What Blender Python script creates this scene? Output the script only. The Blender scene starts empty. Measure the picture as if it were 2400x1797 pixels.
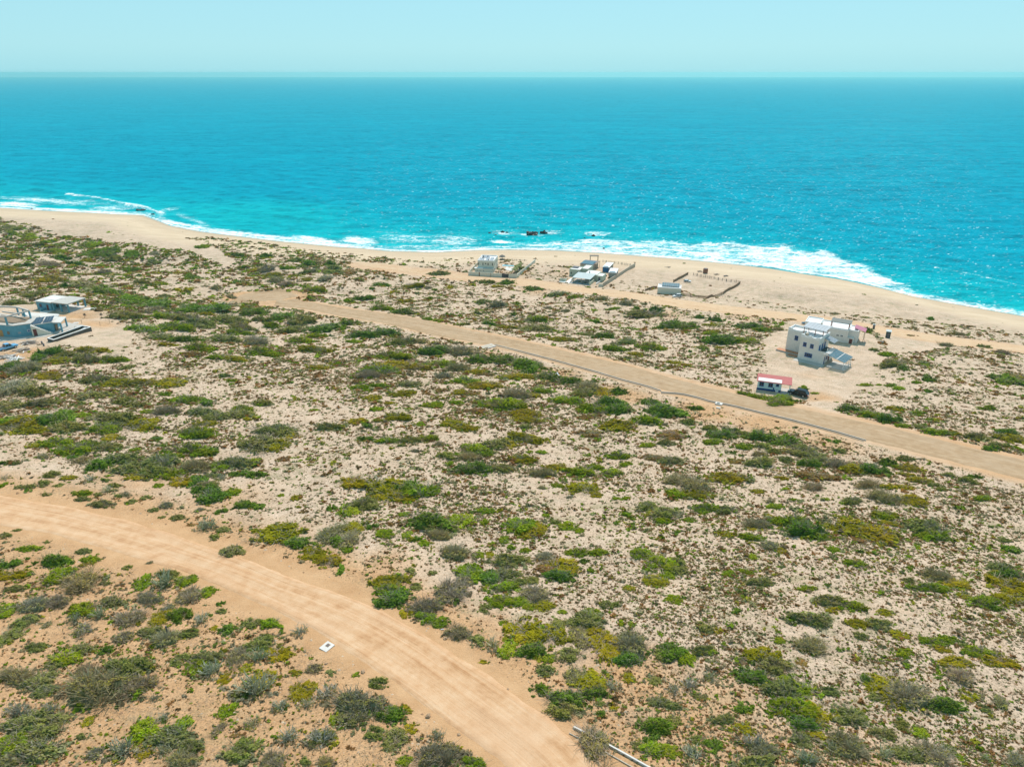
import bpy, math, random
import numpy as np
from mathutils import Vector

# ------------------------------------------------------------------ camera, sky, sun, exposure
scene = bpy.context.scene
COL = scene.collection
HC = 106.0
PITCH = math.radians(23.6)
F, CX, CY = 1665.0, 1200.0, 898.5
cam_d = bpy.data.cameras.new('camera')
cam_d.sensor_fit = 'HORIZONTAL'
cam_d.sensor_width = 36.0
cam_d.lens = 36.0 * F / 2400.0
cam_d.clip_start = 0.5
cam_d.clip_end = 300000.0
cam = bpy.data.objects.new('camera', cam_d)
cam.location = (0, 0, HC)
cam.rotation_euler = (math.radians(90) - PITCH, 0, 0)
COL.objects.link(cam)
scene.camera = cam

SUN_EL, SUN_AZ = math.radians(54), math.radians(16)      # azimuth to the right of straight ahead
world = bpy.data.worlds.new('World')
scene.world = world
world.use_nodes = True
wn = world.node_tree
wn.nodes.clear()
sky = wn.nodes.new('ShaderNodeTexSky')
sky.sky_type = 'NISHITA'
sky.sun_disc = False
sky.sun_elevation = SUN_EL
sky.sun_rotation = SUN_AZ
sky.altitude = 100
sky.air_density = 1.0
sky.dust_density = 0.3
sky.ozone_density = 4.5
tint = wn.nodes.new('ShaderNodeMix')
tint.data_type = 'RGBA'
tint.blend_type = 'MULTIPLY'
tint.inputs[0].default_value = 1.0
tint.inputs[7].default_value = (0.66, 0.95, 1.0, 1)
# humid air whitens the sky towards the horizon
geo_w = wn.nodes.new('ShaderNodeTexCoord')
sepw = wn.nodes.new('ShaderNodeSeparateXYZ')
wn.links.new(geo_w.outputs['Generated'], sepw.inputs[0])
mr = wn.nodes.new('ShaderNodeMapRange')
mr.interpolation_type = 'SMOOTHSTEP'
mr.inputs[1].default_value = 0.0; mr.inputs[2].default_value = 0.45
mr.inputs[3].default_value = 0.82; mr.inputs[4].default_value = 0.5
wn.links.new(sepw.outputs[2], mr.inputs[0])
humid = wn.nodes.new('ShaderNodeMix')
humid.data_type = 'RGBA'
humid.inputs[7].default_value = (3.45, 6.3, 7.0, 1)
wn.links.new(mr.outputs[0], humid.inputs[0])
wn.links.new(tint.outputs[2], humid.inputs[6])
bg = wn.nodes.new('ShaderNodeBackground')
bg.inputs['Strength'].default_value = 0.115
wo = wn.nodes.new('ShaderNodeOutputWorld')
wn.links.new(sky.outputs[0], tint.inputs[6])
# bank of sea haze along the horizon itself
mr2 = wn.nodes.new('ShaderNodeMapRange')
mr2.interpolation_type = 'SMOOTHSTEP'
mr2.inputs[1].default_value = -0.004; mr2.inputs[2].default_value = 0.035
mr2.inputs[3].default_value = 0.30; mr2.inputs[4].default_value = 0.0
wn.links.new(sepw.outputs[2], mr2.inputs[0])
bank = wn.nodes.new('ShaderNodeMix')
bank.data_type = 'RGBA'
bank.inputs[7].default_value = (2.0, 5.4, 6.5, 1)
wn.links.new(mr2.outputs[0], bank.inputs[0])
wn.links.new(humid.outputs[2], bank.inputs[6])
wn.links.new(bank.outputs[2], bg.inputs['Color'])
wn.links.new(bg.outputs[0], wo.inputs['Surface'])

sun_d = bpy.data.lights.new('sun', 'SUN')
sun_d.energy = 4.25
sun_d.angle = math.radians(0.5)
sun_d.color = (1.0, 0.91, 0.84)
sun = bpy.data.objects.new('sun', sun_d)
to_sun = Vector((math.sin(SUN_AZ) * math.cos(SUN_EL), math.cos(SUN_AZ) * math.cos(SUN_EL), math.sin(SUN_EL)))
sun.rotation_euler = to_sun.to_track_quat('Z', 'Y').to_euler()
sun.location = (0, 0, 400)
COL.objects.link(sun)

scene.view_settings.view_transform = 'Standard'
scene.view_settings.look = 'None'
scene.view_settings.exposure = 0.14
scene.view_settings.gamma = 1.0
scene.view_settings.use_curve_mapping = False
scene.cycles.max_bounces = 6
scene.cycles.diffuse_bounces = 3
scene.cycles.glossy_bounces = 2
scene.cycles.transmission_bounces = 3
scene.cycles.volume_bounces = 0
scene.cycles.transparent_max_bounces = 6
scene.cycles.caustics_reflective = False
scene.cycles.caustics_refractive = False
scene.cycles.sample_clamp_direct = 12.0
scene.cycles.sample_clamp_indirect = 4.0

# ------------------------------------------------------------------ pixel rays, noise, terrain height
cp, sp = math.cos(PITCH), math.sin(PITCH)
def ray(px, py):
    x = (np.asarray(px, float) - CX) / F
    y = (CY - np.asarray(py, float)) / F
    return np.stack([x, cp + y * sp, -sp + y * cp], -1)
def proj(x, y, z):
    D = y * cp - (z - HC) * sp
    V = y * sp + (z - HC) * cp
    D = np.maximum(D, 1e-3)
    return CX + F * x / D, CY - F * V / D, D
def atz(p, z):
    r = ray(*p); t = (HC - z) / -r[2]
    return np.array([r[0] * t, r[1] * t, z])

def vnoise(x, y, seed=0):
    x = np.asarray(x, float); y = np.asarray(y, float)
    xi = np.floor(x).astype(np.int64); yi = np.floor(y).astype(np.int64)
    fx = x - xi; fy = y - yi
    fx = fx * fx * (3 - 2 * fx); fy = fy * fy * (3 - 2 * fy)
    def hsh(a, b):
        n = (a * 374761393 + b * 668265263 + seed * 1442695041) & 0xffffffff
        n = ((n ^ (n >> 13)) * 1274126177) & 0xffffffff
        return ((n ^ (n >> 16)) & 0xffff) / 65535.0
    a = hsh(xi, yi); b = hsh(xi + 1, yi); c = hsh(xi, yi + 1); d = hsh(xi + 1, yi + 1)
    return (a * (1 - fx) + b * fx) * (1 - fy) + (c * (1 - fx) + d * fx) * fy
def fbm(x, y, seed=0, octaves=4):
    s = 0; a = 0.5; t = 0
    for i in range(octaves):
        s = s + a * vnoise(x, y, seed + i * 17); t += a
        x = x * 2.03 + 5.1; y = y * 2.03 + 9.7; a *= 0.5
    return s / t

SHPX = [(-400, 455), (0, 487), (109, 494), (217, 499), (290, 503), (333, 504), (366, 516), (399, 529), (471, 543), (543, 552), (652, 565), (797, 579), (850, 582), (909, 588), (1017, 591), (1126, 586), (1199, 585), (1307, 587), (1416, 593), (1597, 607), (1700, 617), (1800, 628), (1962, 652), (2053, 672), (2143, 695), (2270, 718), (2400, 741), (2800, 820)]
_r = ray(*np.array(SHPX, float).T); _t = HC / -_r[:, 2]
SHX = _r[:, 0] * _t; SHY = _r[:, 1] * _t
_o = np.argsort(SHX); SHX, SHY = SHX[_o], SHY[_o]
def shore(x): return np.interp(x, SHX, SHY)

def h0(x, y):
    x = np.asarray(x, float); y = np.asarray(y, float)
    d = (shore(x) - y) * 0.88
    b = np.interp(d, [-60, -20, 0, 14, 35, 60, 400], [-3.0, -1.6, 0, 1.6, 4.0, 5.0, 7.0])
    u = np.minimum(44 - 0.132 * (y - 66) - 0.02 * x, 0.135 * d - 3.5)
    k = 2.5
    hh = np.clip(0.5 + 0.5 * (u - b) / k, 0, 1)
    return b * (1 - hh) + u * hh + k * hh * (1 - hh)

def march(px, py, h):
    r = np.atleast_2d(ray(px, py)); r = r / r[:, 1:2]
    out = []
    ys = np.arange(22, 760, 1.5)
    for c in range(0, len(r), 4000):
        q = r[c:c + 4000]
        z = HC + q[:, 2:3] * ys; g = h(q[:, 0:1] * ys, ys[None, :] + 0 * z)
        idx = (z <= g).argmax(1)
        lo = ys[np.maximum(idx - 1, 0)]; hi = ys[idx].copy()
        for _ in range(16):
            m = (lo + hi) / 2
            b = HC + q[:, 2] * m <= h(q[:, 0] * m, m)
            hi = np.where(b, m, hi); lo = np.where(b, lo, m)
        out.append(np.stack([q[:, 0] * hi, hi, h(q[:, 0] * hi, hi)], -1))
    return np.concatenate(out)

# road edges, traced in the photograph's pixels: (far edge, near edge)
R1F = [(-420, 1120), (-200, 1135), (0, 1160), (180, 1192), (290, 1218), (398, 1247), (470, 1275), (580, 1310), (690, 1355), (800, 1390), (872, 1420), (945, 1458), (1017, 1497), (1089, 1547), (1162, 1594), (1234, 1645), (1306, 1699), (1360, 1742), (1408, 1797), (1490, 1900), (1560, 2010)]
R1N = [(-420, 1175), (-200, 1198), (0, 1231), (108, 1249), (217, 1278), (325, 1308), (434, 1341), (506, 1370), (615, 1417), (687, 1453), (760, 1493), (800, 1517), (872, 1565), (945, 1612), (1017, 1670), (1089, 1724), (1162, 1779), (1183, 1797), (1280, 1900), (1370, 2010)]
R2F = [(655, 703), (709, 705), (760, 713), (800, 721), (909, 735), (981, 746), (1090, 771), (1162, 786), (1271, 809), (1380, 835), (1488, 860), (1600, 893), (1745, 927), (1926, 968), (2061, 995), (2224, 1036), (2400, 1077), (2700, 1150)]
R2N = [(640, 717), (700, 722), (750, 731), (800, 741), (909, 759), (1017, 786), (1126, 806), (1235, 829), (1343, 857), (1452, 887), (1525, 907), (1600, 924), (1781, 963), (1980, 1016), (2018, 1029), (2170, 1066), (2400, 1123), (2700, 1200)]
R3F = [(850, 618), (950, 629), (1060, 641), (1097, 646), (1209, 654), (1318, 664), (1416, 676), (1539, 692), (1600, 703), (1745, 721), (1854, 735), (1962, 748), (2071, 768), (2216, 790), (2397, 811), (2700, 852)]
R3N = [(850, 624), (950, 637), (1060, 652), (1162, 659), (1235, 670), (1343, 684), (1452, 699), (1597, 724), (1700, 735), (1781, 742), (1926, 757), (2035, 775), (2180, 800), (2397, 826), (2700, 870)]
def resample(pts, n):
    p = np.array(pts, float)
    s = np.r_[0, np.cumsum(np.hypot(*np.diff(p, axis=0).T))]
    t = np.linspace(0, s[-1], n)
    q = np.stack([np.interp(t, s, p[:, 0]), np.interp(t, s, p[:, 1])], -1)
    for _ in range(3):
        q[1:-1] = (q[:-2] + 2 * q[1:-1] + q[2:]) / 4
    return q
ROADS = {}
for nm, fpx, npx, n in (('r1', R1F, R1N, 240), ('r2', R2F, R2N, 240), ('r3', R3F, R3N, 220)):
    fw = march(*resample(fpx, n).T, h0)[:, :2]
    nw = march(*resample(npx, n).T, h0)[:, :2]
    ROADS[nm] = (resample(fw, n), resample(nw, n))
TURN_C = march([632], [694], h0)[0, :2]
# levelled pads: centre, radius, height
PADS = [((95.5, 206.5), 13, 24.0), ((112, 226), 9, 22.0), ((71, 173.5), 7.5, 28.0), ((-163, 222), 15, 26.5), ((-177, 264), 10, 21.5), ((-9, 390), 16, 5.0), ((42, 374), 18, 5.0), ((78, 339), 8, 6.5), ((-155, 203.5), 4, 28.4)]
_flat = [np.r_[TURN_C]]
for nm in ROADS:
    _flat += list(ROADS[nm][0][::5]) + list(ROADS[nm][1][::5])
_flat = np.array(_flat)
def h(x, y):
    x, y = np.broadcast_arrays(np.asarray(x, float), np.asarray(y, float))
    shp = x.shape; x = x.ravel(); y = y.ravel()
    z = h0(x, y)
    dm = np.full(x.shape, 1e9)
    for p in _flat:
        dm = np.minimum(dm, (x - p[0]) ** 2 + (y - p[1]) ** 2)
    dm = np.sqrt(dm)
    d = (shore(x) - y) * 0.88
    amp = np.clip((dm - 5) / 16, 0, 1) * np.clip((d - 45) / 40, 0, 1)
    far = np.clip((y - 120) / 200, 0.25, 1)
    big = fbm(x / 46, y / 34, 3, 3) - 0.5
    mid = fbm(x / 13, y / 10, 11, 3) - 0.5
    z = z + amp * far * (8.5 * big + 3.0 * mid)
    z = z + np.clip((d - 40) / 40, 0, 1) * np.clip((dm - 2) / 6, 0.1, 1) * 0.35 * (fbm(x / 2.6, y / 2.2, 29, 2) - 0.5)
    dtc = np.hypot(x - TURN_C[0], y - TURN_C[1])
    z = z + 0.9 * np.exp(-((dtc - 18.5) / 1.8) ** 2)
    for c, rad, pz in PADS:
        w = 1 - np.clip((np.hypot(x - c[0], y - c[1]) - rad) / (rad * 0.7), 0, 1)
        w = w * w * (3 - 2 * w)
        z = z * (1 - w) + pz * w
    return z.reshape(shp)
def at(px, py):
    """where the ray through a photo pixel meets the ground"""
    px = np.atleast_1d(np.asarray(px, float)); py = np.atleast_1d(np.asarray(py, float))
    y0 = march(px, py, h0)[:, 1]
    r = ray(px, py); r = r / r[:, 1:2]
    ys = np.maximum(y0[:, None] + np.arange(-26, 27, 1.0)[None, :], 20)
    g = h(r[:, 0:1] * ys, ys)
    hit = (HC + r[:, 2:3] * ys <= g)
    idx = np.where(hit.any(1), hit.argmax(1), ys.shape[1] - 1)
    k = np.arange(len(px))
    hi = ys[k, idx]; lo = ys[k, np.maximum(idx - 1, 0)]
    for _ in range(14):
        m = (lo + hi) / 2
        b = HC + r[:, 2] * m <= h(r[:, 0] * m, m)
        hi = np.where(b, m, hi); lo = np.where(b, lo, m)
    return np.stack([r[:, 0] * hi, hi, h(r[:, 0] * hi, hi)], -1)
def at1(px, py):
    return at(px, py)[0]
def ground(x, y):
    return float(h(np.array([x]), np.array([y]))[0])

# ------------------------------------------------------------------ mesh helpers
def np_mesh(name, V, Fc, mat, attrs=None, smooth=False):
    """V (n,3), Fc (m,k) all k-gons -> mesh datablock"""
    V = np.asarray(V, np.float32); Fc = np.asarray(Fc, np.int32)
    me = bpy.data.meshes.new(name)
    me.vertices.add(len(V)); me.vertices.foreach_set('co', V.ravel())
    m, k = Fc.shape
    me.loops.add(m * k); me.loops.foreach_set('vertex_index', Fc.ravel())
    me.polygons.add(m); me.polygons.foreach_set('loop_start', np.arange(0, m * k, k, dtype=np.int32))
    if smooth:
        me.polygons.foreach_set('use_smooth', np.ones(m, bool))
    for an, (typ, dat) in (attrs or {}).items():
        a = me.attributes.new(an, typ, 'POINT')
        a.data.foreach_set('color' if typ == 'FLOAT_COLOR' else 'value', np.asarray(dat, np.float32).ravel())
    me.update(calc_edges=True)
    if mat: me.materials.append(mat)
    return me
def link(name, data, parent=None):
    o = bpy.data.objects.new(name, data); COL.objects.link(o)
    if parent is not None: o.parent = parent
    return o
def tag(o, label=None, cat=None, group=None, kind=None):
    if label: o['label'] = label
    if cat: o['category'] = cat
    if group: o['group'] = group
    if kind: o['kind'] = kind
    return o
def thing(name, label, cat, loc=(0, 0, 0), rot=0.0, group=None):
    o = link(name, None); o.location = [float(v) for v in loc]; o.rotation_euler = (0, 0, math.radians(rot))
    o.empty_display_size = 0.5
    return tag(o, label, cat, group)

class MB:
    def __init__(s): s.v = []; s.f = []
    def quad(s, *p):
        b = len(s.v); s.v += [tuple(map(float, q)) for q in p]; s.f.append(tuple(range(b, b + len(p)))); return s
    def prism(s, pts, z0, z1, top=None):
        """footprint polygon (counter-clockwise) from z0 to z1 (numbers or lists)"""
        n = len(pts); b = len(s.v)
        za = z0 if isinstance(z0, (list, tuple)) else [z0] * n
        zb = z1 if isinstance(z1, (list, tuple)) else [z1] * n
        tp = top or pts
        s.v += [(float(p[0]), float(p[1]), float(z)) for p, z in zip(pts, za)] + [(float(p[0]), float(p[1]), float(z)) for p, z in zip(tp, zb)]
        s.f.append(tuple(range(b + n - 1, b - 1, -1))); s.f.append(tuple(range(b + n, b + 2 * n)))
        for i in range(n):
            j = (i + 1) % n; s.f.append((b + i, b + j, b + n + j, b + n + i))
        return s
    def box(s, x0, x1, y0, y1, z0, z1):
        return s.prism([(x0, y0), (x1, y0), (x1, y1), (x0, y1)], z0, z1)
    def tube(s, pts, radii, n=6, cap=True):
        P = [Vector(p) for p in pts]; rings = []
        for i, p in enumerate(P):
            t = (P[min(i + 1, len(P) - 1)] - P[max(i - 1, 0)]).normalized()
            a = t.orthogonal().normalized(); c = t.cross(a)
            r = radii[i] if isinstance(radii, (list, tuple)) else radii
            b = len(s.v); rings.append(b)
            for k in range(n):
                w = 2 * math.pi * k / n
                s.v.append(tuple(p + (a * math.cos(w) + c * math.sin(w)) * r))
        for b0, b1 in zip(rings, rings[1:]):
            for k in range(n):
                s.f.append((b0 + k, b0 + (k + 1) % n, b1 + (k + 1) % n, b1 + k))
        if cap:
            s.f.append(tuple(range(rings[0] + n - 1, rings[0] - 1, -1))); s.f.append(tuple(range(rings[-1], rings[-1] + n)))
        return s
    def disc_cyl(s, c, axis, r, half, n=14):
        c = Vector(c); ax = Vector(axis).normalized()
        return s.tube([c - ax * half, c + ax * half], r, n)
    def build(s, name, mat, parent=None, bevel=0.0, smooth=False):
        me = bpy.data.meshes.new(name); me.from_pydata(s.v, [], s.f); me.update()
        if smooth:
            for p in me.polygons: p.use_smooth = True
        me.materials.append(mat)
        o = link(name, me, parent)
        if bevel:
            m = o.modifiers.new('bevel', 'BEVEL'); m.width = bevel; m.segments = 2; m.limit_method = 'ANGLE'
        return o

# ------------------------------------------------------------------ materials
def new_mat(name):
    m = bpy.data.materials.new(name); m.use_nodes = True
    nt = m.node_tree; nt.nodes.clear()
    out = nt.nodes.new('ShaderNodeOutputMaterial')
    return m, nt, out
def N(nt, typ, **kw):
    n = nt.nodes.new(typ)
    for k, v in kw.items():
        if k in n.inputs: n.inputs[k].default_value = v
        else: setattr(n, k, v)
    return n
def ramp(nt, src, stops):
    r = nt.nodes.new('ShaderNodeValToRGB'); e = r.color_ramp.elements
    while len(e) < len(stops): e.new(0.5)
    for el, (p, c) in zip(e, stops):
        el.position = p; el.color = c if len(c) == 4 else (*c, 1)
    nt.links.new(src, r.inputs[0]); return r.outputs[0]
def mixc(nt, fac, a, b, mode='MIX'):
    m = nt.nodes.new('ShaderNodeMix'); m.data_type = 'RGBA'; m.blend_type = mode
    for s, v in ((0, fac), (6, a), (7, b)):
        if isinstance(v, (int, float)): m.inputs[s].default_value = v
        elif isinstance(v, (tuple, list)): m.inputs[s].default_value = (*v, 1) if len(v) == 3 else v
        else: nt.links.new(v, m.inputs[s])
    return m.outputs[2]
def mth(nt, op, a, b=0.0, clamp=False):
    m = nt.nodes.new('ShaderNodeMath'); m.operation = op; m.use_clamp = clamp
    for i, v in enumerate((a, b)):
        if isinstance(v, (int, float)): m.inputs[i].default_value = v
        else: nt.links.new(v, m.inputs[i])
    return m.outputs[0]
def noise(nt, vec, scale, detail=3.0, rough=0.55, dist=0.0):
    n = nt.nodes.new('ShaderNodeTexNoise')
    n.inputs['Scale'].default_value = scale; n.inputs['Detail'].default_value = detail
    n.inputs['Roughness'].default_value = rough; n.inputs['Distortion'].default_value = dist
    if vec is not None: nt.links.new(vec, n.inputs['Vector'])
    return n.outputs[0]
def bump(nt, hgt, strength, dist):
    b = nt.nodes.new('ShaderNodeBump'); b.inputs['Strength'].default_value = strength; b.inputs['Distance'].default_value = dist
    nt.links.new(hgt, b.inputs['Height']); return b.outputs[0]
def smstep(nt, v, a, b):
    m = nt.nodes.new('ShaderNodeMapRange'); m.interpolation_type = 'SMOOTHSTEP'
    m.inputs[1].default_value = a; m.inputs[2].default_value = b
    nt.links.new(v, m.inputs[0]); return m.outputs[0]
def mapping(nt, vec, scale, rot=0.0):
    m = nt.nodes.new('ShaderNodeMapping'); m.inputs['Scale'].default_value = scale; m.inputs['Rotation'].default_value = (0, 0, rot)
    nt.links.new(vec, m.inputs['Vector']); return m.outputs[0]
def pos(nt):
    return nt.nodes.new('ShaderNodeNewGeometry').outputs['Position']
def pbsdf(nt, out, color, rough=0.8, spec=0.3, metal=0.0, normal=None):
    b = nt.nodes.new('ShaderNodeBsdfPrincipled')
    for s, v in (('Base Color', color), ('Roughness', rough), ('Metallic', metal), ('Specular IOR Level', spec)):
        if isinstance(v, (int, float)): b.inputs[s].default_value = v
        elif isinstance(v, (tuple, list)): b.inputs[s].default_value = (*v, 1) if len(v) == 3 else v
        else: nt.links.new(v, b.inputs[s])
    if normal is not None: nt.links.new(normal, b.inputs['Normal'])
    nt.links.new(b.outputs[0], out.inputs['Surface']); return b
_simple = {}
def paint(name, c, rough=0.7, spec=0.3, metal=0.0, var=0.12, scale=1.2, bmp=0.0):
    """weathered plaster / paint / metal: mottled base colour, slight bump"""
    if name in _simple: return _simple[name]
    m, nt, out = new_mat(name)
    p = nt.nodes.new('ShaderNodeTexCoord').outputs['Object']
    n1 = noise(nt, p, scale, 5, 0.65); n2 = noise(nt, mapping(nt, p, (3, 3, 0.35)), scale * 1.5, 4, 0.6)
    f = mth(nt, 'ADD', mth(nt, 'MULTIPLY', n1, 0.6), mth(nt, 'MULTIPLY', n2, 0.4))
    dk = tuple(v * (1 - var * 1.6) for v in c); lt = tuple(min(1, v * (1 + var)) for v in c)
    colr = ramp(nt, f, [(0.3, dk), (0.7, lt)])
    nrm = bump(nt, noise(nt, p, 14, 4), bmp, 0.05) if bmp else None
    pbsdf(nt, out, colr, rough, spec, metal, nrm)
    _simple[name] = m; return m
# ------------------------------------------------------------------ ground
def seg_dist(x, y, pts):
    d = np.full(np.shape(x), 1e9)
    for a, b in zip(pts, pts[1:]):
        ax, ay = a[:2]; bx, by = b[:2]
        l2 = (bx - ax) ** 2 + (by - ay) ** 2 + 1e-9
        t = np.clip(((x - ax) * (bx - ax) + (y - ay) * (by - ay)) / l2, 0, 1)
        d = np.minimum(d, (x - ax - t * (bx - ax)) ** 2 + (y - ay - t * (by - ay)) ** 2)
    return np.sqrt(d)
def road_dist(x, y, nm):
    """distance outside the road strip (0 on it)"""
    f, n = ROADS[nm]
    mid = (f[::4] + n[::4]) / 2
    hw = np.hypot(*(f - n).T).mean() / 2
    return np.maximum(seg_dist(x, y, mid) - hw, 0)
def in_poly(px, py, poly):
    res = np.zeros(np.shape(px), bool); n = len(poly); j = n - 1
    for i in range(n):
        xi, yi = poly[i]; xj, yj = poly[j]
        c = ((yi > py) != (yj > py)) & (px < (xj - xi) * (py - yi) / (yj - yi + 1e-12) + xi)
        res ^= c; j = i
    return res

# warm / compacted soil: (photo pixel, radius in metres, amount)
WARM = [(90, 760, 16, .8), (170, 745, 14, .8), (60, 830, 10, .9), (230, 760, 9, .6), (560, 695, 9, .7), (700, 690, 9, .5), (700, 735, 10, .6), (980, 800, 9, .4), (1150, 830, 9, .6), (1300, 880, 10, .75), (1460, 925, 10, .8), (1650, 965, 11, .85), (1790, 990, 11, .8), (1950, 1035, 10, .7), (2100, 1080, 8, .45), (1900, 880, 8, .35), (1920, 930, 6, .7), (1560, 735, 14, .5), (1750, 740, 14, .5), (1250, 680, 12, .5), (1350, 640, 22, .35), (1220, 640, 14, .4), (1480, 1600, 8, .85), (1600, 1700, 9, .7), (1800, 1790, 9, .7), (2050, 1800, 8, .5), (1700, 1650, 7, .6), (2250, 1800, 6, .35), (1130, 1480, 7, .7), (1000, 1430, 5, .6), (100, 1040, 12, .45), (300, 1120, 14, .6), (500, 1180, 11, .6), (900, 1330, 8, .6), (700, 1260, 8, .45), (2000, 985, 7, .5), (2300, 1030, 8, .5)]
WP = at([w[0] for w in WARM], [w[1] for w in WARM])

def ground_attrs(x, y):
    px, py, D = proj(x, y, h0(x, y))
    warm = np.zeros(x.shape)
    for p, w in zip(WP, WARM):
        warm = np.maximum(warm, w[3] * np.exp(-((x - p[0]) ** 2 + (y - p[1]) ** 2) / (w[2] ** 2)))
    d1 = road_dist(x, y, 'r1'); d2 = road_dist(x, y, 'r2'); d3 = road_dist(x, y, 'r3')
    r1n = ROADS['r1'][1]
    near_side = (y < np.interp(x, r1n[:, 0], r1n[:, 1]))
    warm = np.maximum(warm, np.where(near_side, np.clip(1.0 - d1 / 90, 0.55, 1), np.exp(-(d1 / 9) ** 2)))
    warm = np.maximum(warm, 0.6 * np.exp(-(d2 / 3.0) ** 2))
    warm = np.maximum(warm, 0.5 * np.exp(-(d3 / 3.5) ** 2))
    dt = np.hypot(x - TURN_C[0], y - TURN_C[1])
    warm = np.maximum(warm, 1.0 * np.exp(-(np.maximum(dt - 16, 0) / 5) ** 2))
    bare = np.clip(1 - np.minimum(np.minimum(d1, d2), d3) / 3.0, 0, 1)
    d = (shore(x) - y) * 0.88
    wet = np.clip(1 - (d - 1) / 7.0, 0, 1) + 0.35 * np.exp(-((d - 13) / 7.0) ** 2)
    # wide wet spit at the point in the left of the bay
    sx, sy = at0_spit
    wet = np.maximum(wet, np.exp(-(((x - sx) / 16) ** 2 + ((y - sy) / 9) ** 2)))
    # smooth wave-worked beach
    beach = np.clip(1 - (d - 38) / 14.0, 0, 1)
    return warm, bare, wet, beach
at0_spit = march([352], [508], h0)[0, :2]

ys = [-70.0]
while ys[-1] < 20: ys.append(ys[-1] + 5)
while ys[-1] < 760: ys.append(ys[-1] + max(0.32, ys[-1] * 0.0052))
ys = np.array(ys); us = np.linspace(-1.08, 1.08, 440)
GX = us[None, :] * (np.maximum(ys, 0)[:, None] + 30); GY = ys[:, None] + 0 * GX
GZ = h(GX, GY)
GZ = np.maximum(GZ, -3.0)
nr, nc = GX.shape
keep = (GY < shore(GX) + 45)
ii = np.arange(nr * nc).reshape(nr, nc)
q = np.stack([ii[:-1, :-1], ii[:-1, 1:], ii[1:, 1:], ii[1:, :-1]], -1).reshape(-1, 4)
kq = (keep[:-1, :-1] & keep[1:, 1:] & keep[:-1, 1:] & keep[1:, :-1]).ravel()
q = q[kq]
warm, bare, wet, beach = ground_attrs(GX.ravel(), GY.ravel())
cols = np.stack([warm, bare, wet, beach], -1)

m_ground, nt, out = new_mat('sandy_ground')
P = pos(nt)
at_n = nt.nodes.new('ShaderNodeAttribute'); at_n.attribute_name = 'soil'
sep = nt.nodes.new('ShaderNodeSeparateColor'); nt.links.new(at_n.outputs['Color'], sep.inputs[0])
A_w, A_b, A_wet, A_beach = sep.outputs[0], sep.outputs[1], sep.outputs[2], at_n.outputs['Alpha']
big = noise(nt, P, 0.05, 4); mid = noise(nt, P, 0.35, 5, 0.6); fine = noise(nt, P, 2.6, 6, 0.7); grit = noise(nt, P, 7.0, 3, 0.7)
sand = ramp(nt, mid, [(0.3, (0.52, 0.375, 0.255)), (0.7, (0.64, 0.49, 0.36))])
warmc = ramp(nt, mid, [(0.3, (0.47, 0.265, 0.125)), (0.7, (0.585, 0.36, 0.19))])
wf = mth(nt, 'ADD', A_w, mth(nt, 'MULTIPLY', mth(nt, 'SUBTRACT', big, 0.5), 0.55), True)
c = mixc(nt, smstep(nt, wf, 0.12, 0.8), sand, warmc)
# litter: dead twigs and dry plant remains over the untrodden ground
wild = mth(nt, 'SUBTRACT', 1.0, mth(nt, 'MAXIMUM', A_b, A_beach), True)
lit = mth(nt, 'MULTIPLY', smstep(nt, fine, 0.46, 0.64), mth(nt, 'MULTIPLY', wild, smstep(nt, noise(nt, P, 0.16, 4, 0.6), 0.36, 0.62)))
c = mixc(nt, mth(nt, 'MULTIPLY', lit, 0.72), c, (0.22, 0.165, 0.105))
c = mixc(nt, mth(nt, 'MULTIPLY', smstep(nt, grit, 0.58, 0.70), mth(nt, 'MULTIPLY', wild, 0.75)), c, (0.15, 0.11, 0.075))
c = mixc(nt, mth(nt, 'MULTIPLY', smstep(nt, grit, 0.40, 0.26), 0.30), c, (0.70, 0.58, 0.44))
cov = mth(nt, 'MULTIPLY', mth(nt, 'MULTIPLY', smstep(nt, noise(nt, mapping(nt, P, (0.5, 0.75, 1), 0.2), 0.55, 6, 0.68), 0.50, 0.62), smstep(nt, noise(nt, P, 0.045, 4, 0.6), 0.40, 0.60)), mth(nt, 'MULTIPLY', wild, mth(nt, 'SUBTRACT', 1.0, mth(nt, 'MULTIPLY', wf, 0.8), True)))
c = mixc(nt, mth(nt, 'MULTIPLY', cov, 0.6), c, ramp(nt, fine, [(0.35, (0.20, 0.185, 0.08)), (0.65, (0.33, 0.29, 0.165))]))
clod = noise(nt, P, 4.2, 3, 0.6)
c = mixc(nt, mth(nt, 'MULTIPLY', wild, 0.8), c, mixc(nt, 1.0, c, ramp(nt, clod, [(0.32, (0.62, 0.60, 0.58)), (0.5, (1, 1, 1)), (0.68, (1.18, 1.16, 1.13))]), 'MULTIPLY'))
# beach: smoother, then wet at the water's edge
bc = ramp(nt, noise(nt, mapping(nt, P, (0.03, 0.16, 1), 0.05), 1.0, 4), [(0.35, (0.56, 0.42, 0.275)), (0.65, (0.635, 0.49, 0.335))])
c = mixc(nt, A_beach, c, bc)
c = mixc(nt, mth(nt, 'MULTIPLY', A_wet, 0.75, True), c, (0.36, 0.255, 0.16))
rough = mth(nt, 'SUBTRACT', 0.92, mth(nt, 'MULTIPLY', smstep(nt, A_wet, 0.45, 1.0), 0.55))
hgt = mth(nt, 'ADD', mth(nt, 'MULTIPLY', fine, 0.6), mth(nt, 'MULTIPLY', grit, 0.4))
pbsdf(nt, out, c, rough, 0.25, 0, bump(nt, mth(nt, 'MULTIPLY', hgt, mth(nt, 'SUBTRACT', 1.0, mth(nt, 'MULTIPLY', A_wet, 0.8), True)), 0.75, 0.28))
V = np.stack([GX, GY, GZ], -1).reshape(-1, 3)
used = np.unique(q); remap = np.full(len(V), -1); remap[used] = np.arange(len(used))
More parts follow.
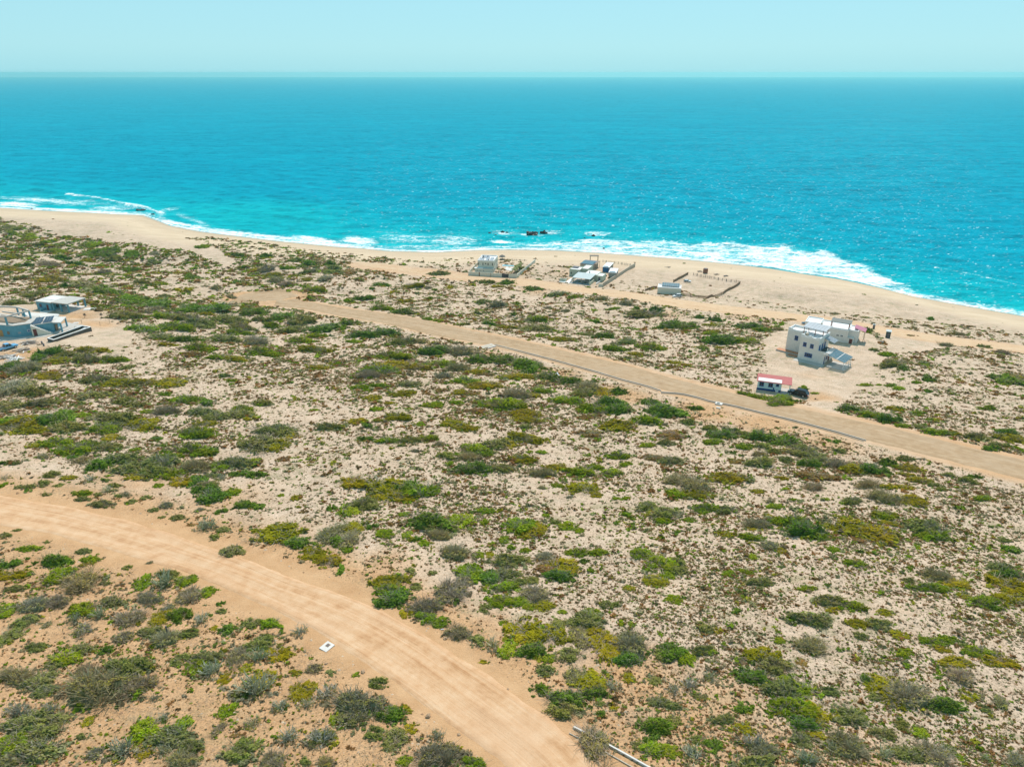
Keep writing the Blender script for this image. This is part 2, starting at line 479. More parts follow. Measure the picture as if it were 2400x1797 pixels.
ground_o = link('ground', np_mesh('ground', V[used], remap[q], m_ground, {'soil': ('FLOAT_COLOR', cols[used])}, True))
tag(ground_o, 'sandy scrubland slope running down to the beach', 'ground', kind='structure')

# ------------------------------------------------------------------ dirt roads
def road_mat(name, a, b, track, grey):
    m, nt, out = new_mat(name)
    P = pos(nt)
    uv = nt.nodes.new('ShaderNodeAttribute'); uv.attribute_name = 'across'
    sep = nt.nodes.new('ShaderNodeSeparateColor'); nt.links.new(uv.outputs['Color'], sep.inputs[0])
    comb = nt.nodes.new('ShaderNodeCombineXYZ')
    nt.links.new(mth(nt, 'MULTIPLY', sep.outputs[0], 11.0), comb.inputs[0])
    nt.links.new(mth(nt, 'MULTIPLY', sep.outputs[1], 3.0), comb.inputs[1])
    streak = noise(nt, comb.outputs[0], 1.0, 6, 0.72, 0.7)
    mid = noise(nt, P, 0.5, 5, 0.65); fine = noise(nt, P, 3.5, 5, 0.7)
    f = mth(nt, 'ADD', mth(nt, 'MULTIPLY', streak, 0.5), mth(nt, 'MULTIPLY', mid, 0.5))
    c = ramp(nt, f, [(0.36, b), (0.47, a), (0.60, track)])
    c = mixc(nt, mth(nt, 'MULTIPLY', smstep(nt, noise(nt, P, 0.09, 3), 0.45, 0.7), 0.5), c, grey)
    c = mixc(nt, mth(nt, 'MULTIPLY', smstep(nt, fine, 0.58, 0.75), 0.30), c, tuple(v * 0.6 for v in b))
    hgt = mth(nt, 'ADD', mth(nt, 'MULTIPLY', streak, 0.7), mth(nt, 'MULTIPLY', fine, 0.3))
    pbsdf(nt, out, c, 0.92, 0.2, 0, bump(nt, hgt, 0.6, 0.25))
    return m
def road_strip(nm, name, mat, label, lift=0.09, na=16):
    f, n = ROADS[nm]
    k = 900
    f = resample(f, k); n = resample(n, k)
    s = np.r_[0, np.cumsum(np.hypot(*np.diff((f + n) / 2, axis=0).T))]
    e0 = -0.035 + 0.11 * (fbm(s / 3.2, s * 0 + 1.3, 5, 4) - 0.5)
    e1 = 1.035 + 0.11 * (fbm(s / 3.0, s * 0 + 7.3, 8, 4) - 0.5)
    t = np.linspace(0, 1, na)[None, :]
    a = e0[:, None] * (1 - t) + e1[:, None] * t
    X = f[:, 0:1] * (1 - a) + n[:, 0:1] * a; Y = f[:, 1:2] * (1 - a) + n[:, 1:2] * a
    Z = h(X, Y) + lift
    Z[:, 0] -= 0.22; Z[:, -1] -= 0.22
    # gentle wheel ruts and side berms
    Z -= 0.05 * (np.exp(-((a - 0.3) / 0.07) ** 2) + np.exp(-((a - 0.7) / 0.07) ** 2))
    ii = np.arange(k * na).reshape(k, na)
    q = np.stack([ii[:-1, :-1], ii[1:, :-1], ii[1:, 1:], ii[:-1, 1:]], -1).reshape(-1, 4)
    w = np.hypot(*(f - n).T)[:, None]
    colr = np.stack([a + 0 * X, np.broadcast_to((s / 100)[:, None], X.shape), 0 * X, 0 * X + 1], -1).reshape(-1, 4)
    o = link(name, np_mesh(name, np.stack([X, Y, Z], -1).reshape(-1, 3), q, mat, {'across': ('FLOAT_COLOR', colr)}, True))
    return tag(o, label, 'road', kind='structure')
road_strip('r1', 'dirt_road', road_mat('orange_dirt', (0.54, 0.325, 0.175), (0.42, 0.225, 0.105), (0.61, 0.41, 0.25), (0.57, 0.37, 0.225)), 'orange dirt road with wheel streaks curving through the scrub')
road_strip('r2', 'gravel_road', road_mat('tan_gravel', (0.375, 0.25, 0.14), (0.30, 0.195, 0.105), (0.45, 0.32, 0.20), (0.40, 0.285, 0.18)), 'tan graded road ending in a turning circle')
road_strip('r3', 'beach_road', road_mat('pink_dirt', (0.55, 0.365, 0.215), (0.48, 0.305, 0.165), (0.60, 0.43, 0.27), (0.57, 0.41, 0.26)), 'pale sandy track running past the beach houses', na=10)
# turning circle at the end of the graded road
def turning_circle():
    nr_, na_ = 14, 72
    ang = np.linspace(0, 2 * np.pi, na_, endpoint=False)
    e = at([563 - 14, 632, 700, 640], [696, 676, 690, 717])
    V = [np.r_[TURN_C, h(*TURN_C) + 0.13]]
    rx = (e[2, 0] - e[0, 0]) / 2; ry = (e[1, 1] - e[3, 1]) / 2
    cx_, cy_ = (e[2, 0] + e[0, 0]) / 2, (e[1, 1] + e[3, 1]) / 2
    X, Y = [cx_], [cy_]
    for i in range(1, nr_ + 1):
        for a in ang:
            rr = i / nr_ * (1 + 0.08 * math.sin(3 * a + 1) + 0.05 * math.sin(7 * a))
            X.append(cx_ + rx * rr * math.cos(a)); Y.append(cy_ + ry * rr * math.sin(a))
    X = np.array(X); Y = np.array(Y); Z = h(X, Y) + 0.13; Z[-na_:] -= 0.25
    fs = []
    for k in range(na_): fs.append((0, 1 + k, 1 + (k + 1) % na_, 1 + (k + 1) % na_))
    me = bpy.data.meshes.new('turning_circle')
    fc = [(0, 1 + k, 1 + (k + 1) % na_) for k in range(na_)]
    for i in range(nr_ - 1):
        for k in range(na_):
            a = 1 + i * na_ + k; b = 1 + i * na_ + (k + 1) % na_
            fc.append((a, a + na_, b + na_, b))
    me.from_pydata(np.stack([X, Y, Z], -1).tolist(), [], fc); me.update()
    for p in me.polygons: p.use_smooth = True
    at_ = me.attributes.new('across', 'FLOAT_COLOR', 'POINT')
    rr = np.hypot(X - cx_, Y - cy_) / 14
    at_.data.foreach_set('color', np.stack([rr, np.arctan2(Y - cy_, X - cx_) / 6, 0 * X, 0 * X + 1], -1).astype(np.float32).ravel())
    me.materials.append(bpy.data.materials['tan_gravel'])
    tag(link('turning_circle_road', me), 'round graded dead end of the tan road', 'road', kind='structure')
turning_circle()

# ------------------------------------------------------------------ sea
def line_dist_px(px, py, pts):
    return seg_dist(px, py, pts)
SEA_Y = []
y = 255.0
while y < 21000:
    SEA_Y.append(y); y += max(1.0, 0.0028 * y if y < 1500 else 0.02 * y)
SEA_Y = np.array(SEA_Y); su = np.linspace(-1.0, 1.0, 520)
SX = su[None, :] * (SEA_Y[:, None] + 60); SY = SEA_Y[:, None] + 0 * SX
dsh = (SY - shore(SX)) * 0.9
px, py, _d = proj(SX, SY, 0.0)
SZ = np.zeros_like(SX)
# swell and breaking waves
nearw = np.clip(1.15 - dsh / 1300, 0, 1)
wob = fbm(SX / 60, SY / 30, 77, 3)
SZ += 0.95 * nearw * np.clip(dsh / 20, 0, 1) * np.sin((dsh + 14 * (wob - 0.5) + 0.05 * SX) / 27.0 * 2 * np.pi) * np.clip(dsh / 60, 0, 1)
def ridge(pts, height, wid):
    global SZ
    r = ray(*np.array(pts, float).T); t = HC / -r[:, 2]
    W = np.stack([r[:, 0] * t, r[:, 1] * t], -1)
    dd = seg_dist(SX, SY, W)
    yl = np.interp(SX, W[:, 0], W[:, 1])
    side = SY - yl
    ends = np.clip(np.minimum(SX - W[0, 0], W[-1, 0] - SX) / 25, 0, 1)
    SZ = np.maximum(SZ, height * ends * np.where(side > 0, np.exp(-(side / (wid * 2.2)) ** 2), np.exp(-(side / wid) ** 2)))
BREAK = [[(-60, 425), (60, 441), (150, 455), (230, 466), (300, 481), (372, 494)],
         [(2120, 612), (2200, 630), (2280, 647), (2400, 674), (2500, 698)],
         [(1500, 578), (1610, 595), (1750, 618), (1870, 640), (2000, 659), (2110, 684)]]
ridge(BREAK[0], 1.7, 4.5); ridge(BREAK[1], 1.3, 4.0); ridge(BREAK[2], 0.8, 3.0)
SZ += 0.02
# the sheet meets the beach just below its surface
foam = np.zeros_like(SX)
def blob(cx, cy, rx, ry, a, rot=0.0):
    global foam
    c, s = math.cos(math.radians(rot)), math.sin(math.radians(rot))
    u = ((px - cx) * c + (py - cy) * s) / rx; v = (-(px - cx) * s + (py - cy) * c) / ry
    foam = np.maximum(foam, a * np.exp(-(u * u + v * v) ** 1.5))
def band(pts, w_up, w_dn, a):
    """bright line of broken water: w_up px seaward, w_dn px landward"""
    global foam
    P_ = np.array(pts, float)
    yl = np.interp(px, P_[:, 0], P_[:, 1], left=-1e4, right=-1e4)
    e = py - yl
    foam = np.maximum(foam, a * np.where(e < 0, np.exp(-(e / w_up) ** 2), np.exp(-(e / w_dn) ** 2)))
SURF_TOP = [(1130, 568), (1200, 562), (1290, 556), (1400, 548), (1550, 552), (1700, 560), (1850, 570), (1950, 585), (2040, 618), (2100, 648), (2160, 680), (2270, 710), (2400, 735), (2600, 780)]
yt = np.interp(px, *np.array(SURF_TOP, float).T, left=590, right=780)
yt = yt + 9 * (fbm(px / 45, py / 16, 61, 4) - 0.5) * 2
inside = np.clip((py - yt) / 16, 0, 1) * np.clip((px - 1130) / 90, 0, 1) * np.clip(dsh / 4, 0, 1)
dens = np.interp(px, [1130, 1300, 1450, 1600, 1800, 2000, 2060, 2140, 2300, 2400], [.62, .70, .73, .76, .80, .85, .82, .74, .68, .64])
foam = np.maximum(foam, inside * dens * (0.85 + 0.3 * fbm(SX / 14, SY / 10, 31, 3) - 0.08))
blob(840, 565, 60, 13, 0.86, 4); blob(740, 562, 75, 9, 0.85, 8); blob(950, 560, 100, 16, 0.60); blob(1060, 564, 90, 20, 0.66); blob(1000, 580, 170, 9, 0.60)
blob(1175, 567, 40, 5, 0.84, 3); blob(1180, 546, 45, 8, .68); blob(1245, 551, 42, 5, .7); blob(1290, 546, 36, 6, .66); blob(900, 545, 60, 7, .42); blob(1400, 549, 50, 6, .7)
blob(395, 491, 36, 6, 0.60, -8); blob(376, 500, 22, 9, 0.72); blob(450, 515, 70, 10, 0.55, 20)
blob(120, 472, 170, 11, 0.66, 4); blob(40, 478, 70, 6, .85, 3); blob(260, 489, 80, 8, .64)
band([(150, 456), (230, 466), (300, 481), (372, 494)], 1.6, 3.5, 0.70); band([(290, 479), (345, 488), (385, 500)], 3, 7, 0.74); blob(230, 476, 110, 8, .52, 8)
band([(0, 479), (60, 484), (109, 489), (217, 495), (300, 499)], 2.0, 5, 0.80)
band([(380, 516), (430, 527), (500, 540), (600, 551), (700, 563), (800, 574), (880, 582)], 8, 8, 0.80)
band([(1470, 572), (1610, 593), (1750, 617), (1870, 639), (2000, 658), (2110, 683)], 3.0, 2.5, 0.92)
band([(2190, 628), (2280, 646), (2400, 673), (2500, 697)], 1.6, 2.4, 0.66)
band([(2080, 676), (2143, 690), (2270, 713), (2400, 736), (2600, 775)], 12, 9, 0.66)
# thin swash along the whole water line
foam = np.maximum(foam, 0.95 * np.exp(-((dsh - 2.0) / 2.6) ** 2))
foam = np.maximum(foam, 0.62 * np.exp(-((dsh - 8.0) / 7.0) ** 2))
shallow = np.exp(-np.maximum(dsh, 0) / 95.0)
# the paler sandbank water in the left half of the bay
bankp = 0.85 * np.exp(-(((px - 560) / 330) ** 2 + ((py - 505) / 42) ** 2)) + 0.5 * np.exp(-(((px - 1000) / 320) ** 2 + ((py - 545) / 24) ** 2))
shallow = np.maximum(shallow, bankp)
keep = dsh > -14
ii = np.arange(SX.size).reshape(SX.shape)
q = np.stack([ii[:-1, :-1], ii[:-1, 1:], ii[1:, 1:], ii[1:, :-1]], -1).reshape(-1, 4)
q = q[(keep[:-1, :-1] | keep[1:, 1:]).ravel()]
V = np.stack([SX, SY, SZ], -1).reshape(-1, 3)
wc = np.stack([foam, shallow, np.clip(dsh / 3000, 0, 1), np.ones_like(foam)], -1).reshape(-1, 4)
used = np.unique(q); remap = np.full(len(V), -1); remap[used] = np.arange(len(used))

m_sea, nt, out = new_mat('sea_water')
P = pos(nt)
an = nt.nodes.new('ShaderNodeAttribute'); an.attribute_name = 'surf'
sep = nt.nodes.new('ShaderNodeSeparateColor'); nt.links.new(an.outputs['Color'], sep.inputs[0])
A_f, A_s, A_d = sep.outputs[0], sep.outputs[1], sep.outputs[2]
rotm = mapping(nt, P, (1.0, 2.6, 1.0), 0.16)
w_l = noise(nt, rotm, 0.035, 4, 0.6, 0.6); w_m = noise(nt, rotm, 0.16, 5, 0.62, 0.4); w_s = noise(nt, rotm, 0.7, 4, 0.65, 0.2)
streaks = noise(nt, mapping(nt, P, (0.004, 0.02, 1), 0.12), 1.0, 4, 0.6)
deep = ramp(nt, mth(nt, 'ADD', mth(nt, 'ADD', mth(nt, 'MULTIPLY', streaks, 0.35), mth(nt, 'MULTIPLY', w_l, 0.2)), mth(nt, 'ADD', mth(nt, 'MULTIPLY', w_m, 0.3), mth(nt, 'MULTIPLY', w_s, 0.15))), [(0.36, (0.0003, 0.205, 0.30)), (0.5, (0.0003, 0.265, 0.37)), (0.64, (0.0003, 0.32, 0.42))])
shal = ramp(nt, w_l, [(0.3, (0.001, 0.30, 0.36)), (0.7, (0.005, 0.41, 0.44))])
c = mixc(nt, smstep(nt, A_s, 0.03, 0.85), deep, shal)
edge = smstep(nt, A_s, 0.88, 1.0)
c = mixc(nt, mth(nt, 'MULTIPLY', edge, 0.55), c, (0.16, 0.36, 0.36))
# broken foam: lacy network
fn = noise(nt, mapping(nt, P, (0.9, 1.5, 1.0), 0.1), 0.32, 7, 0.70, 0.9)
fn2 = noise(nt, mapping(nt, P, (0.7, 1.6, 1.0), 0.1), 0.09, 5, 0.6, 0.8)
fm = mth(nt, 'ADD', mth(nt, 'MULTIPLY', fn, 0.62), mth(nt, 'MULTIPLY', fn2, 0.38))
thr = mth(nt, 'ADD', A_f, mth(nt, 'MULTIPLY', mth(nt, 'SUBTRACT', fm, 0.5), 2.3))
fmask = mth(nt, 'MULTIPLY', smstep(nt, thr, 0.50, 0.90), smstep(nt, A_f, 0.03, 0.35))
c = mixc(nt, mth(nt, 'MULTIPLY', smstep(nt, thr, 0.2, 0.7), mth(nt, 'MULTIPLY', smstep(nt, A_f, 0.1, 0.5), 0.5)), c, (0.05, 0.42, 0.46))
c = mixc(nt, fmask, c, (0.86, 0.90, 0.90))
def vnz(vec, scale, detail, k):
    n_ = nt.nodes.new('ShaderNodeTexNoise'); n_.inputs['Scale'].default_value = scale; n_.inputs['Detail'].default_value = detail; n_.inputs['Roughness'].default_value = .6
    nt.links.new(vec, n_.inputs['Vector'])
    m_ = nt.nodes.new('ShaderNodeVectorMath'); m_.operation = 'SUBTRACT'; m_.inputs[1].default_value = (.5, .5, .5); nt.links.new(n_.outputs['Color'], m_.inputs[0])
    q_ = nt.nodes.new('ShaderNodeVectorMath'); q_.operation = 'MULTIPLY'; q_.inputs[1].default_value = (k * .7, k, 0); nt.links.new(m_.outputs[0], q_.inputs[0]); return q_.outputs[0]
def vadd(a_, b_):
    m_ = nt.nodes.new('ShaderNodeVectorMath'); m_.operation = 'ADD'
    nt.links.new(a_, m_.inputs[0]); nt.links.new(b_, m_.inputs[1]); return m_.outputs[0]
# wind chop and swell tilt the surface facets
tilt = vadd(vadd(vnz(rotm, 0.035, 3, 1.5), vnz(rotm, 0.11, 3, 1.9)), vnz(rotm, 0.4, 2, 1.5))
g_ = nt.nodes.new('ShaderNodeNewGeometry')
nn = nt.nodes.new('ShaderNodeVectorMath'); nn.operation = 'NORMALIZE'; nt.links.new(vadd(tilt, g_.outputs['Normal']), nn.inputs[0])
# glitter: small wavelets, each a facet with its own tilt
vo = nt.nodes.new('ShaderNodeTexVoronoi'); vo.inputs['Scale'].default_value = 0.8; nt.links.new(rotm, vo.inputs['Vector'])
f1 = nt.nodes.new('ShaderNodeVectorMath'); f1.operation = 'SUBTRACT'; f1.inputs[1].default_value = (.5, .5, .5); nt.links.new(vo.outputs['Color'], f1.inputs[0])
f2 = nt.nodes.new('ShaderNodeVectorMath'); f2.operation = 'MULTIPLY'; f2.inputs[1].default_value = (.8, .86, 0); nt.links.new(f1.outputs[0], f2.inputs[0])
fnn = nt.nodes.new('ShaderNodeVectorMath'); fnn.operation = 'NORMALIZE'; nt.links.new(vadd(vadd(f2.outputs[0], vnz(rotm, 0.05, 3, .35)), g_.outputs['Normal']), fnn.inputs[0])
df = nt.nodes.new('ShaderNodeBsdfDiffuse'); nt.links.new(c, df.inputs['Color']); nt.links.new(nn.outputs[0], df.inputs['Normal'])
gl = nt.nodes.new('ShaderNodeBsdfGlossy'); gl.inputs['Roughness'].default_value = 0.2; nt.links.new(fnn.outputs[0], gl.inputs['Normal'])
ms = nt.nodes.new('ShaderNodeMixShader'); nt.links.new(mth(nt, 'MULTIPLY', mth(nt, 'SUBTRACT', 1.0, fmask), 0.0045), ms.inputs[0])
nt.links.new(df.outputs[0], ms.inputs[1]); nt.links.new(gl.outputs[0], ms.inputs[2]); nt.links.new(ms.outputs[0], out.inputs['Surface'])
sea = link('sea', np_mesh('sea', V[used], remap[q], m_sea, {'surf': ('FLOAT_COLOR', wc[used])}, True))
tag(sea, 'turquoise sea with surf breaking along the beach', 'sea', kind='structure')

# ------------------------------------------------------------------ haze over land and sea
m_h, nt, out = new_mat('haze')
pv = nt.nodes.new('ShaderNodeVolumePrincipled')
pv.inputs['Color'].default_value = (0.40, 0.96, 1.0, 1)
pv.inputs['Density'].default_value = 0.000085
pv.inputs['Anisotropy'].default_value = 0.45
nt.links.new(pv.outputs[0], out.inputs['Volume'])
hz = MB().box(-23000, 23000, -400, 22500, -4.2, 112).build('haze', m_h)
tag(hz, kind='stuff')
# ------------------------------------------------------------------ shared building parts
M = dict(
    plaster=paint('grey_plaster', (0.76, 0.71, 0.65), var=.10, bmp=.15),
    plaster_cream=paint('cream_plaster', (0.66, 0.64, 0.53), var=.08, bmp=.1),
    plaster_blue=paint('grey_blue_plaster', (0.13, 0.33, 0.41), var=.14, bmp=.2),
    plaster_sage=paint('sage_plaster', (0.50, 0.54, 0.42), var=.10, bmp=.1),
    white=paint('white_paint', (0.80, 0.80, 0.78), var=.05),
    roofwhite=paint('white_roof', (0.72, 0.71, 0.69), var=.05, scale=.6),
    concrete=paint('concrete', (0.50, 0.47, 0.42), var=.14, bmp=.2),
    concrete_pale=paint('pale_concrete', (0.64, 0.61, 0.56), var=.10, bmp=.15),
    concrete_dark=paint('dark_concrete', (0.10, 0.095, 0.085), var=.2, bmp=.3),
    block=paint('sand_block', (0.45, 0.39, 0.30), var=.12, bmp=.3),
    tile_red=paint('terracotta', (0.50, 0.22, 0.11), var=.12),
    roof_red=paint('red_metal_roof', (0.42, 0.075, 0.07), rough=.6, var=.14),
    pink=paint('pink_canopy', (0.46, 0.17, 0.24), var=.1),
    blue=paint('blue_trim', (0.03, 0.10, 0.30), var=.1, rough=.5),
    bluebase=paint('blue_base', (0.02, 0.06, 0.22), var=.1, rough=.5),
    cyanpaint=paint('pale_blue_wall', (0.58, 0.74, 0.74), var=.06),
    glass=paint('dark_glass', (0.02, 0.025, 0.03), rough=.12, spec=.6, var=.1),
    wood=paint('weathered_wood', (0.27, 0.19, 0.12), var=.2, bmp=.3),
    woodred=paint('red_brown_wood', (0.26, 0.09, 0.05), var=.15),
    darkred=paint('dark_red_door', (0.16, 0.05, 0.04), var=.1),
    orange=paint('varnished_wood', (0.50, 0.27, 0.09), var=.15),
    solar=paint('solar_cell', (0.055, 0.085, 0.12), rough=.18, spec=.6, var=.15),
    solarblue=paint('blue_solar_cell', (0.10, 0.18, 0.21), rough=.15, spec=.7, var=.15),
    alu=paint('aluminium', (0.60, 0.62, 0.63), rough=.4, metal=.6, var=.06),
    slatgrey=paint('grey_roof_panel', (0.33, 0.37, 0.40), rough=.35, spec=.5, var=.12),
    greenroof=paint('dark_green_roof', (0.045, 0.075, 0.065), rough=.5, var=.12),
    sheet=paint('pale_sheet_roof', (0.44, 0.50, 0.49), rough=.45, var=.1),
    steel=paint('galvanised_steel', (0.42, 0.44, 0.45), rough=.45, metal=.5, var=.1),
    gate=paint('dark_gate', (0.13, 0.12, 0.13), rough=.5, var=.1),
    thatch=paint('grey_thatch', (0.20, 0.18, 0.155), rough=.95, var=.25, scale=3, bmp=.6),
    contblue=paint('blue_container', (0.02, 0.13, 0.30), rough=.5, var=.15),
    contgrey=paint('grey_container', (0.34, 0.31, 0.26), rough=.6, var=.12),
    rust=paint('rusty_frame', (0.26, 0.12, 0.07), var=.2),
    pool=paint('pool_water', (0.05, 0.42, 0.50), rough=.05, spec=.5, var=.05),
    poolgreen=paint('murky_pool_floor', (0.21, 0.20, 0.13), rough=.25, spec=.5, var=.15),
    plastic=paint('white_plastic', (0.72, 0.76, 0.78), rough=.4, var=.05),
    barrel=paint('blue_plastic', (0.02, 0.09, 0.26), rough=.4, var=.1),
    tyre=paint('tyre_rubber', (0.02, 0.02, 0.02), rough=.8, var=.1),
    rim=paint('alloy_rim', (0.55, 0.55, 0.55), rough=.35, metal=.7, var=.05),
    lampred=paint('tail_lamp', (0.50, 0.03, 0.03), rough=.2, spec=.6, var=.05),
    lampclear=paint('head_lamp', (0.75, 0.75, 0.72), rough=.15, spec=.6, var=.05),
    rock=paint('wet_dark_rock', (0.045, 0.04, 0.035), rough=.55, var=.3, scale=.8, bmp=.8),
    stone=paint('tan_stone', (0.42, 0.28, 0.17), rough=.9, var=.2, scale=2, bmp=.6),
    palm=paint('palm_frond', (0.17, 0.20, 0.03), rough=.6, var=.25, scale=4),
    trunk=paint('palm_trunk', (0.10, 0.075, 0.05), rough=.9, var=.2, scale=4),
)
# the recess windows of the villa have thin bars, so their panes read as strips
def place(face, at_v, u0, u1, z0, z1, d0, d1):
    """box on a wall: face f (looks to -y), b (+y), r (+x), l (-x); d0..d1 metres proud of the wall"""
    if face == 'f': return (u0, u1, at_v - d1, at_v - d0, z0, z1)
    if face == 'b': return (u0, u1, at_v + d0, at_v + d1, z0, z1)
    if face == 'r': return (at_v + d0, at_v + d1, u0, u1, z0, z1)
    return (at_v - d1, at_v - d0, u0, u1, z0, z1)
def window(par, face, at_v, uc, zc, w, hh, frame, bars=1, t=0.12, pane=None, sill=True):
    fr = MB()
    a, b, z0, z1 = uc - w / 2, uc + w / 2, zc - hh / 2, zc + hh / 2
    fr.box(*place(face, at_v, a, b, z1 - t, z1, 0.002, .07)); fr.box(*place(face, at_v, a, b, z0, z0 + t, 0.002, .07))
    fr.box(*place(face, at_v, a, a + t, z0 + t, z1 - t, 0.002, .068)); fr.box(*place(face, at_v, b - t, b, z0 + t, z1 - t, 0.002, .068))
    for i in range(bars):
        x = a + (b - a) * (i + 1) / (bars + 1)
        fr.box(*place(face, at_v, x - t * .45, x + t * .45, z0 + t, z1 - t, 0.002, .064))
    o = fr.build('window', frame, par)
    MB().box(*place(face, at_v, a + t, b - t, z0 + t, z1 - t, 0.003, .03)).build('pane', pane or M['glass'], o)
    if sill: MB().box(*place(face, at_v, a - .06, b + .06, z0 - .08, z0 - .002, 0.002, .13)).build('sill', frame, o)
    return o
def door(par, face, at_v, uc, z0, w, hh, mat, handle=True):
    o = MB().box(*place(face, at_v, uc - w / 2, uc + w / 2, z0, z0 + hh, 0.002, .06)).build('door', mat, par)
    if handle: MB().box(*place(face, at_v, uc + w * .34, uc + w * .40, z0 + hh * .45, z0 + hh * .52, .062, .12)).build('handle', M['alu'], o)
    return o
def parapet(mb, u0, u1, v0, v1, z0, z1, t=.22):
    mb.box(u0, u1, v0, v0 + t, z0, z1); mb.box(u0, u1, v1 - t, v1, z0, z1)
    mb.box(u0, u0 + t, v0 + t, v1 - t, z0, z1); mb.box(u1 - t, u1, v0 + t, v1 - t, z0, z1)
def solar_array(par, corners, nu, nv, mat=None, gap=.06, name='solar_panel', thick=.05):
    """tilted panels between four 3D corners (front-left, front-right, back-right, back-left)"""
    A, B, C_, D = [Vector(c) for c in corners]
    nrm = (B - A).cross(D - A).normalized()
    P = lambda s, t: (A * (1 - s) + B * s) * (1 - t) + (D * (1 - s) + C_ * s) * t
    mb = MB(); lu, lv = (B - A).length, (D - A).length
    for i in range(nu):
        for j in range(nv):
            s0, s1 = i / nu + gap / lu / 2, (i + 1) / nu - gap / lu / 2; t0, t1 = j / nv + gap / lv / 2, (j + 1) / nv - gap / lv / 2
            lo = [P(s0, t0), P(s1, t0), P(s1, t1), P(s0, t1)]
            b = len(mb.v); mb.v += [tuple(p) for p in lo] + [tuple(p + nrm * thick) for p in lo]
            mb.f += [(b + 3, b + 2, b + 1, b), (b + 4, b + 5, b + 6, b + 7)] + [(b + k, b + (k + 1) % 4, b + 4 + (k + 1) % 4, b + 4 + k) for k in range(4)]
    return mb.build(name, mat or M['solar'], par)
def slab4(mb, lo, thick):
    """slab from four 3D corners, counter-clockwise from above"""
    b = len(mb.v); mb.v += [tuple(p) for p in lo] + [(p[0], p[1], p[2] + thick) for p in lo]
    mb.f += [(b + 3, b + 2, b + 1, b), (b + 4, b + 5, b + 6, b + 7)] + [(b + k, b + (k + 1) % 4, b + 4 + (k + 1) % 4, b + 4 + k) for k in range(4)]
    return mb

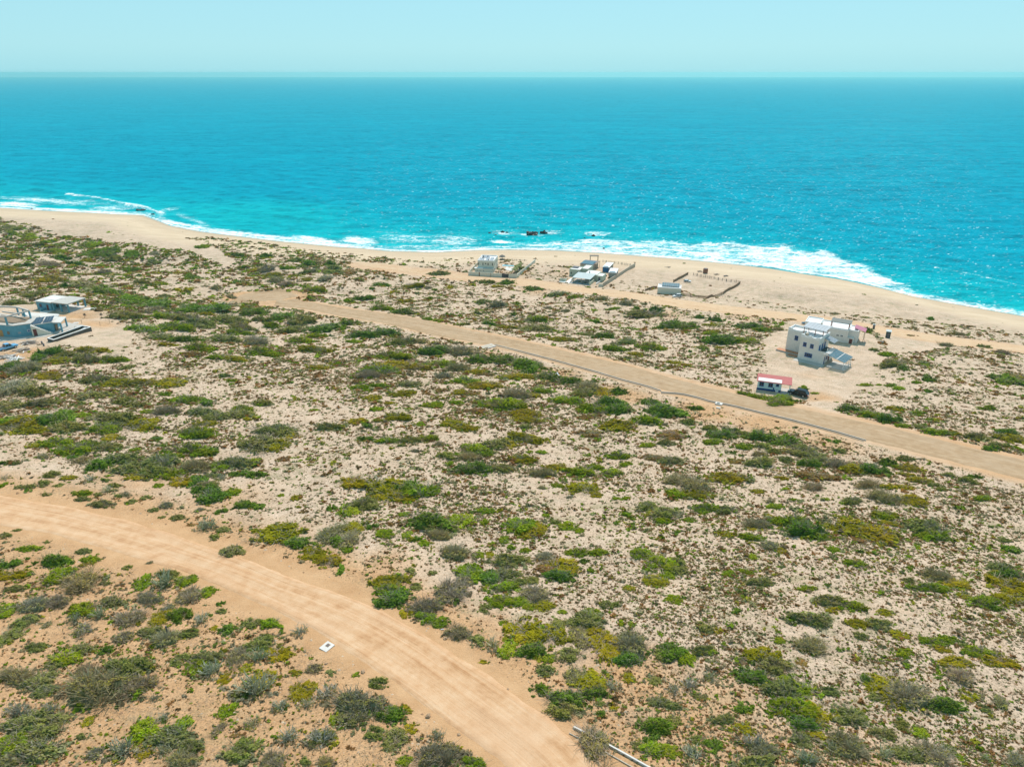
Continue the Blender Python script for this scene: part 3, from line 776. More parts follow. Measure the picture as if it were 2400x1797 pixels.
# ------------------------------------------------------------------ two-storey villa on the sandy pad
def villa():
    t = thing('villa', 'big two-storey grey villa with slatted roof terrace and solar carport', 'house', (89.6, 207.6, 24.0), -43)
    mb = MB()
    mb.box(0, 5.7, 0, 8.6, -1.5, 7.15)                       # right block
    mb.prism([(-5.7, 3.9), (0, 3.9), (0, 8.6), (-5.7, 8.6)], -1.5, 7.0)   # set-back left block
    mb.box(5.7, 7.9, 0, 7.4, -1.5, 3.25)                     # ground floor under the terrace
    mb.build('wall', M['plaster'], t)
    rf = MB(); rf.box(.25, 5.45, .25, 8.35, 7.152, 7.22); rf.box(-5.45, -.05, 4.15, 8.35, 7.002, 7.07)
    rf.build('roof', M['roofwhite'], t)
    pp = MB()
    # parapets with a wavy front edge
    def wavy(u0, u1, v0, v1, z0, hgts):
        n = len(hgts) - 1
        for i in range(n):
            a = u0 + (u1 - u0) * i / n; b = u0 + (u1 - u0) * (i + 1) / n
            pp.prism([(a, v0), (b, v0), (b, v1), (a, v1)], z0, [z0 + hgts[i], z0 + hgts[i + 1], z0 + hgts[i + 1], z0 + hgts[i]])
    wavy(0, 5.7, .002, .25, 7.152, [.95, .95, .55, .5, .85, .85, .5, .45, .8, .85])
    wavy(-5.7, 0, 3.902, 4.15, 7.002, [.95, .95, .6, .55, .55, .6, .9, .95])
    pp.box(5.45, 5.7, .252, 8.35, 7.152, 7.75); pp.box(-5.7, -5.45, 4.152, 8.35, 7.002, 7.65)
    pp.box(-5.7, 5.7, 8.352, 8.6, 7.152, 7.7); pp.box(0.002, .25, .252, 4.15, 7.152, 7.7)
    pp.build('parapet', M['white'], t)
    # terrace: floor, low wall, doors on the upper floor
    MB().box(5.702, 7.7, .2, 7.2, 3.252, 3.32).build('terrace_floor', M['concrete_dark'], t)
    pw = MB(); pw.box(5.702, 7.9, .002, .2, 3.252, 4.0); pw.box(7.7, 7.9, .202, 1.3, 3.252, 3.75); pw.box(7.72, 7.9, 2.0, 2.6, 3.252, 4.5)
    pw.box(7.72, 7.9, 1.302, 7.2, 3.252, 3.7); pw.build('terrace_wall', M['plaster'], t)
    for uc in (1.2, 3.4, 5.4): door(t, 'r', 5.7, uc, 3.33, 1.0, 2.1, M['blue'])
    door(t, 'r', 7.9, 0.55, 0.05, .5, 2.3, M['blue'], False)
    door(t, 'r', 7.9, 4.2, 0.05, 1.0, 2.2, M['darkred'])
    window(t, 'r', 7.9, 2.4, 1.7, 1.2, 1.0, M['blue'])
    for uc, zc, w, hh, b in ((1.55, 5.0, 1.05, 1.3, 1), (3.75, 4.95, 1.05, 1.3, 1)): window(t, 'f', 0, uc, zc, w, hh, M['blue'], b, .16)
    window(t, 'f', 0, 3.15, 1.85, 2.3, 1.25, M['blue'], 3, .17)
    window(t, 'f', 3.9, -2.75, 5.0, 1.1, 1.4, M['blue'], 1, .16)
    # plinth and tiled porch in front of the set-back block
    MB().box(-7.9, -.003, 1.8, 3.897, -1.2, .42).build('porch', M['concrete'], t)
    MB().box(-7.8, -.05, 1.85, 3.85, .422, .47).build('porch_tiles', M['tile_red'], t)
    MB().box(-3.4, -.6, .3, 1.75, -1.0, .12).build('step', M['tile_red'], t)
    # roof terrace pergola of translucent sheets on red posts
    mb = MB()
    for i in range(7):
        u = -1.0 + i * 1.02
        mb.prism([(u, 3.2), (u + .95, 3.2), (u + .95, 7.6), (u, 7.6)], [9.35 + .03 * (i % 2), 9.35 - .03 * (i % 2), 9.85, 9.85], [9.41 + .03 * (i % 2), 9.41 - .03 * (i % 2), 9.91, 9.91])
    mb.build('pergola_roof', M['slatgrey'], t)
    for u, v in ((-.6, 3.4), (2.9, 3.4), (5.3, 3.4), (5.3, 7.3), (-.6, 7.3)):
        MB().box(u - .08, u + .08, v - .08, v + .08, 7.23, 9.34).build('pergola_post', M['woodred'], t)
    MB().box(.9, 1.7, .6, 1.5, 7.23, 8.35).build('roof_tank', M['block'], t)
    # little canopy over the terrace
    mb = MB(); slab4(mb, [(5.75, 4.3, 6.75), (8.8, 4.3, 5.9), (8.8, 7.8, 5.9), (5.75, 7.8, 6.75)], .08); mb.build('terrace_canopy', M['slatgrey'], t)
    mb = MB()
    for k in range(9): slab4(mb, [(5.75, 4.35 + k * .42, 6.835), (8.8, 4.35 + k * .42, 5.985), (8.8, 4.43 + k * .42, 5.985), (5.75, 4.43 + k * .42, 6.835)], .05)
    mb.build('canopy_batten', M['alu'], t)
    # slatted strip and solar carport
    mb = MB()
    for k in range(11): mb.box(7.92, 9.5, .4 + k * .56, .62 + k * .56, 3.62, 3.72)
    mb.build('pergola_slat', M['white'], t)
    solar_array(t, [(9.3, -1.0, 3.75), (14.6, -1.2, 2.62), (14.6, 5.6, 2.62), (9.3, 5.8, 3.75)], 2, 7, M['solarblue'], .18)
    mb = MB()
    for v in (-.9, 1.2, 3.3, 5.4): slab4(mb, [(7.92, v, 3.75), (14.5, v, 2.4), (14.5, v + .12, 2.4), (7.92, v + .12, 3.75)], .12)
    mb.box(11.9, 12.05, -1.1, 5.7, 3.08, 3.2)
    mb.build('carport_rafter', M['white'], t)
    for u, v in ((14.0, -.5), (14.1, 1.6), (14.2, 3.6), (14.2, 5.3)):
        o = MB().box(u - .07, u + .07, v - .07, v + .07, -.3, 2.45).build('carport_post', M['white'], t)
        MB().prism([(u - .3, v - .3), (u + .3, v - .3), (u + .3, v + .3), (u - .3, v + .3)], -.4, .5, [(u - .12, v - .12), (u + .12, v - .12), (u + .12, v + .12), (u - .12, v + .12)]).build('footing', M['concrete_pale'], o)
    MB().box(9.2, 14.6, -1.0, 5.2, -.6, .06).build('carport_floor', M['concrete'], t)
    MB().box(-.4, 8.6, -2.6, -.003, -.8, .05).build('terrace_paving', M['concrete'], t)
villa()
def back_house():
    t = thing('house', 'single-storey white house behind the villa with dark green roof shelter', 'house', (105.6, 231.3, 22.0), -31)
    mb = MB(); mb.box(0, 9.2, 0, 8, -1.5, 4.15); mb.box(-5.0, -.002, 1.2, 8, -1.5, 4.6); mb.box(9.202, 12.2, 1.6, 7.4, -1.5, 4.0)
    mb.box(9.202, 11.2, .2, 1.598, -1.5, 1.9)
    mb.build('wall', M['plaster'], t)
    rf = MB(); rf.box(.2, 9.0, .2, 7.8, 4.152, 4.21); rf.box(-4.8, -.2, 1.4, 7.8, 4.602, 4.66); rf.box(9.3, 12.0, 1.8, 7.2, 4.002, 4.06); rf.build('roof', M['roofwhite'], t)
    pp = MB(); parapet(pp, 0, 9.2, 0.003, 8, 4.152, 4.55); parapet(pp, -5.0, -.003, 1.203, 8, 4.602, 5.0); parapet(pp, 9.205, 12.2, 1.603, 7.4, 4.002, 4.3); pp.build('parapet', M['white'], t)
    mb = MB(); slab4(mb, [(3.2, .6, 6.5), (9.6, .6, 6.5), (9.6, 3.6, 7.0), (3.2, 3.6, 7.0)], .09); mb.build('shelter_roof', M['greenroof'], t)
    for u, v, z in ((3.4, .8, 6.5), (9.0, .8, 6.5), (3.4, 3.3, 6.9), (9.0, 3.3, 6.9)):
        MB().box(u - .09, u + .09, v - .09, v + .09, 4.22, z).build('shelter_post', M['woodred'], t)
    for uc in (6.1, 7.4): window(t, 'f', 0, uc, 2.2, .85, .75, M['white'], 1, .1, sill=False)
    window(t, 'f', 0, 2.0, 3.2, .4, .4, M['gate'], 0, .06, sill=False)
    door(t, 'f', .2, 10.4, 0, 1.0, 1.6, M['darkred'])
    MB().box(.3, .7, .5, .9, 4.22, 5.4).build('chimney', M['block'], t)
    mb = MB(); slab4(mb, [(10.6, 3.2, 4.7), (14.2, 2.6, 3.9), (14.2, 7.2, 3.9), (10.6, 7.2, 4.7)], .07); mb.build('canopy', M['pink'], t)
    for u, v in ((13.9, 2.8), (13.9, 7.0)): MB().box(u - .06, u + .06, v - .06, v + .06, -.8, 3.9).build('canopy_post', M['wood'], t)
back_house()
def casita():
    t = thing('cottage', 'small pale blue cottage with red roof, white panel and blue base', 'cottage', (65.9, 174.6, 28.0), -20)
    MB().box(0, 6.0, 0, 2.9, -1.2, 2.55).build('wall', M['cyanpaint'], t)
    mb = MB(); mb.box(-.015, 6.015, -.015, 2.915, -1.21, .55); mb.build('base_band', M['bluebase'], t)
    mb = MB(); slab4(mb, [(-.3, -.45, 2.56), (8.5, -.45, 2.56), (8.5, 3.4, 3.25), (-.3, 3.4, 3.25)], .1); rf = mb.build('roof', M['roof_red'], t)
    mb = MB(); slab4(mb, [(.05, -.2, 2.72), (6.0, -.2, 2.72), (6.0, 1.35, 3.0), (.05, 1.35, 3.0)], .04); mb.build('roof_panel', M['white'], rf)
    mb = MB()
    for k in range(17): slab4(mb, [(-.28 + k * .54, -.44, 2.663), (-.22 + k * .54, -.44, 2.663), (-.22 + k * .54, 3.39, 3.353), (-.28 + k * .54, 3.39, 3.353)], .03)
    mb.build('roof_seam', M['roof_red'], rf)
    for u, w, hh in ((1.0, 1.15, 1.15), (3.3, 1.15, 1.1), (5.0, .75, .65)): window(t, 'f', 0, u, 1.75 if hh > 1 else 1.95, w, hh, M['blue'], 1 if hh > 1 else 0, .13)
    door(t, 'r', 6.0, 1.4, .1, .9, 2.1, M['wood'])
    for u, v, z in ((8.1, -.2, 2.55), (8.3, 3.1, 3.1)):
        MB().box(u - .1, u + .1, v - .1, v + .1, -.9, z).build('post', M['cyanpaint'], t)
    MB().box(6.02, 8.6, -.5, 3.2, -.8, .05).build('carport_floor', M['concrete'], t)
    t2 = MB().disc_cyl((0, 0, .55), (0, 0, 1), .42, .55, 16).build('water_barrel', M['barrel'])
    g = at1(1812, 916); t2.location = (g[0], g[1], g[2] - .05); tag(t2, 'blue plastic barrel against the pale blue cottage', 'barrel')
    MB().tube([(0, 0, 1.08), (0, 0, 1.14)], .46, 16).build('lid', M['barrel'], t2)
    t3 = MB().tube([(0, 0, 0), (0, 0, .15), (0, 0, .5), (0, 0, .62)], [.3, .4, .4, .25], 16).build('white_tank', M['plastic'])
    g = at1(1820, 918.5); t3.location = (g[0], g[1], g[2] - .03); tag(t3, 'round white tank beside the blue barrel', 'tank')
    MB().disc_cyl((0, 0, .66), (0, 0, 1), .14, .05, 10).build('lid', M['gate'], t3)
casita()

# ------------------------------------------------------------------ cars
def ground_align(t, rot):
    x, y = t.location[0], t.location[1]; e = 1.6
    nrm = Vector(((ground(x - e, y) - ground(x + e, y)) / (2 * e), (ground(x, y - e) - ground(x, y + e)) / (2 * e), 1)).normalized()
    t.location[2] = max(ground(x, y), (ground(x - e, y) + ground(x + e, y)) / 2, (ground(x, y - e) + ground(x, y + e)) / 2) + .03
    t.rotation_mode = 'QUATERNION'
    t.rotation_quaternion = Vector((0, 0, 1)).rotation_difference(nrm) @ __import__('mathutils').Quaternion((0, 0, 1), math.radians(rot))
def car(name, label, p, rot, L, W, Hh, paint_m, kind='suv', scale=1.0, z=None):
    t = thing(name, label, 'pickup' if kind == 'pickup' else 'car', (p[0], p[1], ground(p[0], p[1]) if z is None else z), rot)
    t.scale = (scale,) * 3
    if z is None: ground_align(t, rot)
    hw = W / 2; x0, x1 = -L / 2, L / 2; bl = Hh * .56
    # body: lofted sections along the length, front at +x
    if kind == 'pickup':
        prof = [(x0, .55, .92 * bl), (x0 + .1, .42, bl), (x0 + L * .34, .42, bl), (x0 + L * .36, .42, bl), (x1 - L * .29, .42, bl), (x1 - .35, .42, bl * .93), (x1 - .05, .5, bl * .8), (x1, .6, bl * .65)]
    else:
        prof = [(x0, .6, .85 * bl), (x0 + .12, .42, bl), (x0 + L * .5, .38, bl), (x1 - L * .29, .38, bl), (x1 - .4, .4, bl * .9), (x1 - .06, .45, bl * .76), (x1, .55, bl * .62)]
    mb = MB()
    ring = []
    for i, (x, z0, z1) in enumerate(prof):
        e = .86 if i in (0, len(prof) - 1) else (.95 if i in (1, len(prof) - 2) else 1)
        b = len(mb.v); ring.append(b)
        for y, z in ((-.92, z0), (-1, z0 + .15), (-1, z1 - .12), (-.9, z1), (.9, z1), (1, z1 - .12), (1, z0 + .15), (.92, z0)):
            mb.v.append((x, y * hw * e, z))
    for a, b in zip(ring, ring[1:]):
        for k in range(8): mb.f.append((a + k, a + (k + 1) % 8, b + (k + 1) % 8, b + k))
    mb.f.append(tuple(range(ring[0] + 7, ring[0] - 1, -1))); mb.f.append(tuple(range(ring[-1], ring[-1] + 8)))
    body = mb.build('body', paint_m, t, smooth=False)
    if kind == 'pickup':
        bed = MB().box(x0 + .12, x0 + L * .34, -hw * .82, hw * .82, bl + .002, bl + .012).build('bed', M['gate'], body)
        ca, cb, cc, cd = x0 + L * .36, x0 + L * .40, x1 - L * .40, x1 - L * .29
    else:
        ca, cb, cc, cd = x0 + .08, x0 + L * .14, x1 - L * .44, x1 - L * .28
    g = MB(); g.prism([(ca, -hw * .93), (cd, -hw * .93), (cd, hw * .93), (ca, hw * .93)], bl - .02, Hh - .07, [(cb, -hw * .76), (cc, -hw * .76), (cc, hw * .76), (cb, hw * .76)])
    g.build('window', M['glass'], t)
    r = MB(); r.prism([(cb - .03, -hw * .78), (cc + .03, -hw * .78), (cc + .03, hw * .78), (cb - .03, hw * .78)], Hh - .068, Hh, [(cb + .1, -hw * .68), (cc - .1, -hw * .68), (cc - .1, hw * .68), (cb + .1, hw * .68)]); r.build('roof', paint_m, t)
    pl = MB()
    for s in (-1, 1):
        for (xa, xb) in ((ca, cb), (cd, cc), ((ca + cd) / 2, (cb + cc) / 2)):
            pl.tube([(xa, s * hw * .94, bl - .02), (xb, s * hw * .775, Hh - .05)], .045, 4)
    pl.build('pillar', paint_m, t)
    wr = Hh * .2
    for xx in (x0 + L * .19, x1 - L * .18):
        for s in (-1, 1):
            w = MB().disc_cyl((xx, s * hw * .9, wr), (0, 1, 0), wr, hw * .13, 16).build('wheel', M['tyre'], t)
            MB().disc_cyl((xx, s * hw * 1.0, wr), (0, 1, 0), wr * .62, hw * .045, 12).build('rim', M['rim'], w)
    for s in (-1, 1):
        MB().box(x1 - .16, x1 - .02, s * hw * .62 - .18, s * hw * .62 + .18, bl * .72, bl * .86).build('headlight', M['lampclear'], t)
        MB().box(x0 - .03, x0 + .1, s * hw * .74 - .13, s * hw * .74 + .13, bl * .66, bl * .9).build('tail_light', M['lampred'], t)
    MB().box(x0 - .05, x0 + .1, -.32, .32, bl * .62, bl * .76).build('licence_plate', M['white'], t)
    MB().box(x0 - .07, x0 + .12, -hw * .82, hw * .82, .5, .62).build('bumper', M['gate'], t)
    for s in (-1, 1):
        MB().box(cd - .45, cd - .25, s * hw * 1.0 - .1 * (s < 0), s * hw * 1.0 + .1 * (s > 0), bl, bl + .16).build('mirror', paint_m, t)
        MB().box(x0 + L * .45, x0 + L * .48, s * hw + (-.03 if s < 0 else 0), s * hw + (0 if s < 0 else .03), bl * .78, bl * .83).build('handle', M['alu'], t)
    return t
CP = dict(black=paint('black_car', (0.008, 0.011, 0.014), rough=.25, spec=.35, var=.05), white=paint('white_car', (0.72, 0.73, 0.73), rough=.2, spec=.6, var=.03), blue=paint('light_blue_car', (0.12, 0.36, 0.60), rough=.2, spec=.6, var=.04), dkblue=paint('dark_blue_car', (0.03, 0.08, 0.13), rough=.2, spec=.6, var=.05))
p = (atz((1857, 924), 28.6) + atz((1888, 931), 28.6)) / 2
car('parked_suv', 'black SUV parked beside the red-roofed cottage', (75.6, 170.9), 141, 4.9, 1.95, 1.75, CP['black'], scale=1.05)
g = at1(1587, 697); car('parked_suv', 'white SUV parked on the beach road by the windowless house', g, -170, 4.7, 1.9, 1.75, CP['white'])
car('parked_pickup', 'light blue pickup truck with open bed, tailgate towards scrap timber', (-154.6, 203.8), 60, 5.7, 2.0, 1.85, CP['blue'], 'pickup')
g = at1(1919, 762); car('parked_car', 'white car showing only its roof behind the villa', g, -28, 4.4, 1.8, 1.45, CP['white'])
g = at1(1892, 761); car('parked_car', 'dark blue car among scrub behind the villa', g, 160, 4.4, 1.8, 1.45, CP['dkblue'])

# ------------------------------------------------------------------ hillside compound at the left edge
def pavilion():
    t = thing('pavilion', 'grey-blue pavilion with flat white roof and open columned porch', 'house', (-185.3, 266.0, 21.5), -17)
    mb = MB(); mb.box(0, 7.2, 0, 7.5, -1.5, 3.1); mb.build('wall', M['plaster_blue'], t)
    MB().box(7.0, 16.0, .3, 8.2, -2.5, .1).build('porch_floor', M['concrete_pale'], t)
    rf = MB(); rf.box(-.2, 8.0, -.3, 8.2, 3.102, 3.4); rf.build('roof', M['concrete_pale'], t)
    MB().box(7.9, 16.1, -.3, 8.4, 3.25, 3.6).build('porch_roof', M['concrete'], t)
    MB().box(1.0, 7.0, 2.6, 6.0, 3.402, 3.5).build('roof_slab', M['roofwhite'], t)
    for u, v in ((8.3, .1), (15.6, .1), (15.6, 7.8), (12.0, 7.8), (12.0, .1)):
        MB().box(u - .24, u + .24, v - .24, v + .24, -2.4, 3.25).build('column', M['plaster_blue'], t)
    window(t, 'f', 0, 2.0, 1.7, 1.2, 1.3, M['blue'], 0, .12)
    door(t, 'f', 0, 5.4, .1, .95, 2.1, M['darkred'])
    window(t, 'r', 7.2, 4.0, 1.5, 4.0, 2.2, M['plaster_blue'], 2, .12)
    MB().box(4.0, 4.25, -2.4, -.003, -1.0, 1.0).build('garden_wall', M['plaster_blue'], t)
    MB().box(4.3, 8.0, -3.2, -.3, -1.2, .06).build('terrace_paving', M['concrete_pale'], t)
pavilion()
def hill_house():
    t = thing('unfinished_house', 'unfinished blue-grey house with stairs, roof frame and solar panels', 'house', (0, 0, 0))
    Z = 26.5
    w = lambda x, y, z=Z: atz((x / 8.49, 720 + y / 8.49), z)
    # wall line along the court: (photo-measured corners at ground level)
    A = w(-260, 560); B = w(330, 605); C_ = w(668, 558)
    A2 = (A[0], A[1]); B2 = (B[0], B[1]); C2 = (C_[0], C_[1])
    D2 = (C2[0] - 1.5, C2[1] + 7.5); E2 = (B2[0] - 3.6, B2[1] + 9.5); F2 = (A2[0] - 3, A2[1] + 11)
    mb = MB(); mb.prism([A2, B2, C2, D2, E2, F2], Z - 2.5, Z + 4.0); mb.build('wall', M['plaster_blue'], t)
    def inset(k): 
        P = [A2, B2, C2, D2, E2, F2]; cx = sum(p[0] for p in P) / 6; cy = sum(p[1] for p in P) / 6
        return [(p[0] + (cx - p[0]) * k, p[1] + (cy - p[1]) * k) for p in P]
    MB().prism(inset(-.02), Z + 4.002, Z + 4.22).build('roof', M['concrete'], t)
    MB().prism(inset(.30), Z + 4.222, Z + 4.29).build('roof_floor', M['wood'], t)
    # openings on the court side
    def on_wall(P, Q, s, z0, z1, wd, mat, name, proud=.06):
        dx, dy = Q[0] - P[0], Q[1] - P[1]; l = math.hypot(dx, dy); dx /= l; dy /= l; nx, ny = dy, -dx
        c = (P[0] + dx * s * l, P[1] + dy * s * l)
        q = [(c[0] - dx * wd / 2 - nx * .1, c[1] - dy * wd / 2 - ny * .1), (c[0] - dx * wd / 2 + nx * proud, c[1] - dy * wd / 2 + ny * proud), (c[0] + dx * wd / 2 + nx * proud, c[1] + dy * wd / 2 + ny * proud), (c[0] + dx * wd / 2 - nx * .1, c[1] + dy * wd / 2 - ny * .1)]
        return MB().prism(q, Z + z0, Z + z1).build(name, mat, t)
    d1 = on_wall(A2, B2, .52, 0, 2.3, 1.4, M['orange'], 'door')
    f = on_wall(A2, B2, .77, 1.0, 2.0, .95, M['wood'], 'window'); 
    f = on_wall(B2, C2, .25, 1.2, 1.8, .8, M['slatgrey'], 'window')
    f = on_wall(B2, C2, .80, 1.4, 2.2, .8, M['white'], 'window')
    f2 = on_wall(B2, C2, .80, 1.52, 2.08, .6, M['blue'], 'pane', .09); f2.parent = f
    # roof frame of beams and columns
    bl = w(-120, 180, Z + 7); bc = w(100, 190, Z + 7); br = w(570, 62, Z + 7); bb = w(330, -2, Z + 7)
    bl = bc + (bl - bc) * 1.6; 
    bk = bl + (bb - bc) * 1.0
    fr = MB()
    def beam(p, q, zz=Z + 6.75, r=.22):
        d = np.array([q[0] - p[0], q[1] - p[1]]); d = d / np.hypot(*d); n = np.array([-d[1], d[0]]) * r
        fr.prism([(p[0] - n[0], p[1] - n[1]), (p[0] + n[0], p[1] + n[1]), (q[0] + n[0], q[1] + n[1]), (q[0] - n[0], q[1] - n[1])][::-1], zz, zz + .42)
    beam(bl, bc); beam(bc, br, Z + 6.752); beam(br, bb, Z + 6.754); beam(bb, bk, Z + 6.756); beam((bc + br) / 2, (bb + bl) / 2, Z + 6.758, .16)
    fr.build('beam', M['concrete'], t)
    for P_ in (bc, br, bb, (bc + br) / 2 + (bb - bc) * .5):
        MB().box(P_[0] - .22, P_[0] + .22, P_[1] - .22, P_[1] + .22, Z + 4.2, Z + 6.75).build('column', M['plaster_blue'], t)
    # upper room with solar panels, stairs outside, porch with arched beam
    P0 = w(690, 560); R0 = w(1080, 500)
    U = [(C2[0] + .05, C2[1] + .05), (R0[0], R0[1] + .3), (R0[0] - 1.6, R0[1] + 6.2), (D2[0] + .05, D2[1])]
    MB().prism(U, Z - 2.5, Z + 3.4).build('upper_room', M['plaster_blue'], t)
    a, b, c_, d_ = U
    cx = sum(p[0] for p in U) / 4; cy = sum(p[1] for p in U) / 4
    MB().prism([(p[0] + (p[0] - cx) * .06, p[1] + (p[1] - cy) * .06) for p in U], Z + 3.402, Z + 3.6).build('upper_roof', M['concrete_pale'], t)
    lerp = lambda p, q, s: (p[0] + (q[0] - p[0]) * s, p[1] + (q[1] - p[1]) * s)
    for s0, s1 in ((.02, .48), (.54, .98)):
        f0, f1 = lerp(a, b, s0), lerp(a, b, s1); g0, g1 = lerp(d_, c_, s0), lerp(d_, c_, s1)
        m0, m1 = lerp(f0, g0, .62), lerp(f1, g1, .62)
        solar_array(t, [(*f0, Z + 3.7), (*f1, Z + 3.7), (*m1, Z + 4.55), (*m0, Z + 4.55)], 3, 2)
    # stairs descending towards the pool
    mb = MB(); n = 14
    s0 = np.array(w(625, 345, Z + 3.9))[:2]; s1 = np.array(w(1085, 520, Z + .2))[:2]
    s0 = np.array([C2[0] + .3, C2[1] - .6]); s1 = np.array([R0[0] + .1, R0[1] - 1.0])
    dv = (s1 - s0) / np.hypot(*(s1 - s0)); nv = np.array([dv[1], -dv[0]])
    for k in range(n):
        p0 = s0 + (s1 - s0) * k / n; p1 = s0 + (s1 - s0) * (k + 1) / n; q = nv * .65
        mb.prism([tuple(p0 - q * .8), tuple(p0 + q), tuple(p1 + q), tuple(p1 - q * .8)], Z - 1.5, Z + 3.7 - k * 3.5 / n)
    mb.build('stairs', M['concrete_pale'], t)
    mb = MB(); e = nv * .68
    mb.prism([tuple(s0 + e), tuple(s0 + e + nv * .05), tuple(s1 + e + nv * .05), tuple(s1 + e)], Z - 1.5, [Z + 3.65, Z + 3.65, Z + .3, Z + .3]); mb.build('stair_side', M['plaster_cream'], t)
    c0 = s0 + dv * .9 + e + nv * .055
    MB().prism([tuple(c0 - dv * .5), tuple(c0 - dv * .5 + nv * .05), tuple(c0 + dv * .5 + nv * .05), tuple(c0 + dv * .5)], Z, Z + 2.4).build('door', M['darkred'], t)
    # porch
    q0 = np.array(w(1245, 490))[:2]; q1 = np.array(w(1340, 385))[:2]; q2 = np.array([b[0], b[1]]); q3 = np.array([c_[0], c_[1]])
    MB().prism([tuple(q2 + [.05, 0]), tuple(q0 + [.3, -.3]), tuple(q1 + [.3, .3]), tuple(q3 + [.05, 0])], Z + 3.15, Z + 3.45).build('porch_roof', M['concrete_pale'], t)
    for P_ in (q0, q1): MB().box(P_[0] - .2, P_[0] + .2, P_[1] - .2, P_[1] + .2, Z - 1.5, Z + 3.15).build('column', M['plaster_blue'], t)
    mid = (q2 + q3) / 2
    MB().prism([(q2[0] + .02, q2[1] + .9), (q2[0] + .08, q2[1] + .9), (q2[0] + .08, q2[1] + 2.1), (q2[0] + .02, q2[1] + 2.1)], Z, Z + 2.3).build('door', M['wood'], t)
    # court slab, terrace
    v = [w(-260, 700), w(250, 662), w(900, 590), w(1100, 530), w(1660, 362), w(1330, 300), w(660, 540), w(300, 590), w(-260, 560)]
    MB().prism([(p[0], p[1]) for p in v], Z - 2.0, Z + .08).build('terrace', M['concrete'], t)
    # low wing behind with white roof
    v = [w(640, 215, Z + 3), w(1165, 172, Z + 3), w(1150, 140, Z + 3), w(420, 100, Z + 3)]
    MB().prism([(p[0], p[1]) for p in v], Z - 2.0, Z + 2.9).build('back_wing', M['plaster_blue'], t)
    cx = sum(p[0] for p in v) / 4; cy = sum(p[1] for p in v) / 4
    MB().prism([(p[0] + (p[0] - cx) * .05, p[1] + (p[1] - cy) * .05) for p in v], Z + 2.902, Z + 3.1).build('back_roof', M['concrete_pale'], t)
    # pool
    t = thing('swimming_pool', 'long empty swimming pool with dark outer wall and white rim', 'pool', (0, 0, 0))
    zr = Z + 1.2
    v = [w(935, 612, zr), w(1062, 648, zr), w(1812, 388, zr), w(1640, 362, zr)]
    v = [(p[0], p[1]) for p in v]; cx = sum(p[0] for p in v) / 4; cy = sum(p[1] for p in v) / 4
    ins = [(p[0] + (cx - p[0]) * .10, p[1] + (cy - p[1]) * .10) for p in v]
    l2 = [np.array(p) for p in v]
    def inset2(dst):
        o = []
        for i in range(4):
            p, a_, b_ = l2[i], l2[i - 1], l2[(i + 1) % 4]
            ua = (a_ - p) / np.hypot(*(a_ - p)); ub = (b_ - p) / np.hypot(*(b_ - p))
            sn = abs(ua[0] * ub[1] - ua[1] * ub[0]); o.append(tuple(p + (ua + ub) * dst / max(sn, .3)))
        return o
    ins = inset2(.35)
    mb = MB()
    for i in range(4):
        j = (i + 1) % 4; mb.prism([v[i], v[j], ins[j], ins[i]], zr - 5.5, zr - .1)
    mb.build('outer_wall', M['concrete_dark'], t)
    mb = MB()
    for i in range(4):
        j = (i + 1) % 4; mb.prism([v[i], v[j], ins[j], ins[i]], zr - .098, zr + .04)
    mb.build('rim', M['white'], t)
    MB().prism(ins, zr - 2.2, zr - .85).build('pool_floor', M['poolgreen'], t)
    e0, e1 = np.array(ins[3]), np.array(ins[2]); back = (np.array(ins[0]) - e0) / np.hypot(*(np.array(ins[0]) - e0))
    mb = MB()
    for k in range(4):
        a_ = e0 + (e1 - e0) * .35 + back * (.3 + k * .55); b_ = e0 + (e1 - e0) * .65 + back * (.3 + k * .55)
        mb.prism([tuple(a_), tuple(a_ + back * .28), tuple(b_ + back * .28), tuple(b_)], zr - 2, zr - .25 - k * .14)
    mb.build('steps', M['white'], t)
hill_house()
rng = random.Random(5)
def timber_pile(px, py, n, label, spread=2.2, L=(1.2, 3.4), mats=('concrete', 'wood', 'contgrey', 'concrete_pale', 'thatch', 'gate')):
    c = at1(px, py); t = thing('timber_pile', label, 'scrap pile', c)
    for mi, mn in enumerate(mats):
        mb = MB()
        for k in range(max(1, n // len(mats))):
            a = rng.uniform(0, 6.28) if rng.random() < .4 else rng.gauss(.5, .35); l = rng.uniform(*L) / 2; wd = rng.uniform(.05, .16)
            x, y = rng.gauss(0, spread * .45), rng.gauss(0, spread * .45); z = rng.uniform(.02, .55) * math.exp(-(x * x + y * y) / spread ** 2) + .03
            z += ground(c[0] + x, c[1] + y) - c[2]
            d = (math.cos(a) * l, math.sin(a) * l); q = (-math.sin(a) * wd, math.cos(a) * wd)
            e = rng.uniform(-.15, .25)
            slab4(mb, [(x - d[0] - q[0], y - d[1] - q[1], z), (x + d[0] - q[0], y + d[1] - q[1], z + e), (x + d[0] + q[0], y + d[1] + q[1], z + e), (x - d[0] + q[0], y - d[1] + q[1], z)], .06)
        mb.build('plank', M[mn], t)['kind'] = 'stuff'
timber_pile(66, 805, 40, 'heap of grey scrap timber in front of the blue-grey house', 2.0)
timber_pile(55, 821, 30, 'scattered pale boards beside the light blue pickup', 2.0)
timber_pile(18, 838, 44, 'wide litter of boards and panels below the light blue pickup', 2.6)
timber_pile(34, 843, 14, 'two long white boards lying at the edge of the scrap', 1.4, (3, 5), ('white', 'concrete_pale'))
def slab_thing(name, label, cat, px, py, lx, ly, hgt, rot, mat, bevel=.02):
    c = at1(px, py); o = MB().box(-lx / 2, lx / 2, -ly / 2, ly / 2, -.3, hgt).build(name, mat, bevel=bevel)
    o.location = (c[0], c[1], c[2]); o.rotation_euler = (0, 0, math.radians(rot)); return tag(o, label, cat)
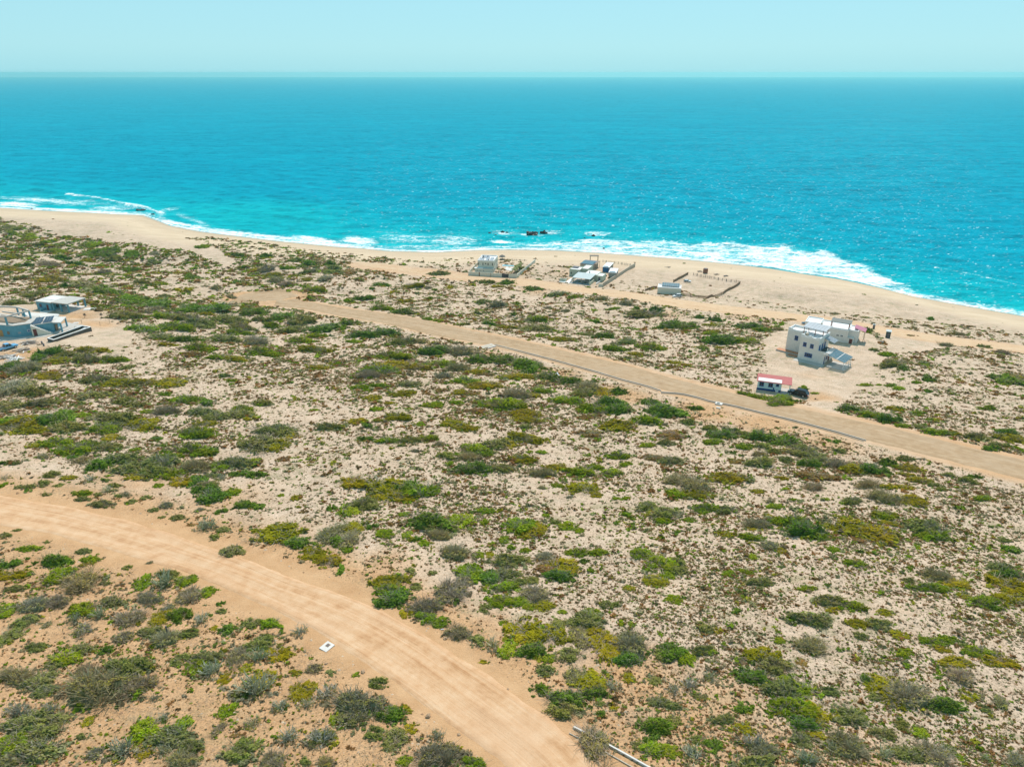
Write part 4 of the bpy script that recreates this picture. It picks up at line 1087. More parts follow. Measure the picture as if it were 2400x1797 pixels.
slab_thing('concrete_slab', 'flat pale concrete slab on sand beyond the pavilion porch', 'slab', 210, 725, 4.2, 2.6, .25, 10, M['concrete_pale'])
slab_thing('board', 'small white board lying on sand behind the pool', 'board', 178, 757, 1.6, .7, .15, 10, M['white'])
slab_thing('crate', 'orange crate beside the rear of the light blue pickup', 'crate', 9.5, 822, .8, .6, .7, 30, M['orange'])
for i, (px, py, hh, lb) in enumerate([(192, 759, 1.6, 'thin fence post behind the pool corner'), (235, 764, 1.5, 'thin fence post in sand beyond the pool end'), (257, 758, 2.0, 'taller leaning fence post on the sand slope by shrubs'), (282, 762, 1.5, 'fence post beside the pale sand gap at the shrubs'), (298, 760, 1.6, 'fence post farthest along the row toward the scrub'), (228, 728, 1.7, 'pale pole beside the flat concrete slab'), (236, 731, 1.9, 'second pale pole beyond the flat concrete slab'), (88, 818, 1.0, 'short dark post by the scrap timber')]):
    c = at1(px, py); o = MB().tube([(0, 0, -.4), (.05 * (i % 3), .04, hh)], .055, 6).build('fence_post', M['wood']); o.location = c; tag(o, lb, 'post')
    MB().tube([(.05 * (i % 3), .04, hh), (.05 * (i % 3), .04, hh + .05)], .06, 6).build('cap', M['wood'], o)
def yucca(px, py, hh, label):
    c = at1(px, py); t = thing('young_tree', label, 'tree', c)
    MB().tube([(0, 0, -.2), (.05, 0, hh * .5), (.1, .05, hh)], [.09, .07, .05], 6).build('trunk', M['trunk'], t)
    mb = MB(); r_ = random.Random(int(px))
    for k in range(90):
        a = r_.uniform(0, 6.28); e = r_.uniform(-.5, 1.4); l = r_.uniform(.3, .8); d = Vector((math.cos(a) * math.cos(e), math.sin(a) * math.cos(e), math.sin(e)))
        s_ = d.orthogonal() * .05; b = Vector((.1, .05, hh)); mb.quad(b - s_, b + s_, b + d * l + s_ * .4, b + d * l - s_ * .4)
    mb.build('crown', M['thatch'], t)
yucca(238, 747, 1.5, 'small bare sapling on the sand beyond the pool')
yucca(199, 745, 1.1, 'small staked sapling on the sand behind the porch')
for px, py, lb in ((99, 806, 'dark round stool in front of the pool wall'), (103, 811, 'second dark stool nearer the scrap timber')):
    c = at1(px, py); o = MB().tube([(0, 0, -.1), (0, 0, .55), (0, 0, .75), (0, 0, .9)], [.3, .22, .35, .1], 10).build('stool', M['gate']); o.location = c; tag(o, lb, 'stool')
    MB().tube([(0, 0, .9), (0, 0, .96)], .12, 8).build('seat', M['tyre'], o)

# ------------------------------------------------------------------ beach house with the gate
def wall_line(mb, pts, z0, z1, t=.24, ends=True):
    for i, (p, q) in enumerate(zip(pts, pts[1:])):
        p = np.array(p[:2], float); q = np.array(q[:2], float); d = (q - p) / np.hypot(*(q - p)); n = np.array([-d[1], d[0]]) * t / 2
        if i: p = p + d * t * .5 + d * .003
        za, zb = (z0, z1) if not isinstance(z1, list) else (z0, z1[i])
        mb.prism([tuple(p + n), tuple(p - n), tuple(q - n + d * t * .5), tuple(q + n + d * t * .5)], za, zb)
def gated_house():
    t = thing('beach_house', 'two-storey cream beach house inside a walled yard', 'house', (-20.2, 384.2, 5.0), -9)
    mb = MB(); mb.box(.9, 10.0, 2.0, 14.5, -1, 6.0); mb.box(-.4, 9.8, 0, 1.998, -1, 2.3); mb.build('wall', M['plaster_cream'], t)
    rf = MB(); rf.box(1.2, 9.7, 2.3, 14.2, 6.002, 6.07); rf.build('roof', M['roofwhite'], t)
    pp = MB(); parapet(pp, .9, 10.0, 2.003, 14.5, 6.002, 6.55, .3); pp.build('parapet', M['white'], t)
    MB().box(-.6, 4.2, -.2, 2.0, 2.302, 2.5).build('porch_roof', M['white'], t)
    MB().box(4.25, 10.0, -.1, 2.0, 2.302, 2.42).build('porch_canopy', M['sheet'], t)
    for u0, u1, v0, v1 in ((1.6, 4.0, 3.0, 6.8), (5.0, 6.6, 3.2, 9.5), (7.3, 9.2, 3.2, 8.8), (1.8, 6.0, 9.5, 13.0)):
        solar_array(t, [(u0, v0, 6.25), (u1, v0, 6.25), (u1, v1, 6.6), (u0, v1, 6.6)], 2, 3, M['slatgrey'])
    for u, v in ((2.8, 8.0), (5.0, 11.0), (2.6, 10.8), (6.9, 3.0)): MB().disc_cyl((u, v, 6.5), (0, 0, 1), .35, .4, 10).build('roof_tank', M['gate'], t)
    for u, w, hh in ((1.5, .6, 1.5), (3.9, .6, 1.5), (5.4, .75, .7), (6.8, .6, 1.5), (9.2, .6, 1.5)): window(t, 'f', 2.0, u, 4.4 if hh > 1 else 4.7, w, hh, M['plaster_cream'], 0, .06, sill=False)
    for v in (3.6, 7.0, 9.6, 12.0): window(t, 'r', 10.0, v, 4.4, .8, 1.7, M['plaster_cream'], 0, .06, sill=False)
    for u in (1.0, 2.6, 4.6): window(t, 'f', 0, u, 1.2, .5, .5, M['white'], 0, .05, sill=False)
    door(t, 'r', 10.0, 11.8, .1, 1.0, 2.3, M['darkred'])
    window(t, 'r', 10.0, 4.5, 1.4, 1.4, 1.2, M['plaster_cream'], 0, .06, sill=False)
    # yard wall
    z2 = lambda x, y: atz((1080 + x / 11.64, 580 + y / 11.64), 5.0)
    tw = thing('yard_wall', 'cream yard wall with dark gate around the two-storey beach house', 'wall', (0, 0, 0))
    L0, L1, G0, G1, R1_, R2_ = z2(435, 520), z2(212, 757), z2(1112, 812), z2(1308, 823), z2(1530, 832), z2(2030, 388)
    zb = 3.5
    mb = MB(); wall_line(mb, [L0, L1, G0], zb, 7.0)
    wall_line(mb, [G1, R1_], zb, 7.0)
    mb.build('front_wall', M['plaster_cream'], tw)
    mb = MB(); n = 6
    for k in range(n):
        a = R1_ + (R2_ - R1_) * k / n; b = R1_ + (R2_ - R1_) * (k + 1) / n
        wall_line(mb, [a, b], zb, 7.0 - .12 * k + .12 * (k % 2))
    mb.build('stepped_wall', M['plaster_cream'], tw)
    for k, s in enumerate((.33, .67)):
        p = L1 + (G0 - L1) * s; MB().box(p[0] - .2, p[0] + .2, p[1] - .3, p[1] + .2, zb, 7.12).build('pillar', M['rust' if k == 0 else 'block'], tw)
    mb = MB(); wall_line(mb, [G0 + (G1 - G0) * .04, G0 + (G1 - G0) * .96], 5.0, 7.05, .1); g = mb.build('gate', M['gate'], tw)
    d = (G1 - G0)
    mb = MB()
    for k in range(12):
        p = G0 + d * (.06 + .08 * k); mb.box(p[0] - .05, p[0] + .05, p[1] - .12, p[1] - .06, 5.0, 7.04)
    mb.build('gate_bar', M['tyre'], g)
    for i, (x, y, hh) in enumerate(((590, 610, .6), (270, 635, .5))): pass
    pool = z2(1290, 497)
    v = [z2(1120, 505), z2(1470, 520), z2(1475, 497), z2(1130, 475)]
    o = MB().prism([(p[0], p[1]) for p in v], 4.6, 5.12).build('swimming_pool', M['white']); tag(o, 'narrow pale blue pool in the walled yard of the cream house', 'pool')
    c = sum(np.array(p) for p in v) / 4
    MB().prism([(c[0] + (p[0] - c[0]) * .92, c[1] + (p[1] - c[1]) * .8) for p in v], 5.122, 5.14).build('water', M['pool'], o)
    # rocky garden bed
    v = [z2(1180, 620), z2(1400, 645), z2(1440, 560), z2(1250, 525)]
    o = MB().prism([(p[0], p[1]) for p in v], 4.6, 5.1).build('garden_bed', M['concrete_pale']); tag(o, 'white gravel garden bed beside the palms in the walled yard', 'garden bed')
gated_house()
def frond_ball(name, par, z, R, n, mat, seed, droop=.9, wid=.16):
    r_ = random.Random(seed); mb = MB()
    for k in range(n):
        a = 6.283 * k / n + r_.uniform(-.25, .25); el = r_.uniform(.15, 1.25); l = R * r_.uniform(.8, 1.1)
        d = Vector((math.cos(a), math.sin(a), 0)); pts = []
        for s in range(6):
            q = s / 5; pts.append(d * (l * q * math.cos(el * (1 - q * .6))) + Vector((0, 0, l * (math.sin(el) * q - droop * q * q))))
        sd = Vector((-math.sin(a), math.cos(a), 0))
        for s in range(5):
            w0 = wid * R * (1 - abs(s / 5 - .35)); w1 = wid * R * (1 - abs((s + 1) / 5 - .35)) * (0.2 if s == 4 else 1)
            A, B = pts[s], pts[s + 1]
            mb.quad(A, B, B + sd * w1 - Vector((0, 0, w1 * .5)), A + sd * w0 - Vector((0, 0, w0 * .5))); mb.quad(B, A, A - sd * w0 - Vector((0, 0, w0 * .5)), B - sd * w1 - Vector((0, 0, w1 * .5)))
    o = mb.build(name, mat, par)
    for v in o.data.vertices: v.co.z += z
    return o
def palm(px, py, hh, R, label, seed):
    c = atz((px, py), 5.0); t = thing('palm_tree', label, 'palm', (c[0], c[1], 5.0), group='palms in the walled yard')
    MB().tube([(0, 0, -.5), (.06, 0, hh * .5), (.1, .05, hh)], [.2, .16, .13], 8).build('trunk', M['trunk'], t)
    frond_ball('crown', t, hh, R, 22, M['palm'], seed)
palm(1169, 639.5, 2.2, 1.5, 'lone small palm at the corner of the cream beach house', 1)
for i, (x, y, hh, lb) in enumerate(((1204.5, 642, 2.6, 'palm nearest the gate in the walled yard row'), (1209, 639, 2.8, 'second palm in from the gate along the stepped wall'), (1213, 636, 2.8, 'middle palm of the row along the stepped wall'), (1217, 633, 3.0, 'fourth palm in from the gate along the stepped wall'), (1221, 630, 3.2, 'palm closest to the sea in the walled yard row'))):
    palm(x, y, hh, 2.0, lb, 3 + i)
c = atz((1177, 605), 5.0)
t = thing('palapa', 'round thatched beach umbrella on one pole behind the cream house', 'parasol', (c[0], c[1], ground(c[0], c[1])))
MB().tube([(0, 0, -.5), (0, 0, 2.3)], .14, 8).build('pole', M['wood'], t)
MB().tube([(0, 0, 1.7), (0, 0, 1.85), (0, 0, 2.4), (0, 0, 2.95)], [1.9, 2.0, 1.3, .1], 14).build('thatched_roof', M['thatch'], t)
MB().disc_cyl((0, 0, .3), (0, 0, 1), 1.3, .06, 12).build('bench', M['wood'], t)

# ------------------------------------------------------------------ carport house by the beach road
def carport_house():
    z3 = lambda x, y, z=5.0: atz((1290 + x / 10.53, 580 + y / 10.53), z)
    R = -24
    O = z3(435, 692)
    t = thing('beach_house', 'sage green flat-roofed beach house with wide sheet-roofed carport', 'house', (31.6, 362.8, 5.0), R)
    # block at the left back, block at the right, carport roof in front
    mb = MB(); mb.box(-6.5, -.5, 13.5, 21.0, -1, 3.4); mb.box(-.498, 3.4, 15.5, 24.5, -1, 3.9); mb.box(6.2, 10.4, 9.2, 17.0, -1, 3.2); mb.box(10.402, 13.8, 8.6, 14.6, -1, 2.8)
    mb.box(9.3, 10.0, -.6, 6.0, -1, 1.5)
    mb.build('wall', M['plaster_sage'], t)
    rf = MB(); rf.box(-6.3, -.7, 13.7, 20.8, 3.402, 3.46); rf.box(-.3, 3.2, 15.7, 24.3, 3.902, 3.96); rf.box(3.6, 10.2, 9.0, 16.8, 3.202, 3.28); rf.box(10.6, 13.6, 8.8, 14.4, 2.802, 2.87); rf.build('roof', M['roofwhite'], t)
    pp = MB(); parapet(pp, -6.5, -.5, 13.503, 21, 3.402, 3.75); parapet(pp, -.49, 3.4, 15.503, 24.5, 3.902, 4.2); parapet(pp, 10.41, 13.8, 8.603, 14.6, 2.802, 3.05); pp.build('parapet', M['plaster_sage'], t)
    mb = MB(); slab4(mb, [(-.4, .6, 2.75), (9.6, .6, 2.75), (9.6, 10.6, 3.25), (-.4, 10.6, 3.25)], .1); mb.build('carport_roof', M['sheet'], t)
    for u in (.2, 4.6, 9.0): MB().box(u - .12, u + .12, .8, 1.04, -.5, 2.75).build('post', M['concrete'], t)
    MB().box(-.8, 9.8, -1.2, 9, -.8, .06).build('carport_floor', M['concrete'], t)
    for k in range(8): pass
    ramp_ = MB()
    for k in range(7): ramp_.box(-.4 + k * 1.35, .5 + k * 1.35, -1.15, 5.0, .062, .07)
    ramp_.build('floor_strip', M['slatgrey'], t)
    MB().box(-3.6, -1.2, -1.0, 8.5, -.8, .1).build('path', M['white'], t)
    MB().box(-1.1, -.82, -1.2, 2.5, -.8, .9).build('entry_wall', M['white'], t)
    mb = MB(); mb.box(-7.2, -4.2, .5, 3.0, -.8, 1.5); mb.build('planter', M['plaster_sage'], t)
    MB().box(-6.9, -4.5, .8, 2.7, 1.502, 1.6).build('planter_soil', M['wood'], t)
    MB().box(-7.2, -3.6, -1.2, .4, -.8, .3).build('step', M['white'], t)
    MB().box(-1.6, -1.45, 2.6, 12, -.8, 1.2).build('garden_wall', M['plaster_sage'], t)
    door(t, 'r', -.5, 15.0, .1, .9, 2.2, M['blue']) if False else None
    window(t, 'f', 13.5, -5.4, 1.6, .5, 1.1, M['gate'], 0, .06, sill=False)
    door(t, 'f', 13.5, -1.6, .1, 1.0, 2.3, M['blue'])
    door(t, 'r', 10.4, 7.9, .1, 1.0, 1.9, M['gate']) if False else None
    door(t, 'f', 8.6, 12.0, .1, 1.0, 2.1, M['gate'])
    window(t, 'f', 9.2, 7.4, 2.4, .5, 1.1, M['gate'], 0, .06, sill=False)
    MB().box(5.6, 6.0, 11, 11.4, 3.282, 4.4).build('chimney', M['contgrey'], t)
    mb = MB(); mb.box(-6.2, -3.0, 17.2, 19.6, 3.47, 4.0); mb.build('roof_tank', M['gate'], t)
    # house with solar roof behind
    p = z3(815, 530)
    t2 = thing('beach_house', 'low tan beach house with pale blue solar roof', 'house', (p[0], p[1], 5.0), R)
    MB().box(-2.0, 5.6, 0, 9.5, -1, 2.75).build('wall', M['block'], t2)
    MB().box(-2.2, 5.8, -.2, 9.7, 2.752, 2.9).build('roof', M['gate'], t2)
    solar_array(t2, [(-1.8, .2, 3.0), (5.3, .2, 3.0), (5.3, 6.0, 3.4), (-1.8, 6.0, 3.4)], 5, 3, M['solarblue'])
    door(t2, 'f', 0, 1.0, .1, 1.1, 2.2, M['blue'])
    window(t2, 'f', 0, 3.2, 1.5, 1.1, 1.0, M['wood'], 1, .1)
    for v in (2.0, 5.0, 8.8): MB().box(6.6, 6.75, v, v + .15, -.5, 3.1).build('porch_post', M['wood'], t2)
    MB().box(5.82, 6.9, 1.8, 9.2, 2.95, 3.1).build('porch_roof', M['wood'], t2)
    # lookout frame
    p = z3(985, 322)
    t3 = thing('lookout_shelter', 'open timber lookout shelter with flat slatted roof above the beach', 'shelter', (p[0], p[1], ground(p[0], p[1])), -3)
    for u, v in ((0, 0), (4.5, 0), (0, 3.0), (4.5, 3.0)): MB().box(u - .12, u + .12, v - .12, v + .12, -.5, 3.3).build('post', M['wood'], t3)
    mb = MB()
    for k in range(9): mb.box(-.4, 4.9, -.3 + k * .42, .0 + k * .42, 3.42 - .02 * k, 3.54 - .02 * k)
    mb.build('roof', M['thatch'], t3)
    MB().box(-.2, 4.7, -.14, .14, .35, .5).build('rail', M['wood'], t3)
    MB().box(-.2, 4.7, 2.86, 3.14, 3.2, 3.4).build('beam', M['wood'], t3)
    # two container cabins
    for (x, y, mat, lb, rot, w, l, hh) in ((1284, 602, 'contblue', 'container cabin with blue end wall and white roof', -20, 3.6, 11, 2.7), (1432, 748, 'contgrey', 'container cabin with rust-framed grey end wall nearest the sloping wall', -14, 4.1, 9.5, 2.9)):
        p = z3(x, y); t4 = thing('container_cabin', lb, 'cabin', (p[0], p[1], 5.0), rot)
        MB().box(0, w, .05, l, -.8, hh).build('wall', M['contgrey'], t4)
        MB().box(.12, w - .12, .0, .048, .1, hh - .1).build('end_wall', M[mat], t4)
        mb = MB(); mb.box(0, .12, -.06, .048, -.8, hh); mb.box(w - .12, w, -.06, .048, -.8, hh); mb.build('frame', M['rust'], t4)
        MB().box(-.15, w + .15, -.2, l + .2, hh + .002, hh + .14).build('roof', M['roofwhite'], t4)
        mb = MB(); slab4(mb, [(.2, .2, hh + .15), (w - .4, .1, hh + .15), (w - .8, 1.5, hh + .3), (.5, 1.6, hh + .3)], .03); mb.build('tarpaulin', M['solarblue'], t4)
        window(t4, 'r', w, l * .3, 1.6, .9, 1.0, M['gate'], 0, .06, sill=False); door(t4, 'r', w, l * .6, .05, .9, 2.1, M['wood'])
    # long sloping wall
    tw = thing('boundary_wall', 'long rough sandy wall running from the road towards the beach', 'wall', (0, 0, 0))
    A, B = z3(1290, 968), z3(2085, 452)
    mb = MB(); n = 12
    for k in range(n):
        a = A + (B - A) * k / n; b = A + (B - A) * (k + 1) / n
        g = min(ground(a[0], a[1]), ground(b[0], b[1])); wall_line(mb, [a, b], g - 1, 5.0 + 1.9 - .35 * k / n + .02 * (k % 2), .28)
    mb.build('wall', M['block'], tw)
    A2 = z3(1185, 962)
    mb = MB(); wall_line(mb, [A2, A - (A - A2) * .05], 3.6, 6.5, .28); A3 = z3(1375, 880, 5); mb.build('end_wall', M['plaster_cream'], tw)
    mb = MB(); C0, C1 = z3(1130, 925), z3(1340, 760)
    for k in range(4):
        a = C0 + (C1 - C0) * k / 4; b = C0 + (C1 - C0) * (k + 1) / 4; wall_line(mb, [a, b], 3.8, 5.9 - .1 * (k % 2), .26)
    mb.build('inner_wall', M['white'], tw)
    v = [z3(1290, 945), z3(1380, 905), z3(1590, 745), z3(1560, 730), z3(1400, 815)]
    MB().prism([(p[0], p[1]) for p in v], 4.4, 5.06).build('ramp', M['white'], tw)
carport_house()
def solar_cabin():
    p = atz((1540.5, 687), 6.5)
    t = thing('beach_cabin', 'windowless cream box house with blue solar panels on its roof', 'house', (p[0], p[1], 6.2), -14)
    MB().box(0, 11.2, 0, 6.2, -1.2, 3.1).build('wall', M['plaster_cream'], t)
    MB().box(.2, 11.0, .2, 6.0, 3.102, 3.17).build('roof', M['roofwhite'], t)
    pp = MB(); parapet(pp, 0, 11.2, .003, 6.2, 3.102, 3.5, .28); pp.build('parapet', M['white'], t)
    solar_array(t, [(1.9, 2.2, 3.7), (10.3, 2.2, 3.7), (10.3, 5.6, 4.4), (1.9, 5.6, 4.4)], 8, 2, M['solarblue'])
    mb = MB()
    for u in (2.0, 4.8, 7.5, 10.2): mb.box(u - .05, u + .05, 2.3, 2.4, 3.172, 3.7); mb.box(u - .05, u + .05, 5.4, 5.5, 3.172, 4.35)
    mb.build('panel_leg', M['rust'], t)
    door(t, 'r', 11.2, 3.0, .1, .9, 2.0, M['white'])
    # paling fences
    def fence(name, label, px, hh, step=.32, mat='wood', gap=True):
        P = np.array([at1(*q) for q in px]); s = np.r_[0, np.cumsum(np.hypot(*np.diff(P[:, :2], axis=0).T))]
        f = thing(name, label, 'fence', (0, 0, 0)); mb = MB(); k = 0.0
        while k < s[-1]:
            x, y = np.interp(k, s, P[:, 0]), np.interp(k, s, P[:, 1]); z = ground(x, y); b = .05 if gap else step * .49
            mb.box(x - .07, x + .07, y - .03, y + .03, z - .2, z + hh * (1 + .06 * math.sin(k * 9))); k += step
        mb.build('paling', M[mat], f)
        k = 0.0
        while k <= s[-1]:
            x, y = np.interp(k, s, P[:, 0]), np.interp(k, s, P[:, 1]); z = ground(x, y)
            MB().box(x - .1, x + .1, y - .12, y + .06, z - .4, z + hh * 1.15).build('post', M[mat], f); k += max(2.5, s[-1] / 14)
        for fr in (.35, .8):
            mb = MB(); mb.tube([(x, y - .02, z + hh * fr) for x, y, z in [(np.interp(k, s, P[:, 0]), np.interp(k, s, P[:, 1]), ground(np.interp(k, s, P[:, 0]), np.interp(k, s, P[:, 1]))) for k in np.linspace(0, s[-1], 14)]], .05, 5); mb.build('rail', M[mat], f)
    fence('paling_fence', 'weathered paling fence curving up to the beach past the box house', [(1600, 692), (1620, 696), (1645, 699), (1658, 700), (1676, 696), (1695, 689), (1715, 678), (1735, 664)], 1.3)
    fence('paling_fence', 'short paling fence behind the box house towards the sea', [(1578, 661), (1590, 655), (1602, 649), (1613, 643)], 1.3)
    fence('paling_fence', 'low paling fence at the roadside end of the box house', [(1512, 682), (1520, 679), (1530, 676), (1540, 675)], 1.1)
    fence('wire_fence', 'sparse post and wire fence facing the beach', [(1625, 645), (1645, 649), (1670, 653), (1700, 659), (1733, 663)], 1.2, 2.2, 'thatch')
    fence('wire_fence', 'sparse post fence between the container cabins and the beach', [(1413, 614), (1430, 617), (1450, 619), (1470, 622), (1485, 624)], 1.2, 2.0, 'thatch')
    fence('wire_fence', 'low post fence seaward of the walled yard', [(1172, 609), (1190, 610), (1210, 611), (1235, 612)], .9, 3.0, 'thatch')
solar_cabin()
g = at1(1611, 661); car('parked_car', 'small pale grey car on sand behind the box house', g, -12, 3.9, 1.7, 1.3, CP['white'])

# ------------------------------------------------------------------ small things on the beach and land
def drum(px, py, r, hh, mat, label, name='drum', cat='drum'):
    c = at1(px, py); o = MB().tube([(0, 0, -.2), (0, 0, hh * .3), (0, 0, hh * .32), (0, 0, hh * .95), (0, 0, hh)], [r, r, r * 1.04, r, r * .9], 14).build(name, mat); o.location = c; tag(o, label, cat)
    MB().disc_cyl((0, 0, hh + .03), (0, 0, 1), r * .8, .03, 12).build('lid', M['gate'], o)
drum(1653, 640, 1.3, 2.6, M['rust'], 'tall rusty tank standing alone on the beach', 'rusty_tank', 'tank')
def box_cabin(px, py, w, d, hh, rot, mat, label, name, cat):
    c = at1(px, py); t = thing(name, label, cat, c, rot)
    MB().box(-w / 2, w / 2, -d / 2, d / 2, -.4, hh).build('wall', mat, t)
    mb = MB(); slab4(mb, [(-w / 2 - .15, -d / 2 - .2, hh + .003), (w / 2 + .15, -d / 2 - .2, hh + .003), (w / 2 + .15, d / 2 + .2, hh + .25), (-w / 2 - .15, d / 2 + .2, hh + .25)], .08); mb.build('roof', M['sheet'], t)
    door(t, 'f', -d / 2, 0, .05, .75, 1.9, M['gate'])
box_cabin(2080, 792, 1.5, 1.3, 2.6, -25, M['greenroof'], 'narrow dark green outhouse standing on sand beside the sandy track', 'outhouse', 'outhouse')
box_cabin(2047, 771, .7, .6, 1.6, -20, M['gate'], 'small dark box by the bush beyond the pink canopy', 'utility_box', 'utility box')
timber_pile(2066, 803, 14, 'little heap of grey blocks near the dark green outhouse', .9, (.4, 1.0), ('contgrey', 'gate'))
for px, py, n, lb in ((1678, 644, 12, 'pair of weathered log ends on the beach beside the rusty tank'), (1700, 647, 20, 'tangle of driftwood on the beach past the rusty tank'), (1566, 627, 10, 'dark scrap of driftwood above the box house'), (1640, 637, 10, 'long pale driftwood log beside the rusty tank'), (2040, 655, 4, 'dark stick of driftwood at the water edge')):
    timber_pile(px, py, n, lb, 1.2, (1, 3), ('wood', 'thatch'))
o = slab_thing('equipment_pad', 'white concrete pad with a dark hatch beside the orange dirt road', 'concrete pad', 766.5, 1516, 1.4, 1.2, .14, 57, M['concrete_pale'])
MB().box(-.05, .42, -.2, .25, .142, .17).build('hatch', M['wood'], o); MB().box(.05, .3, -.1, .15, .172, .2).build('hatch_lid', M['gate'], o)
o = slab_thing('junction_box', 'white concrete junction box on the tan road drain', 'junction box', 1684.5, 948, 1.7, 1.2, .4, -30, M['concrete_pale'])
MB().box(-.45, .25, -.3, .3, .602, .64).build('lid', M['concrete'], o)
o = slab_thing('concrete_block', 'loose white block just below the white junction box', 'block', 1683.5, 957, 1.0, .5, .3, -25, M['concrete_pale'])
def drain(name, label, px, w, dep, lift=.22, end=None):
    P = np.array([at1(*q) for q in px]); s = np.r_[0, np.cumsum(np.hypot(*np.diff(P[:, :2], axis=0).T))]
    k = np.linspace(0, s[-1], int(s[-1] / 1.2) + 2); X = np.interp(k, s, P[:, 0]); Y = np.interp(k, s, P[:, 1])
    Z = h(X, Y) + lift; T = np.gradient(np.stack([X, Y], -1), axis=0); T /= np.hypot(T[:, 0], T[:, 1])[:, None]; Nn = np.stack([-T[:, 1], T[:, 0]], -1)
    t = thing(name, label, 'drain', (0, 0, 0))
    prof = lambda o0, o1, z0, z1: [(o0, z0), (o1, z0), (o1, z1), (o0, z1)]
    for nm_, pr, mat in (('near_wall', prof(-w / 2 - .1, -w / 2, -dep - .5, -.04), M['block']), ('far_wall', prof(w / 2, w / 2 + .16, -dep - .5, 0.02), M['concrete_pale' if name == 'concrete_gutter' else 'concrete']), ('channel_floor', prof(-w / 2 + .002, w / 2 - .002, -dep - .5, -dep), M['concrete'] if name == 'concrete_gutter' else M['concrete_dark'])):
        mb = MB()
        for a in range(len(X)):
            for o_, z_ in pr: mb.v.append((X[a] + Nn[a, 0] * o_, Y[a] + Nn[a, 1] * o_, Z[a] + z_))
        for a in range(len(X) - 1):
            for q in range(4): mb.f.append((a * 4 + q, a * 4 + 4 + q, a * 4 + 4 + (q + 1) % 4, a * 4 + (q + 1) % 4))
        mb.f.append((0, 1, 2, 3)); b = (len(X) - 1) * 4; mb.f.append((b + 3, b + 2, b + 1, b))
        mb.build(nm_, mat, t)
    return t
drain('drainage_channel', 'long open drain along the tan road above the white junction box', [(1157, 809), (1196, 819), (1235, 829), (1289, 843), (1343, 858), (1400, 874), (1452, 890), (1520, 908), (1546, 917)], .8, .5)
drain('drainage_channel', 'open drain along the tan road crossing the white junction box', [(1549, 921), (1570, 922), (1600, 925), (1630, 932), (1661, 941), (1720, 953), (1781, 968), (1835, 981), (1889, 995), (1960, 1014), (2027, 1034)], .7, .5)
o = slab_thing('culvert_apron', 'flat concrete apron at the upper end of the road drain', 'concrete apron', 1141, 814, 2.6, 5.5, .3, -52, M['concrete_pale'])
MB().box(-.9, .9, -2.4, 2.4, .302, .33).build('apron_floor', M['block'], o)
drain('concrete_gutter', 'straight white-edged concrete gutter beside the dirt road', [(1339, 1712), (1380, 1733), (1420, 1754), (1460, 1776), (1500, 1799), (1560, 1832), (1640, 1880)], .75, .45, .2)
P = [at1(1302, 879), at1(1310, 885), at1(1316, 893)]
o = MB().tube([tuple(P[0] + [0, 0, .3]), tuple(P[0] + [.4, 0, .75]), tuple(P[1] + [0, 0, .6]), tuple(P[2] + [0, 0, .1])], .16, 8).build('bent_pipe', M['plastic']); tag(o, 'bent white pipe sticking out of the bushes below the tan road', 'pipe')
c = at1(394, 1490)
o = MB().tube([(0, 0, -.5), (0, 0, 1.5)], .09, 8).build('lone_post', M['gate']); o.location = c; tag(o, 'lone dark post standing in a dry bush', 'post')
MB().tube([(0, 0, 1.5), (0, 0, 1.56)], .1, 8).build('cap', M['gate'], o)
c = at1(1037, 1475)
o = MB().tube([(-.2, 0, .05), (.2, -.05, .12)], .06, 6).build('white_tube', M['plastic']); o.location = c; tag(o, 'short white tube lying at the verge of the dirt road', 'tube')

# ------------------------------------------------------------------ rocks
def rock_mesh(name, seed, mat, rough=.35, sub=3):
    bm_ = __import__('bmesh').new(); __import__('bmesh').ops.create_icosphere(bm_, subdivisions=sub, radius=1.0)
    from mathutils import noise as mn
    for v in bm_.verts:
        p = v.co * 1.3 + Vector((seed * 7.3, seed * 1.7, seed)); v.co *= 1 + rough * mn.noise(p) + rough * .5 * mn.noise(p * 2.7) + rough * .25 * mn.noise(p * 6)
    me = bpy.data.meshes.new(name); bm_.to_mesh(me); bm_.free(); me.materials.append(mat); return me
RK = [rock_mesh('rock', i + 1, M['rock'], .8, 4) for i in range(4)]
SEA_ROCKS = [(1245, 547.5, 25, 10, 'largest dark sea rock, jagged, in the surf line'), (1275, 544.5, 14, 7.5, 'second dark sea rock, rounder, beside the largest'), (1178, 543.5, 8, 4, 'small twin-peaked rock in foam between the tiny reef rocks'), (1188, 545, 5, 2.4, 'small flat rock touching the twin-peaked one'), (1147, 546, 5, 2.2, 'tiny dark rock farthest along the reef from the big rock'), (1162, 551, 6, 2, 'flat low rock on the shore side of the small reef'), (1391, 552, 8, 4, 'dark rock at the seaward edge of the wide white surf'), (1370, 558, 4, 2, 'tiny rock inside the white surf'), (1402, 546, 5, 2, 'low rock just beyond the white surf edge'), (1378, 548, 3.5, 1.6, 'tiny rock between the two rocks at the surf edge'), (1415, 582, 4.5, 3, 'dark rock in shallow water above the carport house'), (1342, 558, 4, 1.5, 'tiny flat rock nearest the largest rocks inside the surf'), (330, 492, 18, 3.6, 'long low rock under the breaking wave by the sandy point'), (359, 502, 7, 2.5, 'small rock at the tip of the sandy point'), (75, 489, 5, 2, 'tiny rock at the water edge below the long breaker')]
for i, (px, py, w, hh, lb) in enumerate(SEA_ROCKS):
    c = atz((px, py + hh * .4), 0.0); D = c[1] * cp + HC * sp
    o = link('sea_rock', RK[i % 4]); s_ = D / F
    o.location = (c[0], c[1], 0.1); o.scale = (w * s_ / 2, w * s_ * .38, hh * s_ * .8); o.rotation_euler = (0, 0, rng.uniform(-.4, .4)); tag(o, lb, 'rock', 'dark rocks in the surf')
